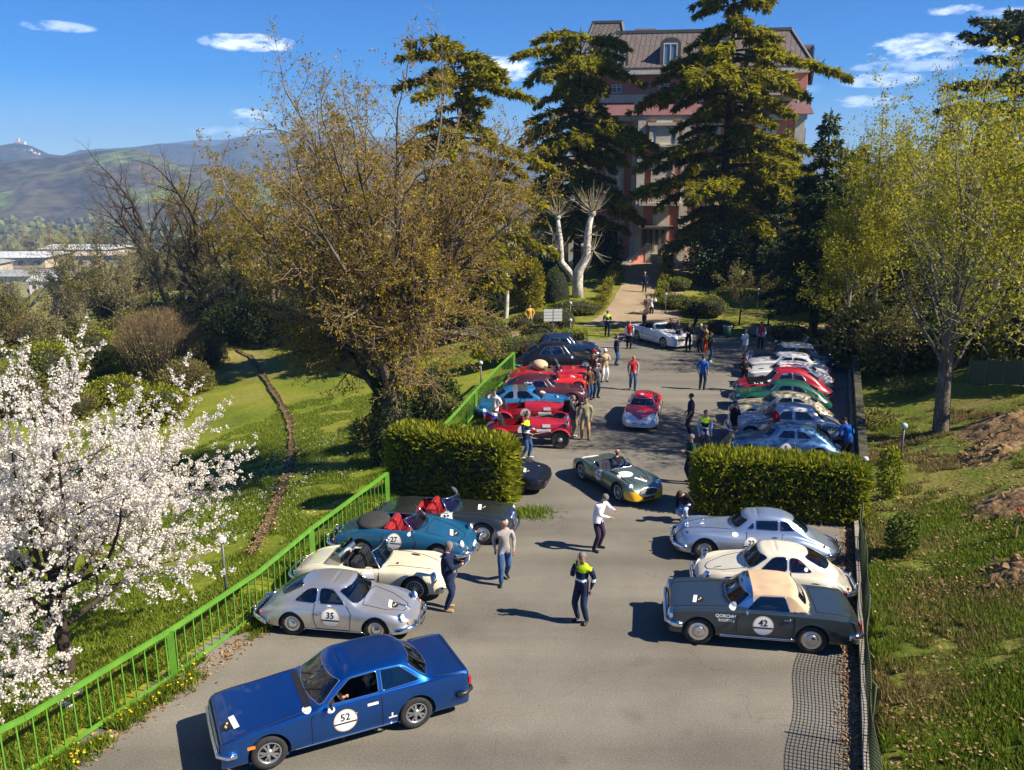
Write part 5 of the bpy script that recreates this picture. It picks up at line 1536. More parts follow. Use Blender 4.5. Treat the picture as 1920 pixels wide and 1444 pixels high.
m = MB(); m.bar((-.14, -.04, .86), (.2, -.04, .36), .05, .05); m.build('crossbar', M_WOOD, stt)
m = MB(); m.box((-.12, -.045, .82), (.08, .07, .08)); m.box((.06, -.045, .56), (.08, .07, .08)); m.build('red_tape', P_RED_, stt)
# dark green screen behind the bank
a, b = spot(1815, 722), spot(1990, 728)
sc = empty('screen_fence', a); tag(sc, 'dark green windbreak screen on pale posts at the top of the bank', 'fence')
m = MB(); m.bar(Vector((0, 0, .55)), b - a + Vector((0, 0, .55)), .03, 1.0); m.build('screen_cloth', M_NET, sc)
for k in range(6):
 v = (b - a) * (k / 5); m = MB(); m.bar(v, v + Vector((0, 0, 1.2)), .06, .06); m.build('post', M_POLE, sc)
def heap(label, px, py, r, h, seed, n=46):
 rng = np.random.default_rng(seed); q = spot(px, py)
 a = np.linspace(-1, 1, n); X, Y = np.meshgrid(a, a, indexing='ij'); R = np.sqrt(X * X + Y * Y)
 Z = np.maximum(0, 1 - R ** 1.6) * h * (0.55 + .9 * noise2(X * 3 + seed, Y * 3, seed)) + (noise2(X * 11, Y * 11, seed + 1, 3) - .5) * .16 * (R < 1) * np.clip((1 - R) * 4, 0, 1)
 x, y = q.x + X * r[0], q.y + Y * r[1]
 o = sheet('soil_heap', x - q.x, y - q.y, land(x, y) - q.z + Z - .06, (R[:-1, :-1] < 1.02), M_SOIL)
 o.location = q
 tag(o, label, 'soil heap')
 m = 45; rr = np.sqrt(rng.random(m)) * 1.05; an = rng.uniform(0, 2 * PI, m)
 mb = MB()
 for i in range(m):
  xx, yy = rr[i] * math.cos(an[i]), rr[i] * math.sin(an[i]); s = .03 + .13 * rng.random() ** 3
  zz = float(land(q.x + xx * r[0], q.y + yy * r[1])) - q.z + max(0, 1 - rr[i] ** 1.6) * h * .9
  mb.box((xx * r[0], yy * r[1], zz + s * .3), (s * 1.4, s, s * .8), 0, rot=Matrix.Rotation(rng.uniform(0, 3), 3, rng.normal(0, 1, 3)), taper=.6)
 tag(mb.build('clods', M_SOIL, o), kind='stuff')
heap('heap of dug reddish soil at the right edge beside the stakes', 1915, 945, (1.7, 1.3), .34, 3)
heap('second soil heap at the right edge, nearer, below the stakes', 1925, 1075, (1.1, 1.0), .26, 4)
heap('soil heap higher on the bank, below the green screen', 1905, 800, (2.0, 2.1), .36, 6)
heap('low spread of soil on the bank right of the spring tree', 1865, 850, (1.3, 1.2), .22, 8)
# ------------------------------------------------------------------ grass, weeds, dead leaves, daisies
L_GRASS = leaf_mat('grass_blade', [(0, (0.055, 0.105, 0.008)), (.4, (0.12, 0.20, 0.010)), (.75, (0.20, 0.265, 0.014)), (1, (0.31, 0.28, 0.05))], 0.35)
L_LITTER = leaf_mat('dead_leaf', [(0, (0.13, 0.07, 0.03)), (.5, (0.30, 0.17, 0.075)), (1, (0.46, 0.31, 0.16))], 0.1)
L_DANDY = leaf_mat('dandelion_yellow', [(0, (0.6, 0.42, 0.01)), (1, (0.75, 0.58, 0.02))], 0.1)
def blades(rng, X, Y, h, w, mul=1.0, lift=0.0):
 n = len(X)
 Z = land(X, Y) + lift
 a = rng.uniform(0, 2 * PI, n); H = h * rng.uniform(.5, 1.4, n); ln = rng.normal(0, .45, (n, 2)) * H[:, None]
 dx, dy = np.cos(a) * w / 2, np.sin(a) * w / 2
 V = np.stack([np.stack([X - dx, Y - dy, Z - .03], -1), np.stack([X + dx, Y + dy, Z - .03], -1), np.stack([X + ln[:, 0], Y + ln[:, 1], Z + H], -1)], 1)
 return V.reshape(-1, 3), np.arange(3 * n).reshape(n, 3)
rng = np.random.default_rng(123)
# the bank: tufty, in patches
n = 420000
t = 6 + 32 * rng.random(n) ** 1.25; s = KERB_S + .22 + 9.0 * rng.random(n) ** 1.1
X, Y = xy(s, t)
dens = noise2(X * .55, Y * .55, 21, 4) * .75 + noise2(X * 2.6, Y * 2.6, 5, 2) * .45
k = dens > .50 + .18 * smooth01((s - 4.2) / 3) + .10 * smooth01((t - 24) / 8)
X, Y = X[k], Y[k]
V, F = blades(rng, X, Y, .11, .034)
dry = noise2(X * .4 + 40, Y * .4, 33, 3) + .22 * smooth01((Y - 24) / 6) + .25 * rng.random(len(X)) > .72
L_STRAW = leaf_mat('dry_grass_blade', [(0, (0.12, 0.095, 0.028)), (.5, (0.22, 0.17, 0.055)), (1, (0.36, 0.28, 0.11))], 0.3)
tag(mesh_np('bank_grass', V, F, [L_GRASS, L_STRAW], mi=dry.astype(int)), 'rough tufted grass of the bank on the right', 'grass', kind='stuff')
# short lawn left
n = 300000
t = 4 + 38 * rng.random(n) ** 1.3; s = FENCE_S + .25 - 17 * rng.random(n) ** 1.2
X, Y = xy(s, t)
k = noise2(X * .7, Y * .7, 8, 3) > .38
V, F = blades(rng, X[k], Y[k], .085, .030, lift=.04)
tag(mesh_np('lawn_grass', V, F, L_GRASS), 'short green grass of the lawn below the green railing', 'grass', kind='stuff')
# daisies in a drift
n = 5200
t = rng.normal(24, 5.5, n); s = rng.normal(-21.5, 2.6, n)
X, Y = xy(s, t); k = noise2(X * .6, Y * .6, 77, 3) > .46
P = np.stack([X[k], Y[k], land(X[k], Y[k]) + .12], -1)
V, F = cards(rng, P, np.tile(np.array([[1.0, 0, .2]]), (len(P), 1)), .05, .05, .8, flat=.6)
tag(mesh_np('daisies', V, F, L_BLOSSOM), 'drift of white daisies in the lawn', 'flowers', kind='stuff')
# weeds under the railing
pts = n_pts
PX, PY = [], []
for a, b in zip(pts[:-1], pts[1:]):
 m = int(math.hypot(b[0] - a[0], b[1] - a[1]) * 1500); f = rng.random(m)
 PX.append(a[0] + (b[0] - a[0]) * f + rng.normal(.10, .20, m)); PY.append(a[1] + (b[1] - a[1]) * f + rng.normal(-.03, .16, m))
X, Y = np.concatenate(PX), np.concatenate(PY)
k = noise2(X * 1.6, Y * 1.6, 91, 3) > .47
X, Y = X[k], Y[k]
V, F = blades(rng, X, Y, .15, .030); V[:, 2] = np.maximum(V[:, 2], -.02)
V[2::3, 2] += .04
tag(mesh_np('railing_weeds', V, F, L_GRASS), 'weeds growing under the near green railing', 'weeds', kind='stuff')
i = rng.choice(len(X), 260, replace=False)
P = np.stack([X[i] + .08, Y[i], np.maximum(land(X[i], Y[i]), 0) + .17], -1)
V, F = cards(rng, P, np.tile(np.array([[1.0, 0, .2]]), (len(P), 1)), .055, .055, .8, flat=.7)
tag(mesh_np('dandelions', V, F, L_DANDY), 'yellow dandelions along the near green railing', 'flowers', kind='stuff')
# dead leaves: along the kerb, over the bank, in the gully, along the railing
n = 17000
t = 6 + 30 * rng.random(n); s = np.where(rng.random(n) < .38, KERB_S - np.abs(rng.normal(0, .16, n)), KERB_S + .2 + 8 * rng.random(n))
X, Y = xy(s, t); k = (noise2(X * .8, Y * .8, 61, 3) > .50) | (s < KERB_S)
X, Y, s = X[k], Y[k], s[k]
P = np.stack([X, Y, np.where(s < KERB_S, .012, land(X, Y) + .09)], -1)
Pg = []
for a in range(len(GX)):
 m = 60; q = rng.integers(0, 5, m)
 Pg.append(np.stack([GX[a][q] + rng.normal(0, .09, m), GY[a][q] + rng.normal(0, .12, m), GZ[a][q] + .03], -1))
m = 1500; f = rng.random(m); jj = rng.integers(1, len(n_pts) - 1, m); A = np.array(n_pts)
Pf = np.stack([A[jj, 0] + (A[jj + 1, 0] - A[jj, 0]) * f + rng.normal(.32, .16, m), A[jj, 1] + (A[jj + 1, 1] - A[jj, 1]) * f - .12 + rng.normal(0, .1, m), np.full(m, .015)], -1)
P = np.concatenate([P] + Pg + [Pf])
V, F = cards(rng, P, rng.normal(0, 1, (len(P), 3)) * np.array([1, 1, .15]), .075, .05, .3, flat=.7)
tag(mesh_np('leaf_litter', V, F, L_LITTER), 'dead brown leaves along the kerb, the bank and the lawn gully', 'leaves', kind='stuff')
# weeds and litter at the right foot of the left hedge, where it meets the asphalt
X = rng.normal(.55, .35, 900); Y = rng.normal(24.75, .22, 900)
V, F = blades(rng, X, Y, .16, .03); V[:, 2] = np.maximum(V[:, 2], 0)
tag(mesh_np('hedge_weeds', V, F, L_GRASS), 'weeds at the right foot of the left hedge', 'weeds', kind='stuff')
# a young evergreen climber on a stake and a small bush on the bank
for (p, r, n, lf, lab) in (((1665, 935), (.34, .34, .95), 1400, L_HEDGE, 'slim young evergreen on the bank beside the right hedge'), ((1685, 1045), (.38, .38, .62), 1200, L_BOX, 'small dark evergreen on the bank beside the silver-blue coupe'),
       ((1640, 800), (.8, .8, .35), 900, L_OLIVE, 'low brown scrub on the bank left of the spring tree'), ((1700, 740), (1.1, .9, .4), 1000, L_OLIVE, 'low brown scrub on the bank behind the spring tree')):
 q = spot(*p); shrub('young_shrub', lab, q, r, n, lf, rng, .12, .06, .5, 0, lumps=1.4)
# ------------------------------------------------------------------ cars: a lofted body with cut windows and arches
def pchip(xk, yk, x):
 xk = np.asarray(xk, float); yk = np.asarray(yk, float); x = np.clip(np.asarray(x, float), xk[0], xk[-1])
 h = np.diff(xk); dl = np.diff(yk) / h
 m = np.zeros(len(xk))
 for i in range(1, len(xk) - 1):
  if dl[i - 1] * dl[i] > 0:
   w1, w2 = 2 * h[i] + h[i - 1], h[i] + 2 * h[i - 1]
   m[i] = (w1 + w2) / (w1 / dl[i - 1] + w2 / dl[i])
 m[0], m[-1] = dl[0], dl[-1]
 i = np.clip(np.searchsorted(xk, x) - 1, 0, len(h) - 1)
 t = (x - xk[i]) / h[i]
 return ((1 + 2 * t) * (1 - t) ** 2) * yk[i] + t * (1 - t) ** 2 * h[i] * m[i] + t * t * (3 - 2 * t) * yk[i + 1] + t * t * (t - 1) * h[i] * m[i + 1]
def lin(xk, yk, x): return np.interp(x, xk, yk)
def bspline(P, nper):
 """P: list of control points (each (k,2) arrays over the stations) -> sampled points; clamped uniform cubic b-spline"""
 Q = [P[0], P[0]] + list(P) + [P[-1], P[-1]]
 out = []
 for i in range(len(Q) - 3):
  for j in range(nper):
   t = j / nper
   b = ((1 - t) ** 3 / 6, (3 * t ** 3 - 6 * t * t + 4) / 6, (-3 * t ** 3 + 3 * t * t + 3 * t + 1) / 6, t ** 3 / 6)
   out.append(b[0] * Q[i] + b[1] * Q[i + 1] + b[2] * Q[i + 2] + b[3] * Q[i + 3])
 out.append(Q[-1])
 return np.array(out)
def chaikin(p, n=2, keep=0.25):
 p = [np.array(q, float) for q in p]
 for _ in range(n):
  o = []
  for i in range(len(p)):
   a, b = p[i], p[(i + 1) % len(p)]
   o += [a * (1 - keep) + b * keep, a * keep + b * (1 - keep)]
  p = o
 return np.array(p)
def round_corners(p, r):
 """corners of an outline replaced by short curves of about the radius r"""
 p = [np.array(q, float) for q in p]
 o = []
 n = len(p)
 for i in range(n):
  a, b, c = p[i - 1], p[i], p[(i + 1) % n]
  da, dc = a - b, c - b
  la, lc = np.linalg.norm(da), np.linalg.norm(dc)
  k = min(r, la * .45, lc * .45)
  A, Cc = b + da / la * k, b + dc / lc * k
  for t in (0, .25, .5, .75, 1): o.append(A * (1 - t) ** 2 + 2 * b * t * (1 - t) + Cc * t * t)
 return np.array(o)
def in_poly(pts, poly):
 x, y = pts[:, 0], pts[:, 1]
 c = np.zeros(len(pts), bool)
 j = len(poly) - 1
 for i in range(len(poly)):
  xi, yi = poly[i]; xj, yj = poly[j]
  k = ((yi > y) != (yj > y)) & (x < (xj - xi) * (y - yi) / ((yj - yi) if abs(yj - yi) > 1e-12 else 1e-12) + xi)
  c ^= k
  j = i
 return c
def snap_poly(pts, poly):
 """nearest points on the outline, and the running length there"""
 A = poly; B = np.roll(poly, -1, 0)
 d = B - A
 L = np.linalg.norm(d, axis=1)
 cum = np.concatenate([[0], np.cumsum(L)])[:-1]
 t = np.clip(((pts[:, None] - A[None]) * d[None]).sum(-1) / np.maximum(L * L, 1e-12)[None], 0, 1)
 q = A[None] + t[..., None] * d[None]
 e = np.linalg.norm(q - pts[:, None], axis=-1)
 k = e.argmin(1)
 r = np.arange(len(pts))
 return q[r, k], cum[k] + t[r, k] * L[k], e[r, k]
class Car:
 """shape in its own frame: u runs from the nose (0) to the tail (L); x = L/2 - u, y to the left, z up"""
 def __init__(s, sp, res=1.0):
  s.sp = sp
  L = s.L = sp['L']
  s.W = sp['W'] / 2
  D = dict(wr=0.31, sill=0.20, open=False, cb=0.86, cr=0.66, bow=0.10, rbow=0.12, drop=0.10, sharp=0, tumble=0.06, nose=(0.55, 2.2, 0.45), tail=(0.5, 2.2, 0.5), edge=0.94)
  for k, v in D.items(): sp.setdefault(k, v)
  s.build_shell(res)
 def width(s, u):
  sp = s.sp
  n, p, w0 = sp['nose']; t, q, w1 = sp['tail']
  w = np.ones_like(u)
  a = np.clip((n - u) / n, 0, 1); w *= w0 + (1 - w0) * (1 - a ** p) ** (1 / p)
  b = np.clip((u - (s.L - t)) / t, 0, 1); w *= w1 + (1 - w1) * (1 - b ** q) ** (1 / q)
  k = sp.get('wmod')
  if k: w = w * pchip([p_[0] for p_ in k], [p_[1] for p_ in k], u)
  return s.W * w
 def prof(s, key, u):
  k = s.sp[key]
  if isinstance(k, (int, float)): return np.full_like(u, float(k))
  return pchip([p[0] for p in k], [p[1] for p in k], u)
 def kfac(s, u):
  """0 on the bonnet and boot, 1 under the roof"""
  if s.sp['open']: return np.zeros_like(u)
  c = s.sp['cab']  # u: screen foot, screen top, roof end, back window foot
  if s.sp.get('fast'):
   return np.where(u < (c[1] + c[2]) / 2, smooth_lin((u - c[0]) / (c[1] - c[0])), 1 - smooth_back((u - c[2]) / (c[3] - c[2])))
  return np.where(u < (c[1] + c[2]) / 2, smooth_lin((u - c[0]) / (c[1] - c[0])), 1 - smooth_lin((u - c[2]) / (c[3] - c[2])))
 def section(s, u):
  sp = s.sp
  w = s.width(u)
  sill, zs, zc = s.prof('sillz', u) if 'sillz' in sp else np.full_like(u, sp['sill']), s.prof('zs', u), s.prof('zc', u)
  zr = s.prof('zr', u) if 'zr' in sp else zc
  ysh = s.prof('ysh', u) if 'ysh' in sp else np.full_like(u, sp['edge'])
  cb = np.minimum(sp['cb'] * s.W, ysh * w * 0.97)
  cr = np.minimum(sp['cr'] * s.W, cb * 0.98)
  if 'crk' in sp: cr = np.minimum(s.prof('crk', u) * s.W, cb * .98)
  k2 = s.kfac(u); k3 = s.kfac(u + sp['bow'] * 0.55 * (u < s.L / 2) - sp['rbow'] * 0.55 * (u >= s.L / 2)); k4 = s.kfac(u + sp['bow'] * (u < s.L / 2) - sp['rbow'] * (u >= s.L / 2))
  h = zs - sill
  bl = sp.get('belly', 0.0)
  zv = s.prof('zv', u) if 'zv' in sp else zs * 0.35 + zc * 0.65     # hollow between wing and bonnet
  P = [np.stack([w * 0.86, sill], -1), np.stack([w * (0.95 - bl), sill + 0.03 * h], -1), np.stack([w * (0.985 - bl * .5), sill + 0.22 * h], -1), np.stack([w, sill + 0.52 * h], -1),
    np.stack([w * (0.6 + 0.4 * ysh) if sp['sharp'] == 0 else w * (0.35 + 0.65 * ysh), sill + 0.86 * h], -1), np.stack([w * ysh, zs], -1)]
  if sp['sharp']: P.append(P[-1])
  if sp['sharp'] > 1: P.append(P[-1])
  t1 = np.stack([cb, zv], -1)
  P.append(t1)
  if sp['sharp'] and not s.sp['open']: P.append(t1)
  t2 = np.stack([cb * 0.93 * (1 - k2) + cr * k2, zc * (1 - k2) + (zr - sp['drop']) * k2], -1)
  mid = t1 * 0.5 + t2 * 0.5
  P.append(mid)
  P.append(t2)
  if sp['sharp']: P.append(t2)
  P.append(np.stack([cb * 0.6 * (1 - k3) + cr * 0.80 * k3, zc * (1 - k3) + (zr - sp['drop'] * 0.12) * k3], -1))
  P.append(np.stack([cb * 0.3 * (1 - k3) + cr * 0.4 * k3, zc * (1 - k4) + zr * k4], -1))
  P.append(np.stack([0 * u, zc * (1 - k4) + zr * k4], -1))
  return P
 def build_shell(s, res):
  L = s.L
  n = int(110 * res)
  base = np.linspace(0, 1, n)
  u = L * (base + 0.0)
  u = L * (0.5 - 0.5 * np.cos(base * PI)) * 0.45 + u * 0.55
  P = s.section(u)
  H = bspline(P, 6)                        # (m, n, 2) right half from the sill to the crown
  m = H.shape[0]
  yy = np.concatenate([H[:, :, 0], -H[::-1, :, 0][1:]], 0).T      # n, 2m-1
  zz = np.concatenate([H[:, :, 1], H[::-1, :, 1][1:]], 0).T
  w = np.abs(yy) / s.W
  k = 2 * m - 1
  xx = np.repeat((L / 2 - u)[:, None], k, 1)
  V = np.stack([xx, yy, zz], -1).reshape(-1, 3)
  i, j = np.meshgrid(np.arange(n - 1), np.arange(k - 1), indexing='ij')
  a = i * k + j
  F = np.stack([a, a + k, a + k + 1, a + 1], -1).reshape(-1, 4)
  s.V, s.F, s.nk = V, F, (n, k)
  c0, c1 = len(V), len(V) + 1
  z0, z1 = (V[0:k, 2].min() * .5 + V[0:k, 2].max() * .5), (V[(n - 1) * k:, 2].min() * .5 + V[(n - 1) * k:, 2].max() * .5)
  s.V = np.concatenate([V, [[L / 2 + s.sp.get('nosepush', 0.02), 0, z0], [-L / 2 - s.sp.get('tailpush', 0.02), 0, z1]]])
  s.cap = [(c0, q, q + 1) for q in range(k - 1)] + [(c1, (n - 1) * k + q + 1, (n - 1) * k + q) for q in range(k - 1)] + [(c0, k - 1, 0), (c1, (n - 1) * k, n * k - 1)]
  s.bvh = BVHTree.FromPolygons([Vector(v) for v in s.V], [list(f) for f in s.F] + [list(f) for f in s.cap])
  s.removed = np.zeros(len(F), bool)
  s.parts = []
  s.trims = []
  s.normals()
 def normals(s):
  a = s.V[s.F[:, 2]] - s.V[s.F[:, 0]]; b = s.V[s.F[:, 3]] - s.V[s.F[:, 1]]
  N = np.cross(a, b)
  s.N = N / np.maximum(np.linalg.norm(N, axis=1, keepdims=True), 1e-12)
  s.C = s.V[s.F].mean(1)
 def x(s, u): return s.L / 2 - u
 def cut(s, poly, axes, cond, keep=True, round_=2, trim=True, snapdist=0.11):
  poly = np.array(poly, float)
  if round_: poly = round_corners(poly, (0, .045, .10, .16)[round_])
  C2 = s.C[:, axes]
  sel = in_poly(C2, poly) & cond & ~s.removed
  if not sel.any(): return None
  inside = np.unique(s.F[sel])
  outside = np.unique(s.F[~sel & ~s.removed])
  bd = np.intersect1d(inside, outside)
  q, cum, e = snap_poly(s.V[bd][:, axes], poly)
  ok = e < snapdist
  nv = s.V[bd].copy()
  for a_, ax in enumerate(axes): nv[ok, ax] = q[ok, a_]
  ax3 = 3 - sum(axes)
  dirv = [0, 0, 0]; sgn = 1 if s.V[bd][:, ax3].mean() > (0.6 if ax3 == 2 else 0) else -1
  if ax3 == 0: sgn = 1 if s.N[sel][:, 0].mean() > 0 else -1
  if ax3 == 2: sgn = 1
  dirv[ax3] = -sgn
  for i_ in np.nonzero(ok)[0]:
   o_ = Vector(nv[i_]); o_[ax3] = sgn * 5
   h_ = s.bvh.ray_cast(o_, Vector(dirv))
   if h_[0] is not None and abs(h_[0][ax3] - nv[i_, ax3]) < 0.25: nv[i_, ax3] = h_[0][ax3]
  s.V[bd] = nv
  s.removed |= sel
  if trim:
   o = np.argsort(cum)
   s.trims.append(s.V[bd[o]].copy())
  patch = None
  if keep:
   Fp = s.F[sel]
   used = np.unique(Fp)
   idx = np.zeros(len(s.V), int); idx[used] = np.arange(len(used))
   patch = (s.V[used].copy(), idx[Fp])
  return patch
 def side(s, u, z, left=True, off=0.0):
  """point on the flank at the length u and the height z"""
  sg = 1 if left else -1
  h = s.bvh.ray_cast(Vector((s.x(u), sg * 3, z)), Vector((0, -sg, 0)))
  if h[0] is None: return None
  return h[0] + h[1] * off if h[1].y * sg > 0 else h[0] - h[1] * off
 def top(s, u, y, off=0.0):
  h = s.bvh.ray_cast(Vector((s.x(u), y, 4)), Vector((0, 0, -1)))
  if h[0] is None: return None
  return h[0] + (h[1] if h[1].z > 0 else -h[1]) * off
 def end(s, y, z, front=True, off=0.0):
  sg = 1 if front else -1
  h = s.bvh.ray_cast(Vector((sg * 5, y, z)), Vector((-sg, 0, 0)))
  if h[0] is None: return None
  return h[0] + (h[1] if h[1].x * sg > 0 else -h[1]) * off
def dense(line, step=0.06):
 o = [line[0]]
 for a, b in zip(line[:-1], line[1:]):
  n = max(1, int(math.hypot(b[0] - a[0], b[1] - a[1]) / step))
  o += [(a[0] + (b[0] - a[0]) * (i + 1) / n, a[1] + (b[1] - a[1]) * (i + 1) / n) for i in range(n)]
 return o
def smooth_lin(t):
 t = np.clip(t, 0, 1)
 return t * 0.35 + 0.65 * t * t * (3 - 2 * t)
def smooth_back(t):
 t = np.clip(t, 0, 1)
 return t * t * (1.6 - 0.6 * t)
# ------------------------------------------------------------------ flat print: lettering as thin mesh laid on a surface
TEXT = {}
def text_mesh(txt, bold=False):
 k = (txt, bold)
 if k in TEXT: return TEXT[k]
 c = bpy.data.curves.new('lettering', 'FONT')
 c.body = txt; c.size = 1.0; c.align_x = 'CENTER'; c.align_y = 'CENTER'; c.resolution_u = 2
 c.offset = 0.022 if bold else 0.0
 o = bpy.data.objects.new('lettering', c)
 COL.objects.link(o)
 dg = bpy.context.evaluated_depsgraph_get()
 me = bpy.data.meshes.new_from_object(o.evaluated_get(dg))
 V = np.array([v.co[:] for v in me.vertices]) if len(me.vertices) else np.zeros((0, 3))
 F = [list(p.vertices) for p in me.polygons]
 bpy.data.objects.remove(o); bpy.data.curves.remove(c); bpy.data.meshes.remove(me)
 TEXT[k] = (V[:, :2] if len(V) else V, F)
 return TEXT[k]
def disc2d(r, n=24, rings=3, ry=None):
 V, F = [(0, 0)], []
 for i in range(1, rings + 1):
  for k in range(n):
   a = 2 * PI * k / n
   V.append((r * i / rings * math.cos(a), (ry or r) * i / rings * math.sin(a)))
 for k in range(n):
  F.append([0, 1 + k, 1 + (k + 1) % n])
  for i in range(rings - 1):
   b = 1 + i * n
   F.append([b + k, b + n + k, b + n + (k + 1) % n, b + (k + 1) % n])
 return np.array(V), F
def rect2d(w, h, nx=6, ny=2):
 V = [(-w / 2 + w * i / nx, -h / 2 + h * j / ny) for j in range(ny + 1) for i in range(nx + 1)]
 F = [[j * (nx + 1) + i, j * (nx + 1) + i + 1, (j + 1) * (nx + 1) + i + 1, (j + 1) * (nx + 1) + i] for j in range(ny) for i in range(nx)]
 return np.array(V), F
def lay(car, mb, V2, F2, at, where, off, m=0, rot=0.0):
 """lay a flat figure on the body. where: 'left'/'right' (at = u, z), 'top' (at = u, y), 'front'/'rear' (at = y, z)"""
 c, s_ = math.cos(rot), math.sin(rot)
 out = []
 for (a, b) in V2:
  a, b = a * c - b * s_, a * s_ + b * c
  if where == 'left': p = car.side(at[0] + a, at[1] + b, True, off)
  elif where == 'right': p = car.side(at[0] - a, at[1] + b, False, off)
  elif where == 'top': p = car.top(at[0] + a, at[1] + b, off)
  elif where == 'front': p = car.end(at[0] + a, at[1] + b, True, off)
  else: p = car.end(at[0] - a, at[1] + b, False, off)
  out.append(p)
 ok = [p for p in out if p is not None]
 if not ok: return
 if any(p is None for p in out):
  FF = [f for f in F2 if all(out[i] is not None for i in f)]
  out = [p if p is not None else ok[0] for p in out]
  F2 = FF
 flip = where in ('right', 'top')
 mb.add(out, [f[::-1] if flip else f for f in F2], m, True)
# ------------------------------------------------------------------ car materials
RUBBER = mat('tyre_rubber', (0.022, 0.021, 0.020), 0.85, var=0.25, scale=6)
RUBBER_DUST = mat('tyre_rubber_dusty', (0.075, 0.062, 0.050), 0.9, var=0.25, scale=6)
CHROME = mat('chrome', (0.78, 0.79, 0.82), 0.08, 1.0)
STEEL = mat('rim_silver', (0.55, 0.56, 0.57), 0.3, 0.85)
BLACKP = mat('black_trim', (0.015, 0.015, 0.016), 0.45)
INNER = mat('dark_interior', (0.02, 0.018, 0.017), 0.8)
UNDERG = mat('grille_grey', (0.12, 0.12, 0.12), 0.4, 0.5)
UNDER = mat('underbody', (0.012, 0.012, 0.012), 0.9)
GLASS = glass_mat('car_glass', (0.66, 0.74, 0.74), 0.05)
GLASS_C = glass_mat('clear_screen', (0.72, 0.80, 0.80), 0.05)
LAMP = mat('lamp_glass', (0.75, 0.78, 0.80), 0.1, 0.3, coat=1.0)
AMBER = mat('amber_lens', (0.8, 0.22, 0.02), 0.25, coat=0.8)
REDLENS = mat('red_lens', (0.45, 0.015, 0.012), 0.25, coat=0.8)
WHITEP = mat('white_print', (0.80, 0.80, 0.78), 0.5)
BLACKT = mat('black_print', (0.012, 0.012, 0.014), 0.6)
BEIGEP = mat('beige_print', (0.62, 0.48, 0.27), 0.5)
LEATHER_R = mat('red_leather', (0.34, 0.022, 0.026), 0.5, var=0.2, scale=9)
LEATHER_K = mat('black_leather', (0.022, 0.022, 0.024), 0.5, var=0.2, scale=9)
LEATHER_T = mat('tan_leather', (0.36, 0.21, 0.11), 0.55, var=0.15, scale=9)
CANVAS = ramp_mat('beige_canvas', [(0.3, (0.46, 0.32, 0.195)), (0.7, (0.58, 0.425, 0.275))], scale=3, rough=0.9, bump=0.06, bscale=14, scale2=40, mix2=(0.92, 1.05))
CANVAS_K = mat('black_canvas', (0.028, 0.026, 0.026), 0.85, var=0.25, scale=5)
WHEELS = {}
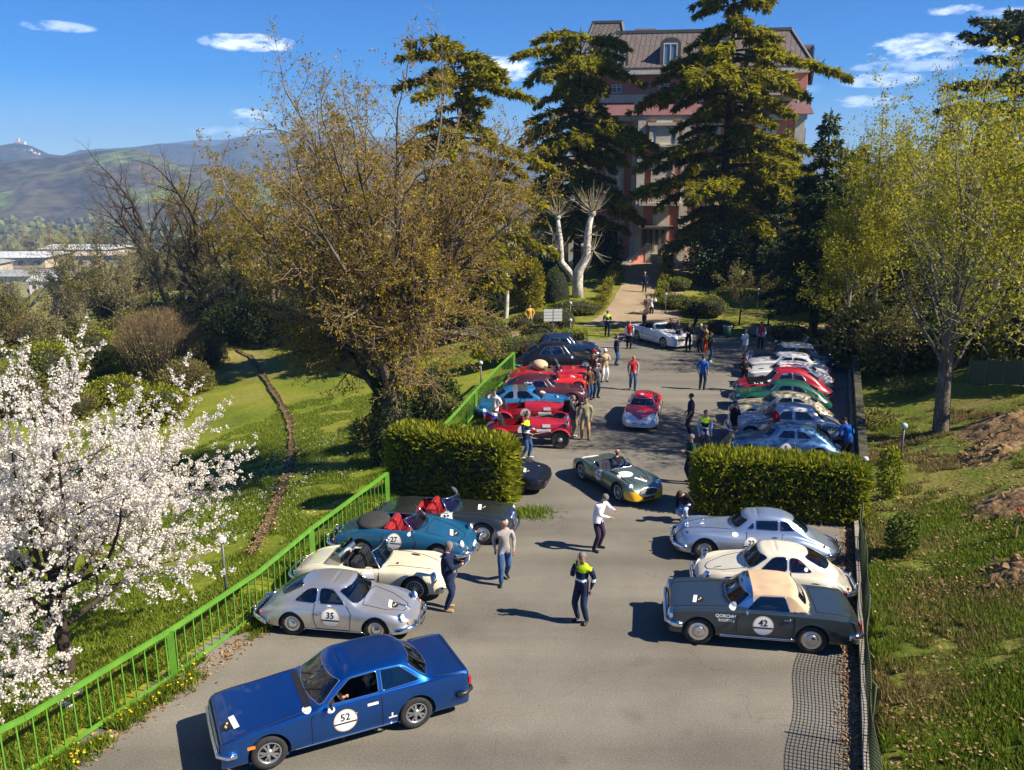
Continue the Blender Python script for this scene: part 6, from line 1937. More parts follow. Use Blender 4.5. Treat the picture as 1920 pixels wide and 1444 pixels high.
def wheel_mesh(style, r, w):
 """tyre and rim meshes, axis along y, outer face at +y"""
 key = (style, round(r, 3), round(w, 3))
 if key in WHEELS: return WHEELS[key]
 R = Matrix.Rotation(-PI / 2, 4, 'X')        # z of the lathe -> +y
 rr = r * {'disc': .62, 'wire': .68, 'alloy': .62, 'hub': .60, 'cap': .64, 'modern': .72, 'black': .70}[style]
 t = MB()
 t.lathe([(rr * .96, -w / 2 + .01), (r * .93, -w / 2), (r * .985, -w * .36), (r, -w * .2), (r, w * .2), (r * .985, w * .36), (r * .93, w / 2), (rr * 1.1, w / 2 + .004), (rr, w / 2 - .012)], 28, R)
 rm = MB()
 f = w / 2
 if style == 'wire':
  rm.lathe([(rr * 1.02, f - .006), (rr * .93, f), (rr * .88, f - .03), (rr * .86, -f)], 28, R)
  for k in range(26):
   a = 2 * PI * k / 26; b = a + (0.5 if k % 2 else -0.5)
   p = R @ Vector((rr * .87 * math.cos(a), rr * .87 * math.sin(a), f - .035 - .03 * (k % 2)))
   q = R @ Vector((rr * .2 * math.cos(b), rr * .2 * math.sin(b), f - .01))
   rm.tube([p, q], .0055, 4, cap=False)
  rm.lathe([(rr * .24, f - .05), (rr * .2, f + .02), (rr * .1, f + .035), (.001, f + .035)], 12, R)
  rm.lathe([(rr * .87, f - .09), (.001, f - .09)], 20, R, 1)
 elif style == 'alloy':
  rm.lathe([(rr * 1.02, f - .004), (rr * .93, f + .004), (rr * .86, f - .03), (rr * .84, f - .05)], 28, R)
  rm.lathe([(rr * .86, f - .06), (.001, f - .06)], 20, R, 1)
  for k in range(5):
   a = 2 * PI * k / 5
   for da in (-.22, .22):
    p = R @ Vector((rr * .84 * math.cos(a + da), rr * .84 * math.sin(a + da), f - .03)); q = R @ Vector((rr * .22 * math.cos(a + da * .3), rr * .22 * math.sin(a + da * .3), f - .008))
    rm.bar(p, q, .035, .03)
  rm.lathe([(rr * .34, f - .04), (rr * .30, f + .002), (rr * .12, f + .008), (.001, f + .008)], 16, R)
 elif style == 'modern':
  rm.lathe([(rr * 1.02, f - .004), (rr * .95, f), (rr * .90, f - .03)], 28, R)
  rm.lathe([(rr * .9, f - .07), (.001, f - .07)], 20, R, 1)
  for k in range(5):
   a = 2 * PI * k / 5
   rm.bar(R @ Vector((rr * .92 * math.cos(a), rr * .92 * math.sin(a), f - .02)), R @ Vector((0, 0, f - .01)), .05, .03)
 elif style == 'black':
  rm.lathe([(rr * 1.03, f - .004, 1), (rr * .93, f, 1), (rr * .8, f - .03, 1), (rr * .35, f - .01, 0), (rr * .2, f + .05, 0), (.001, f + .06, 0)], 26, R)
 elif style == 'cap':      # body-coloured ring round a chrome cap
  rm.lathe([(rr * 1.03, f - .008, 2), (rr * .93, f + .002, 2), (rr * .80, f - .012, 2), (rr * .66, f - .012, 1), (rr * .64, f + .008, 0), (rr * .48, f + .022, 0), (rr * .40, f + .024, 2), (rr * .2, f + .036, 0), (.001, f + .036, 0)], 28, R)
 else:                     # 'disc' pressed steel with slots and a chrome cap; 'hub' all chrome
  rm.lathe([(rr * 1.03, f - .008, 2), (rr * .95, f + .004, 2), (rr * .88, f - .03, 0), (rr * .62, f + .002, 1), (rr * .56, f - .012, 2), (rr * .46, f + .022, 2), (rr * .25, f + .036, 2), (.001, f + .04, 2)], 28, R)
  if style == 'disc':
   for k in range(10):
    a = 2 * PI * k / 10
    rm.box(R @ Vector((rr * .72 * math.cos(a), rr * .72 * math.sin(a), f - .006)), (.05, .006, .03), 1, rot=Matrix.Rotation(-a, 3, 'Y'))
 ot = t.build('wheel', [RUBBER]); mt = ot.data; bpy.data.objects.remove(ot)
 orr = rm.build('rim', [STEEL, BLACKP, CHROME]); mr = orr.data; bpy.data.objects.remove(orr)
 WHEELS[key] = (mt, mr)
 return WHEELS[key]
def seat_mb(mb, x, y, z, w=0.46, h=0.55, m=0, back=0.25, pleats=True):
 """a bucket seat facing +x, its cushion at the height z"""
 rk = Matrix.Rotation(-back, 3, 'Y')
 mb.box((x + .22, y, z), (.48, w, .14), m)
 mb.box((x - .06 - .5 * h * math.sin(back), y, z + .5 * h), (.13, w, h), m, rot=rk, taper=0.9)
 if pleats:
  for k in range(3):
   mb.box((x - .0 - .5 * h * math.sin(back) + .012, y + (k - 1) * w * .3, z + .52 * h), (.05, w * .26, h * .8), m, rot=rk)
def make_car(name, label, sp, colour, loc, yaw, group=None, cat='car', res=1.0):
 """builds a car as a thing with parts; sp describes its shape and fittings. yaw: heading of the nose"""
 car = Car(sp, res)
 root = empty(name, loc, yaw)
 tag(root, label, cat, group)
 L, W = car.L, car.W
 X = car.x
 Nn = car.N
 cab = sp.get('cab')
 ps = lambda key, u: float(car.prof(key, np.array([float(u)]))[0])
 wu = sp['wu']; wr = sp['wr']
 ar = sp.get('arch', wr + 0.055)
 arcs = []
 for q, u in enumerate(wu):
  r_ = ar[q] if isinstance(ar, (list, tuple)) else ar
  zt = sp.get('wz', wr) + (sp.get('archdz', 0.02))
  n = 40
  cut_top = sp.get('skirt', (None, None))[q]
  poly = [(X(u) + r_ * math.cos(a), min(zt + r_ * math.sin(a), cut_top or 9)) for a in np.linspace(-0.9, PI + 0.9, n)]
  for sg in (1, -1):
   car.cut(poly, [0, 2], (car.C[:, 1] * sg > W * 0.5) & (np.abs(Nn[:, 1]) > 0.35), keep=False, round_=0, trim=False, snapdist=0.12)
   arcs.append((u, sg, r_, zt, cut_top))
 glass = []
 if not sp['open']:
  c = cab
  for poly in sp['win']:
   for sg in (1, -1):
    lbl = 'side_window'
    g = car.cut([(X(p[0]), p[1]) for p in poly], [0, 2], (car.C[:, 1] * sg > 0) & (Nn[:, 1] * sg > 0.22), round_=sp.get('wround', 2))
    if g: glass.append((lbl, g, sg))
  zf = ps('zc', c[0]); zr1 = ps('zr', c[1])
  m_ = sp.get('screen', (0.05, 0.10, 0.88, 0.90))   # foot margin, top margin, width at foot, width at top
  zb0, zt0 = zf + m_[0], zr1 - m_[1]
  wb, wt = sp['cb'] * W * m_[2], sp['cr'] * W * m_[3]
  fz = (car.C[:, 0] > X(c[1] + 0.10)) & (car.C[:, 0] < X(c[0] - 0.35)) & (Nn[:, 0] > 0.03) & (np.abs(Nn[:, 1]) < 0.95)
  g = car.cut([(-wb, zb0), (wb, zb0), (wt, zt0), (-wt, zt0)], [1, 2], fz, round_=sp.get('wround', 2))
  if g: glass.append(('windscreen', g, 0))
  m_ = sp.get('back', (0.06, 0.12, 0.80, 0.78))
  zf = ps('zc', c[3]); zr1 = ps('zr', c[2])
  if sp.get('backz'): zb0, zt0 = sp['backz']
  else: zb0, zt0 = zf + m_[0], zr1 - m_[1]
  wb, wt = sp['cb'] * W * m_[2], sp['cr'] * W * m_[3]
  fz = (car.C[:, 0] < X(c[2] - 0.15)) & (car.C[:, 0] > X(c[3] + 0.3)) & (Nn[:, 0] < -0.03) & (np.abs(Nn[:, 1]) < 0.95)
  g = car.cut([(-wb, zb0), (wb, zb0), (wt, zt0), (-wt, zt0)], [1, 2], fz, round_=sp.get('wround', 2))
  if g: glass.append(('rear_window', g, 0))
 if 'cockpit' in sp:
  ck = sp['cockpit']           # outline in u, y
  car.cut([(X(p[0]), p[1]) for p in ck], [0, 1], (Nn[:, 2] > 0.15) & (car.C[:, 2] > sp['sill'] + 0.2), keep=False, round_=2, trim=True)
 mats = [colour] + [m for m in sp.get('mats', [])]
 F = car.F[~car.removed]
 C = car.V[F].mean(1)
 mi = np.zeros(len(F), int)
 for k, fn in enumerate(sp.get('zones', [])):
  mi[fn(L / 2 - C[:, 0], C[:, 1], C[:, 2])] = k + 1
 soft = sp.get('soft')
 softF = None
 if soft:
  kz = soft(L / 2 - C[:, 0], C[:, 1], C[:, 2])
  softF = F[kz]; F, mi = F[~kz], mi[~kz]
 faces = [list(f) for f in F] + [list(f) for f in car.cap]
 capm = sp.get('capm', 0)
 mi = np.concatenate([mi, np.full(len(car.cap), capm)])
 body = mesh_np('body', car.V, faces, mats, root, mi=mi, smooth=True)
 bm = bmesh.new(); bm.from_mesh(body.data)
 bmesh.ops.delete(bm, geom=[v for v in bm.verts if not v.link_faces], context='VERTS')
 bm.to_mesh(body.data); bm.free()
 if sp['sharp']:
  try: body.data.set_sharp_from_angle(angle=math.radians(32))
  except Exception: pass
 if softF is not None and len(softF):
  used = np.unique(softF); idx = np.zeros(len(car.V), int); idx[used] = np.arange(len(used))
  tag(mesh_np('soft_top', car.V[used], idx[softF], sp['softmat'], root, smooth=True), 'folding cloth roof')
 for (nm, g, sg) in glass:
  if nm == 'side_window' and sp.get('downwin') and sg == 1 and g[0][:, 0].mean() > -.15: continue
  mesh_np(nm, g[0] * np.array([1, 0.995, 0.998]), g[1], sp.get('glass', GLASS), root, smooth=True)
 tm = sp.get('trim', CHROME)
 if car.trims and tm:
  t = MB()
  for tr in car.trims:
   p = [Vector(v) for v in tr]
   p2 = [p[0]]
   for v in p[1:]:
    if (v - p2[-1]).length > 0.012: p2.append(v)
   if len(p2) > 3 and (p2[0] - p2[-1]).length < 0.35: t.tube(p2 + [p2[0]], sp.get('trimr', 0.011), 5, cap=False)
  t.build('window_trim', tm, root)
 ub = MB()
 u0, u1 = wu[0] + wr + .02, wu[1] - wr - .02
 zf = sp['sill'] + 0.02
 belt = ps('zs', (u0 + u1) / 2)
 ub.box((X((u0 + u1) / 2), 0, zf + .03), (u1 - u0, 2 * W * .80, .06))
 for (a, b_) in ((0.42, u0), (u1, L - 0.45)):
  wdt = W * 2 * .52
  zt_ = min(ps('zs', a), ps('zc', a), ps('zs', b_), ps('zc', b_)) - .14
  ub.box((X((a + b_) / 2), 0, (zf + zt_) / 2), (abs(b_ - a), wdt, max(.1, zt_ - zf)))
 for (u, sg, r_, zt, ct) in arcs:       # wheel wells: dark half drums
  Y0 = float(car.width(np.array([u]))[0]) - .03
  pts = []
  for k in range(13):
   a = PI * k / 12
   pts.append((X(u) + (r_ + .015) * math.cos(a), (zt + (r_ + .015) * math.sin(a)) if not ct else min(zt + (r_ + .015) * math.sin(a), ct + .015)))
  V = [(p[0], sg * Y0, p[1]) for p in pts] + [(p[0], sg * (Y0 - .36), p[1]) for p in pts]
  ub.add(V, [(k, k + 1, 14 + k, 13 + k) for k in range(12)], 0)
 ub.build('underbody', UNDER, root)
 inner = sp.get('interior', INNER)
 it = MB()
 if not sp['open']:
  c = cab
  a, b_ = c[0] + .05, min(c[3], wu[1] + .35)
  it.box((X((a + b_) / 2), 0, belt - .42), (b_ - a, 1.8 * sp['cb'] * W, .05), 1)
  it.box((X(c[0] + .24), 0, belt - .13), (.36, 1.8 * sp['cb'] * W, .20), 1)
  us = c[1] + sp.get('seatdu', .62)
  hc = sp['cb'] * W
  for y in (-.44, .44): seat_mb(it, X(us), y * hc, belt - .36, .62 * hc, .58, 0)
  if b_ - us > 0.75: it.box((X(us + .72), 0, belt - .22), (.16, 1.5 * hc, .34), 0, rot=Matrix.Rotation(-.3, 3, 'Y'))
 if 'cockpit' in sp:
  ck = sp['cockpit']
  a, b_ = min(p[0] for p in ck), max(p[0] for p in ck); hw = max(p[1] for p in ck)
  zb = ps('zs', (a + b_) / 2)
  fl = sp['sill'] + .10
  it.box((X((a + b_) / 2), 0, fl), (b_ - a + .1, 2 * hw + .06, .04), 1)
  for sg in (1, -1): it.box((X((a + b_) / 2), sg * (hw + .02), (fl + zb) / 2 - .03), (b_ - a + .1, .03, zb - fl - .10), 0)
  it.box((X(b_ + .03), 0, (fl + zb) / 2 - .02), (.04, 2 * hw + .06, zb - fl - .06), 0)
  it.box((X(a + .06), 0, zb - .10), (.12, 2 * hw, .16), 1 if not sp.get('dash') else 0)
  us = sp.get('seatu', (a + b_) / 2 + .25)
  for y in (-.5, .5): seat_mb(it, X(us), y * hw, fl + .14, hw * .82, sp.get('seath', .58), 0)
 if it.v: it.build('seats', [inner, sp.get('inner2', INNER)], root)
 wsd = sp.get('wheelside', 1)
 if wsd:
  sw = MB()
  u_ = (cab[0] + .55) if not sp['open'] else (min(p[0] for p in sp['cockpit']) + .33)
  zc_ = (belt if not sp['open'] else ps('zs', u_)) - (.06 if not sp['open'] else .0)
  ctr = Vector((X(u_), wsd * W * .42, zc_))
  R = Matrix.Translation(ctr) @ Matrix.Rotation(-.95, 4, 'Y')
  ring = [R @ Vector((.19 * math.cos(a), .19 * math.sin(a), 0)) for a in np.linspace(0, 2 * PI, 19)]
  sw.tube(ring, .013, 6, cap=False)
  for a in (.5, 2.6, 4.7): sw.bar(ring[0] * 0 + R @ Vector((.18 * math.cos(a), .18 * math.sin(a), 0)), ctr, .018, .01)
  sw.build('steering_wheel', sp.get('swmat', BLACKP), root)
 wm, rmm = wheel_mesh(sp.get('wheel', 'hub'), wr, sp.get('ww', 0.165))
 for q, u in enumerate(wu):
  for sg in (1, -1):
   tr = float(car.width(np.array([u]))[0]) - sp.get('ww', .165) / 2 - sp.get('inset', 0.045)
   o = link_mesh('wheel', wm, root)
   o.location = (X(u), sg * tr, wr)
   st_ = sp.get('steer', 0.0) if q == 0 else 0
   o.rotation_euler = (0, 0, (0 if sg > 0 else PI) + st_)
   link_mesh('rim', rmm, o)
 if sp.get('dusty'):
  pass
 for k, bu in enumerate(sp.get('bumpers', [])):
  front = bu[0] == 'f'
  z, half, r_, off = bu[1], bu[2] * W, bu[3], bu[4]
  mt_ = (bu[5] or colour) if len(bu) > 5 else CHROME
  pts = []
  for y in np.linspace(-half, half, 15):
   p = car.end(y, z, front, 0)
   if p is not None: pts.append(Vector((p.x + (off if front else -off), p.y, z)))
  if len(pts) > 3:
   wrapL = bu[6] if len(bu) > 6 else .25
   sg = 1 if front else -1
   for e in (0, -1):
    p = pts[e]; ysg = 1 if p.y > 0 else -1
    ext = []
    for d in (wrapL * .5, wrapL):
     uu = L / 2 - (p.x - sg * d)
     yw = float(car.width(np.array([uu]))[0]) + off * .6
     ext.append(Vector((p.x - sg * d, ysg * max(abs(p.y), yw), z)))
    pts = (ext[::-1] + pts) if e == 0 else (pts + ext)
   b = MB()
   n = len(pts)
   for i in range(n - 1):
    pass
   b.tube(pts, r_, 8)
   ob = b.build('bumper', mt_, root)
   zz = bu[7] if len(bu) > 7 else 1.5
   me = ob.data
   for v in me.vertices: v.co.z = z + (v.co.z - z) * zz
 for og in sp.get('guards', []):      # overriders
  front, y, z = og
  p = car.end(y, z, front, 0)
  if p is None: continue
  g = MB(); sgx = .11 if front else -.11
  g.sphere((p.x + sgx, y, z + .04), .055, 8, 6, sc=(.8, .8, 2.0))
  g.build('overrider', CHROME, root)
 for hl in sp.get('lamps', []):
  y, z, r_ = hl[0], hl[1], hl[2]
  tilt = hl[3] if len(hl) > 3 else 0.15
  for sg in (1, -1):
   p = car.end(sg * y, z, True, 0)
   if p is None: continue
   h = MB()
   nrm = car.bvh.ray_cast(Vector((5, sg * y, z)), Vector((-1, 0, 0)))[1]
   if nrm.x < 0: nrm = -nrm
   dr = (nrm * tilt * 2 + Vector((1, 0, 0))).normalized()
   M = Matrix.Translation(p - dr * .004) @ dr.to_track_quat('Z', 'Y').to_matrix().to_4x4()
   h.lathe([(r_ * 1.12, -.07, 1), (r_ * 1.12, .0, 1), (r_ * 1.0, .018, 1), (r_ * .97, .012, 0), (r_ * .7, .035, 0), (r_ * .35, .048, 0), (.001, .052, 0)], 16, M)
   h.build('headlight', [LAMP, CHROME], root)
 for tl in sp.get('tails', []):
  y, z, w_, h_ = tl[:4]
  mt_ = tl[4] if len(tl) > 4 else REDLENS
  fr = tl[5] if len(tl) > 5 else False
  for sg in (1, -1):
   p = car.end(sg * y, z, fr, 0)
   if p is None: continue
   b = MB()
   if h_ > 0: b.box((p.x, p.y, p.z), (.05, w_, h_))
   else: b.sphere((p.x, p.y, p.z), w_, 10, 6, sc=(.7, 1, 1))
   b.build('rear_lamp' if not fr else 'indicator', mt_, root)
 if 'grille' in sp:
  g = sp['grille']; y0, z0, w_, h_ = g[:4]
  gm = MB()
  style = g[4]
  if style == 'oval':
   V2, F2 = disc2d(w_ / 2, 24, 3, h_ / 2); lay(car, gm, V2, F2, (y0, z0), 'front', .008, 0)
   nb = 5
   for k in range(nb):
    zz = z0 - h_ / 2 + h_ * (k + 1) / (nb + 1); hw = w_ / 2 * math.sqrt(max(0, 1 - ((zz - z0) / (h_ / 2)) ** 2))
    pp = [car.end(y0 + y, zz, True, .02) for y in np.linspace(-hw, hw, 9)]
    pp = [p for p in pp if p is not None]
    if len(pp) > 1: gm.tube(pp, .007, 5, 1 if not sp.get('darkbars') else 2)
   ring = [car.end(y0 + w_ / 2 * math.cos(a), z0 + h_ / 2 * math.sin(a), True, .012) for a in np.linspace(0, 2 * PI, 25)]
   ring = [p for p in ring if p is not None]
   if len(ring) > 4: gm.tube(ring, .016, 6, 1)
  elif style == 'bars':
   V2, F2 = rect2d(w_, h_, 10, 4); lay(car, gm, V2, F2, (y0, z0), 'front', .006, 0)
   for k in range(11):
    yy = y0 - w_ / 2 + w_ * k / 10
    pp = [car.end(yy, z0 + zz, True, .02) for zz in np.linspace(-h_ / 2, h_ / 2, 6)]
    pp = [p for p in pp if p is not None]
    if len(pp) > 1: gm.tube(pp, .010, 5, 1)
  elif style == 'flat':
   V2, F2 = rect2d(w_, h_, 10, 4); lay(car, gm, V2, F2, (y0, z0), 'front', .012, 0)
   for k in range(5):
    pp = [car.end(y, z0 - h_ / 2 + h_ * (k + .5) / 5, True, .02) for y in np.linspace(y0 - w_ / 2, y0 + w_ / 2, 9)]
    pp = [p for p in pp if p is not None]
    if len(pp) > 1: gm.tube(pp, .006, 4, 1)
  if gm.v: gm.build('grille', [BLACKP, CHROME, UNDERG], root)
 sm = MB()
 for line in sp.get('seams', []):
  for sg in (True, False):
   pp = []
   for (u_, z_) in dense(line):
    p = car.side(u_, z_, sg, .004)
    if p is not None: pp.append(p)
   if len(pp) > 1: sm = MB(); sm.tube(pp, .008, 4, cap=False); sm.build('panel_gap', BLACKP, root)
 for line in sp.get('topseams', []):
  pp = [car.top(u_, y_, .004) for (u_, y_) in dense(line)]
  pp = [p for p in pp if p is not None]
  if len(pp) > 1: sm = MB(); sm.tube(pp, .008, 4, cap=False); sm.build('panel_gap', BLACKP, root)
 for (line, r_, mt_) in sp.get('strips', []):
  for sg in (True, False):
   pp = [car.side(u_, z_, sg, .006) for (u_, z_) in dense(line, .15)]
   pp = [p for p in pp if p is not None]
   if len(pp) > 1:
    s_ = MB(); s_.tube(pp, r_, 5); s_.build('trim_strip', mt_, root)
 for (u_, z_) in sp.get('handles', []):
  for sg in (True, False):
   p = car.side(u_, z_, sg, .02)
   if p is not None:
    h = MB(); h.tube([p + Vector((.08, 0, 0)), p + Vector((0, (.012 if sg else -.012), 0)), p - Vector((.08, 0, 0))], .012, 6)
    h.build('door_handle', CHROME, root)
 for mr in sp.get('mirrors', []):
  where, a, b_ = mr[:3]
  p = car.side(a, b_, where == 'left', 0) if where in ('left', 'right') else car.top(a, b_, 0)
  if p is None: continue
  m_ = MB()
  sg = 1 if p.y > 0 else -1
  q = p + Vector((.0, .13 * sg if where in ('left', 'right') else 0, .08 if where in ('left', 'right') else .14))
  m_.tube([p, p.lerp(q, .6) + Vector((0, 0, .01)), q], .012, 6)
  m_.sphere(q, .065, 10, 6, sc=(.5, 1.25, .85))
  m_.build('door_mirror', mr[3] if len(mr) > 3 else CHROME, root)
 if not sp['open'] and sp.get('wipers', True):
  for y in (.12, -.42):
   h0 = car.bvh.ray_cast(Vector((5, y * W / .8, ps('zc', cab[0]) + .05)), Vector((-1, 0, 0))); h1 = car.bvh.ray_cast(Vector((5, (y + .30) * W / .8, ps('zc', cab[0]) + .19)), Vector((-1, 0, 0)))
   if h0[0] and h1[0]:
    q = MB(); q.tube([h0[0] + h0[1] * .02, h1[0] + h1[1] * .02], .007, 4); q.build('wiper', sp.get('wipermat', BLACKP), root)
 if sp.get('plate'):
  p = car.end(0, sp['plate'], True, 0)
  if p is not None:
   q = MB(); q.box((p.x + .10, 0, sp['plate']), (.02, .36, .10)); q.build('number_plate', BLACKT, root)
 if 'screenframe' in sp:
  u0_, z0_, hw, rake, hgt, bow = sp['screenframe']
  n = 11
  bot, topp = [], []
  for k in range(n):
   t = -1 + 2 * k / (n - 1)
   y = t * hw
   ub_ = u0_ + bow * t * t
   p = car.top(ub_, y * .98, 0)
   zb = (p.z if p is not None else z0_) - .01
   bot.append(Vector((X(ub_), y, zb)))
   topp.append(Vector((X(ub_ + rake), y * sp.get('screentaper', .90), z0_ + hgt)))
  g = MB(); V = bot + topp
  g.add(V, [(k, k + 1, n + k + 1, n + k) for k in range(n - 1)], 0, True)
  g.build('windscreen', GLASS_C, root)
  f = MB()
  if sp.get('screenrim', True):
   f.tube(topp, .014, 6); f.tube(bot, .012, 6)
   f.tube([bot[0], topp[0]], .018, 6); f.tube([bot[-1], topp[-1]], .018, 6)
   f.build('windscreen_frame', CHROME, root)
 for dc in sp.get('decals', []):
  kind = dc[0]
  d = MB()
  if kind == 'roundel':
   _, where, a, b_, r_, num = dc[:6]
   V2, F2 = disc2d(r_ * 1.0, 28, 4); lay(car, d, V2, F2, (a, b_), where, .006, 2)
   V2, F2 = disc2d(r_ * .90, 28, 4); lay(car, d, V2, F2, (a, b_), where, .009, 0)
   V2, F2 = rect2d(r_ * 1.9, r_ * .14, 10, 1); V2 = V2 + np.array([0, -r_ * .18]); lay(car, d, V2, F2, (a, b_), where, .012, 1)
   if num:
    V2, F2 = text_mesh(num, True); lay(car, d, V2 * r_ * .86 + np.array([0, r_ * .30]), F2, (a, b_), where, .013, 1)
   d.build('number_roundel', [WHITEP, BLACKT, BEIGEP], root)
  elif kind == 'plate':       # white rally plate with a dark crest behind
   _, where, a, b_, w_, rot = dc[:6]
   V2, F2 = disc2d(w_ * .34, 14, 2, w_ * .28); lay(car, d, V2 + np.array([0, w_ * .20]), F2, (a, b_), where, .010, 1, rot)
   for (q_, r_) in ((-.12, .10), (.08, .13)):
    V2, F2 = disc2d(w_ * r_, 8, 1, w_ * .05); lay(car, d, V2 + np.array([w_ * q_, w_ * (.22 + q_ * .5)]), F2, (a, b_), where, .014, 2, rot)
   V2, F2 = rect2d(w_, w_ * .24, 6, 2); lay(car, d, V2 - np.array([0, w_ * .10]), F2, (a, b_), where, .012, 0, rot)
   d.build('rally_plate', [WHITEP, BLACKT, BEIGEP], root)
  elif kind == 'patch':
   _, where, a, b_, rx, ry, mt_ = dc[:7]
   V2, F2 = disc2d(rx, 20, 3, ry); lay(car, d, V2, F2, (a, b_), where, .007, 0)
   d.build('sticker', mt_, root)
  elif kind == 'rect':
   _, where, a, b_, w_, h_, mt_ = dc[:7]
   V2, F2 = rect2d(w_, h_, 12, 4); lay(car, d, V2, F2, (a, b_), where, .006, 0, dc[7] if len(dc) > 7 else 0)
   d.build('sticker', mt_, root)
  elif kind == 'text':
   _, where, a, b_, size, txt, mt_ = dc[:7]
   V2, F2 = text_mesh(txt, True); lay(car, d, V2 * size, F2, (a, b_), where, .008, 0, dc[7] if len(dc) > 7 else 0)
   if d.v: d.build('lettering', mt_, root)
 root['_car'] = 0
 del root['_car']
 return root, car
# ------------------------------------------------------------------ the cars, kind by kind
def shift(p, k): return [(a * k, b) for a, b in p]
def sp_boxcoupe():
 return dict(L=4.78, W=1.72, sharp=2, sill=.22, zs=[(0, .66), (.06, .71), (.9, .80), (1.7, .865), (3.2, .90), (4.2, .905), (4.78, .88), (4.84, .84)], zc=[(0, .66), (.06, .73), (.9, .84), (1.7, .905), (3.2, .93), (4.2, .93), (4.78, .90), (4.84, .86)],
    zv=[(0, .66), (.06, .725), (.9, .825), (1.7, .89), (3.2, .915), (4.2, .915), (4.84, .85)], zr=[(0, 1.34), (2.3, 1.345), (2.9, 1.365), (3.5, 1.345), (4.84, 1.3)],
    cab=(1.68, 2.38, 3.38, 4.02), cb=.91, cr=.72, drop=.055, bow=.13, rbow=.16, edge=.955, nose=(.22, 2.4, .93), tail=(.18, 2.4, .92), wu=(.93, 3.65), wr=.325, arch=.37, archdz=.02,
    win=[[(1.92, .935), (2.40, 1.275), (2.93, 1.295), (2.93, .945)], [(3.0, .945), (3.0, 1.295), (3.40, 1.275), (3.76, .975)]], wround=1,
    screen=(.05, .075, .93, .95), back=(.05, .085, .86, .9), wheel='alloy', ww=.185, interior=LEATHER_K,
    bumpers=[('f', .50, .88, .045, .04, CHROME, .30, 1.2), ('r', .52, .88, .045, .05, BLACKP, .35, 1.2)], strips=[([(1.30, .285), (3.25, .285)], .016, CHROME)],
    seams=[[(1.62, .30), (1.62, .80), (1.78, .90)], [(2.97, .30), (2.97, .92)]], handles=[], topseams=[[(.1, .78), (1.6, .72)], [(.1, -.78), (1.6, -.72)], [(4.08, .70), (4.7, .78)], [(4.08, -.70), (4.7, -.78)], [(4.72, -.75), (4.72, .75)]],
    mirrors=[('left', 1.98, .90, BLACKP), ], tails=[(.70, .73, .26, .15, REDLENS)], lamps=[], grille=(0, .60, 1.5, .16, 'flat'))
def sp_356(open_=False):
 d = dict(plate=.27, L=3.95, W=1.67, sill=.20, zs=[(0, .42), (.07, .53), (.25, .645), (.6, .745), (1.0, .78), (1.6, .80), (2.4, .80), (3.0, .765), (3.5, .64), (3.85, .50), (3.95, .40)],
    zc=[(0, .40), (.07, .47), (.3, .57), (.7, .685), (1.15, .80), (1.5, .86), (2.6, .86), (3.1, .80), (3.5, .655), (3.85, .475), (3.95, .38)],
    ysh=[(0, .80), (.4, .80), (1.2, .87), (2.4, .90), (3.2, .84), (3.95, .80)],
    zr=[(0, 1.22), (1.7, 1.265), (2.1, 1.295), (2.6, 1.275), (3.95, 1.2)], cab=(1.28, 1.80, 2.15, 3.55), fast=True, cb=.86, cr=.64, drop=.10, bow=.14, rbow=.25, edge=.85, belly=.02,
    nose=(.75, 2.3, .42), tail=(.85, 2.2, .42), nosepush=.05, tailpush=.05, wu=(.83, 2.93), wr=.315, arch=(.345, .335), archdz=-.005, ww=.155, inset=.07,
    win=[[(1.58, .875), (1.92, 1.185), (2.25, 1.20), (2.25, .87)], [(2.31, .87), (2.31, 1.195), (2.55, 1.165), (2.90, .885)]], wround=2, screen=(.05, .07, .90, .97), back=(.05, .12, .78, .84), backz=(.945, 1.205),
    wheel='hub', lamps=[(.60, .60, .098, .38)], tails=[(.60, .47, .045, 0), (.56, .46, .045, 0, AMBER, True)], bumpers=[('f', .34, .72, .045, .09, CHROME, .40, 1.7), ('r', .36, .72, .045, .09, CHROME, .40, 1.7)],
    guards=[(True, .30, .36), (True, -.30, .36), (False, .35, .38), (False, -.35, .38)], seams=[[(1.46, .30), (1.42, .70), (1.55, .85)], [(2.34, .87), (2.36, .60), (2.30, .26), (1.46, .26)]], handles=[(2.20, .70)],
    topseams=[[(1.22, -.50), (.7, -.42), (.30, -.20), (.24, 0), (.30, .20), (.7, .42), (1.22, .50), (1.26, 0), (1.22, -.50)]], strips=[([(1.15, .235), (2.6, .235)], .014, CHROME)],
    grille=(0, .30, .01, .01, 'none'))
 if open_:
  for k in ('win', 'cab', 'zr', 'fast'): d.pop(k)
  d.update(open=True, cockpit=[(1.42, .0), (1.46, .42), (1.52, .56), (2.1, .62), (2.62, .56), (2.66, 0), (2.62, -.56), (2.1, -.62), (1.52, -.56), (1.46, -.42)], screenframe=(1.30, .82, .62, .30, .36, .20), dash=True, seatu=2.15, seath=.5)
 return d
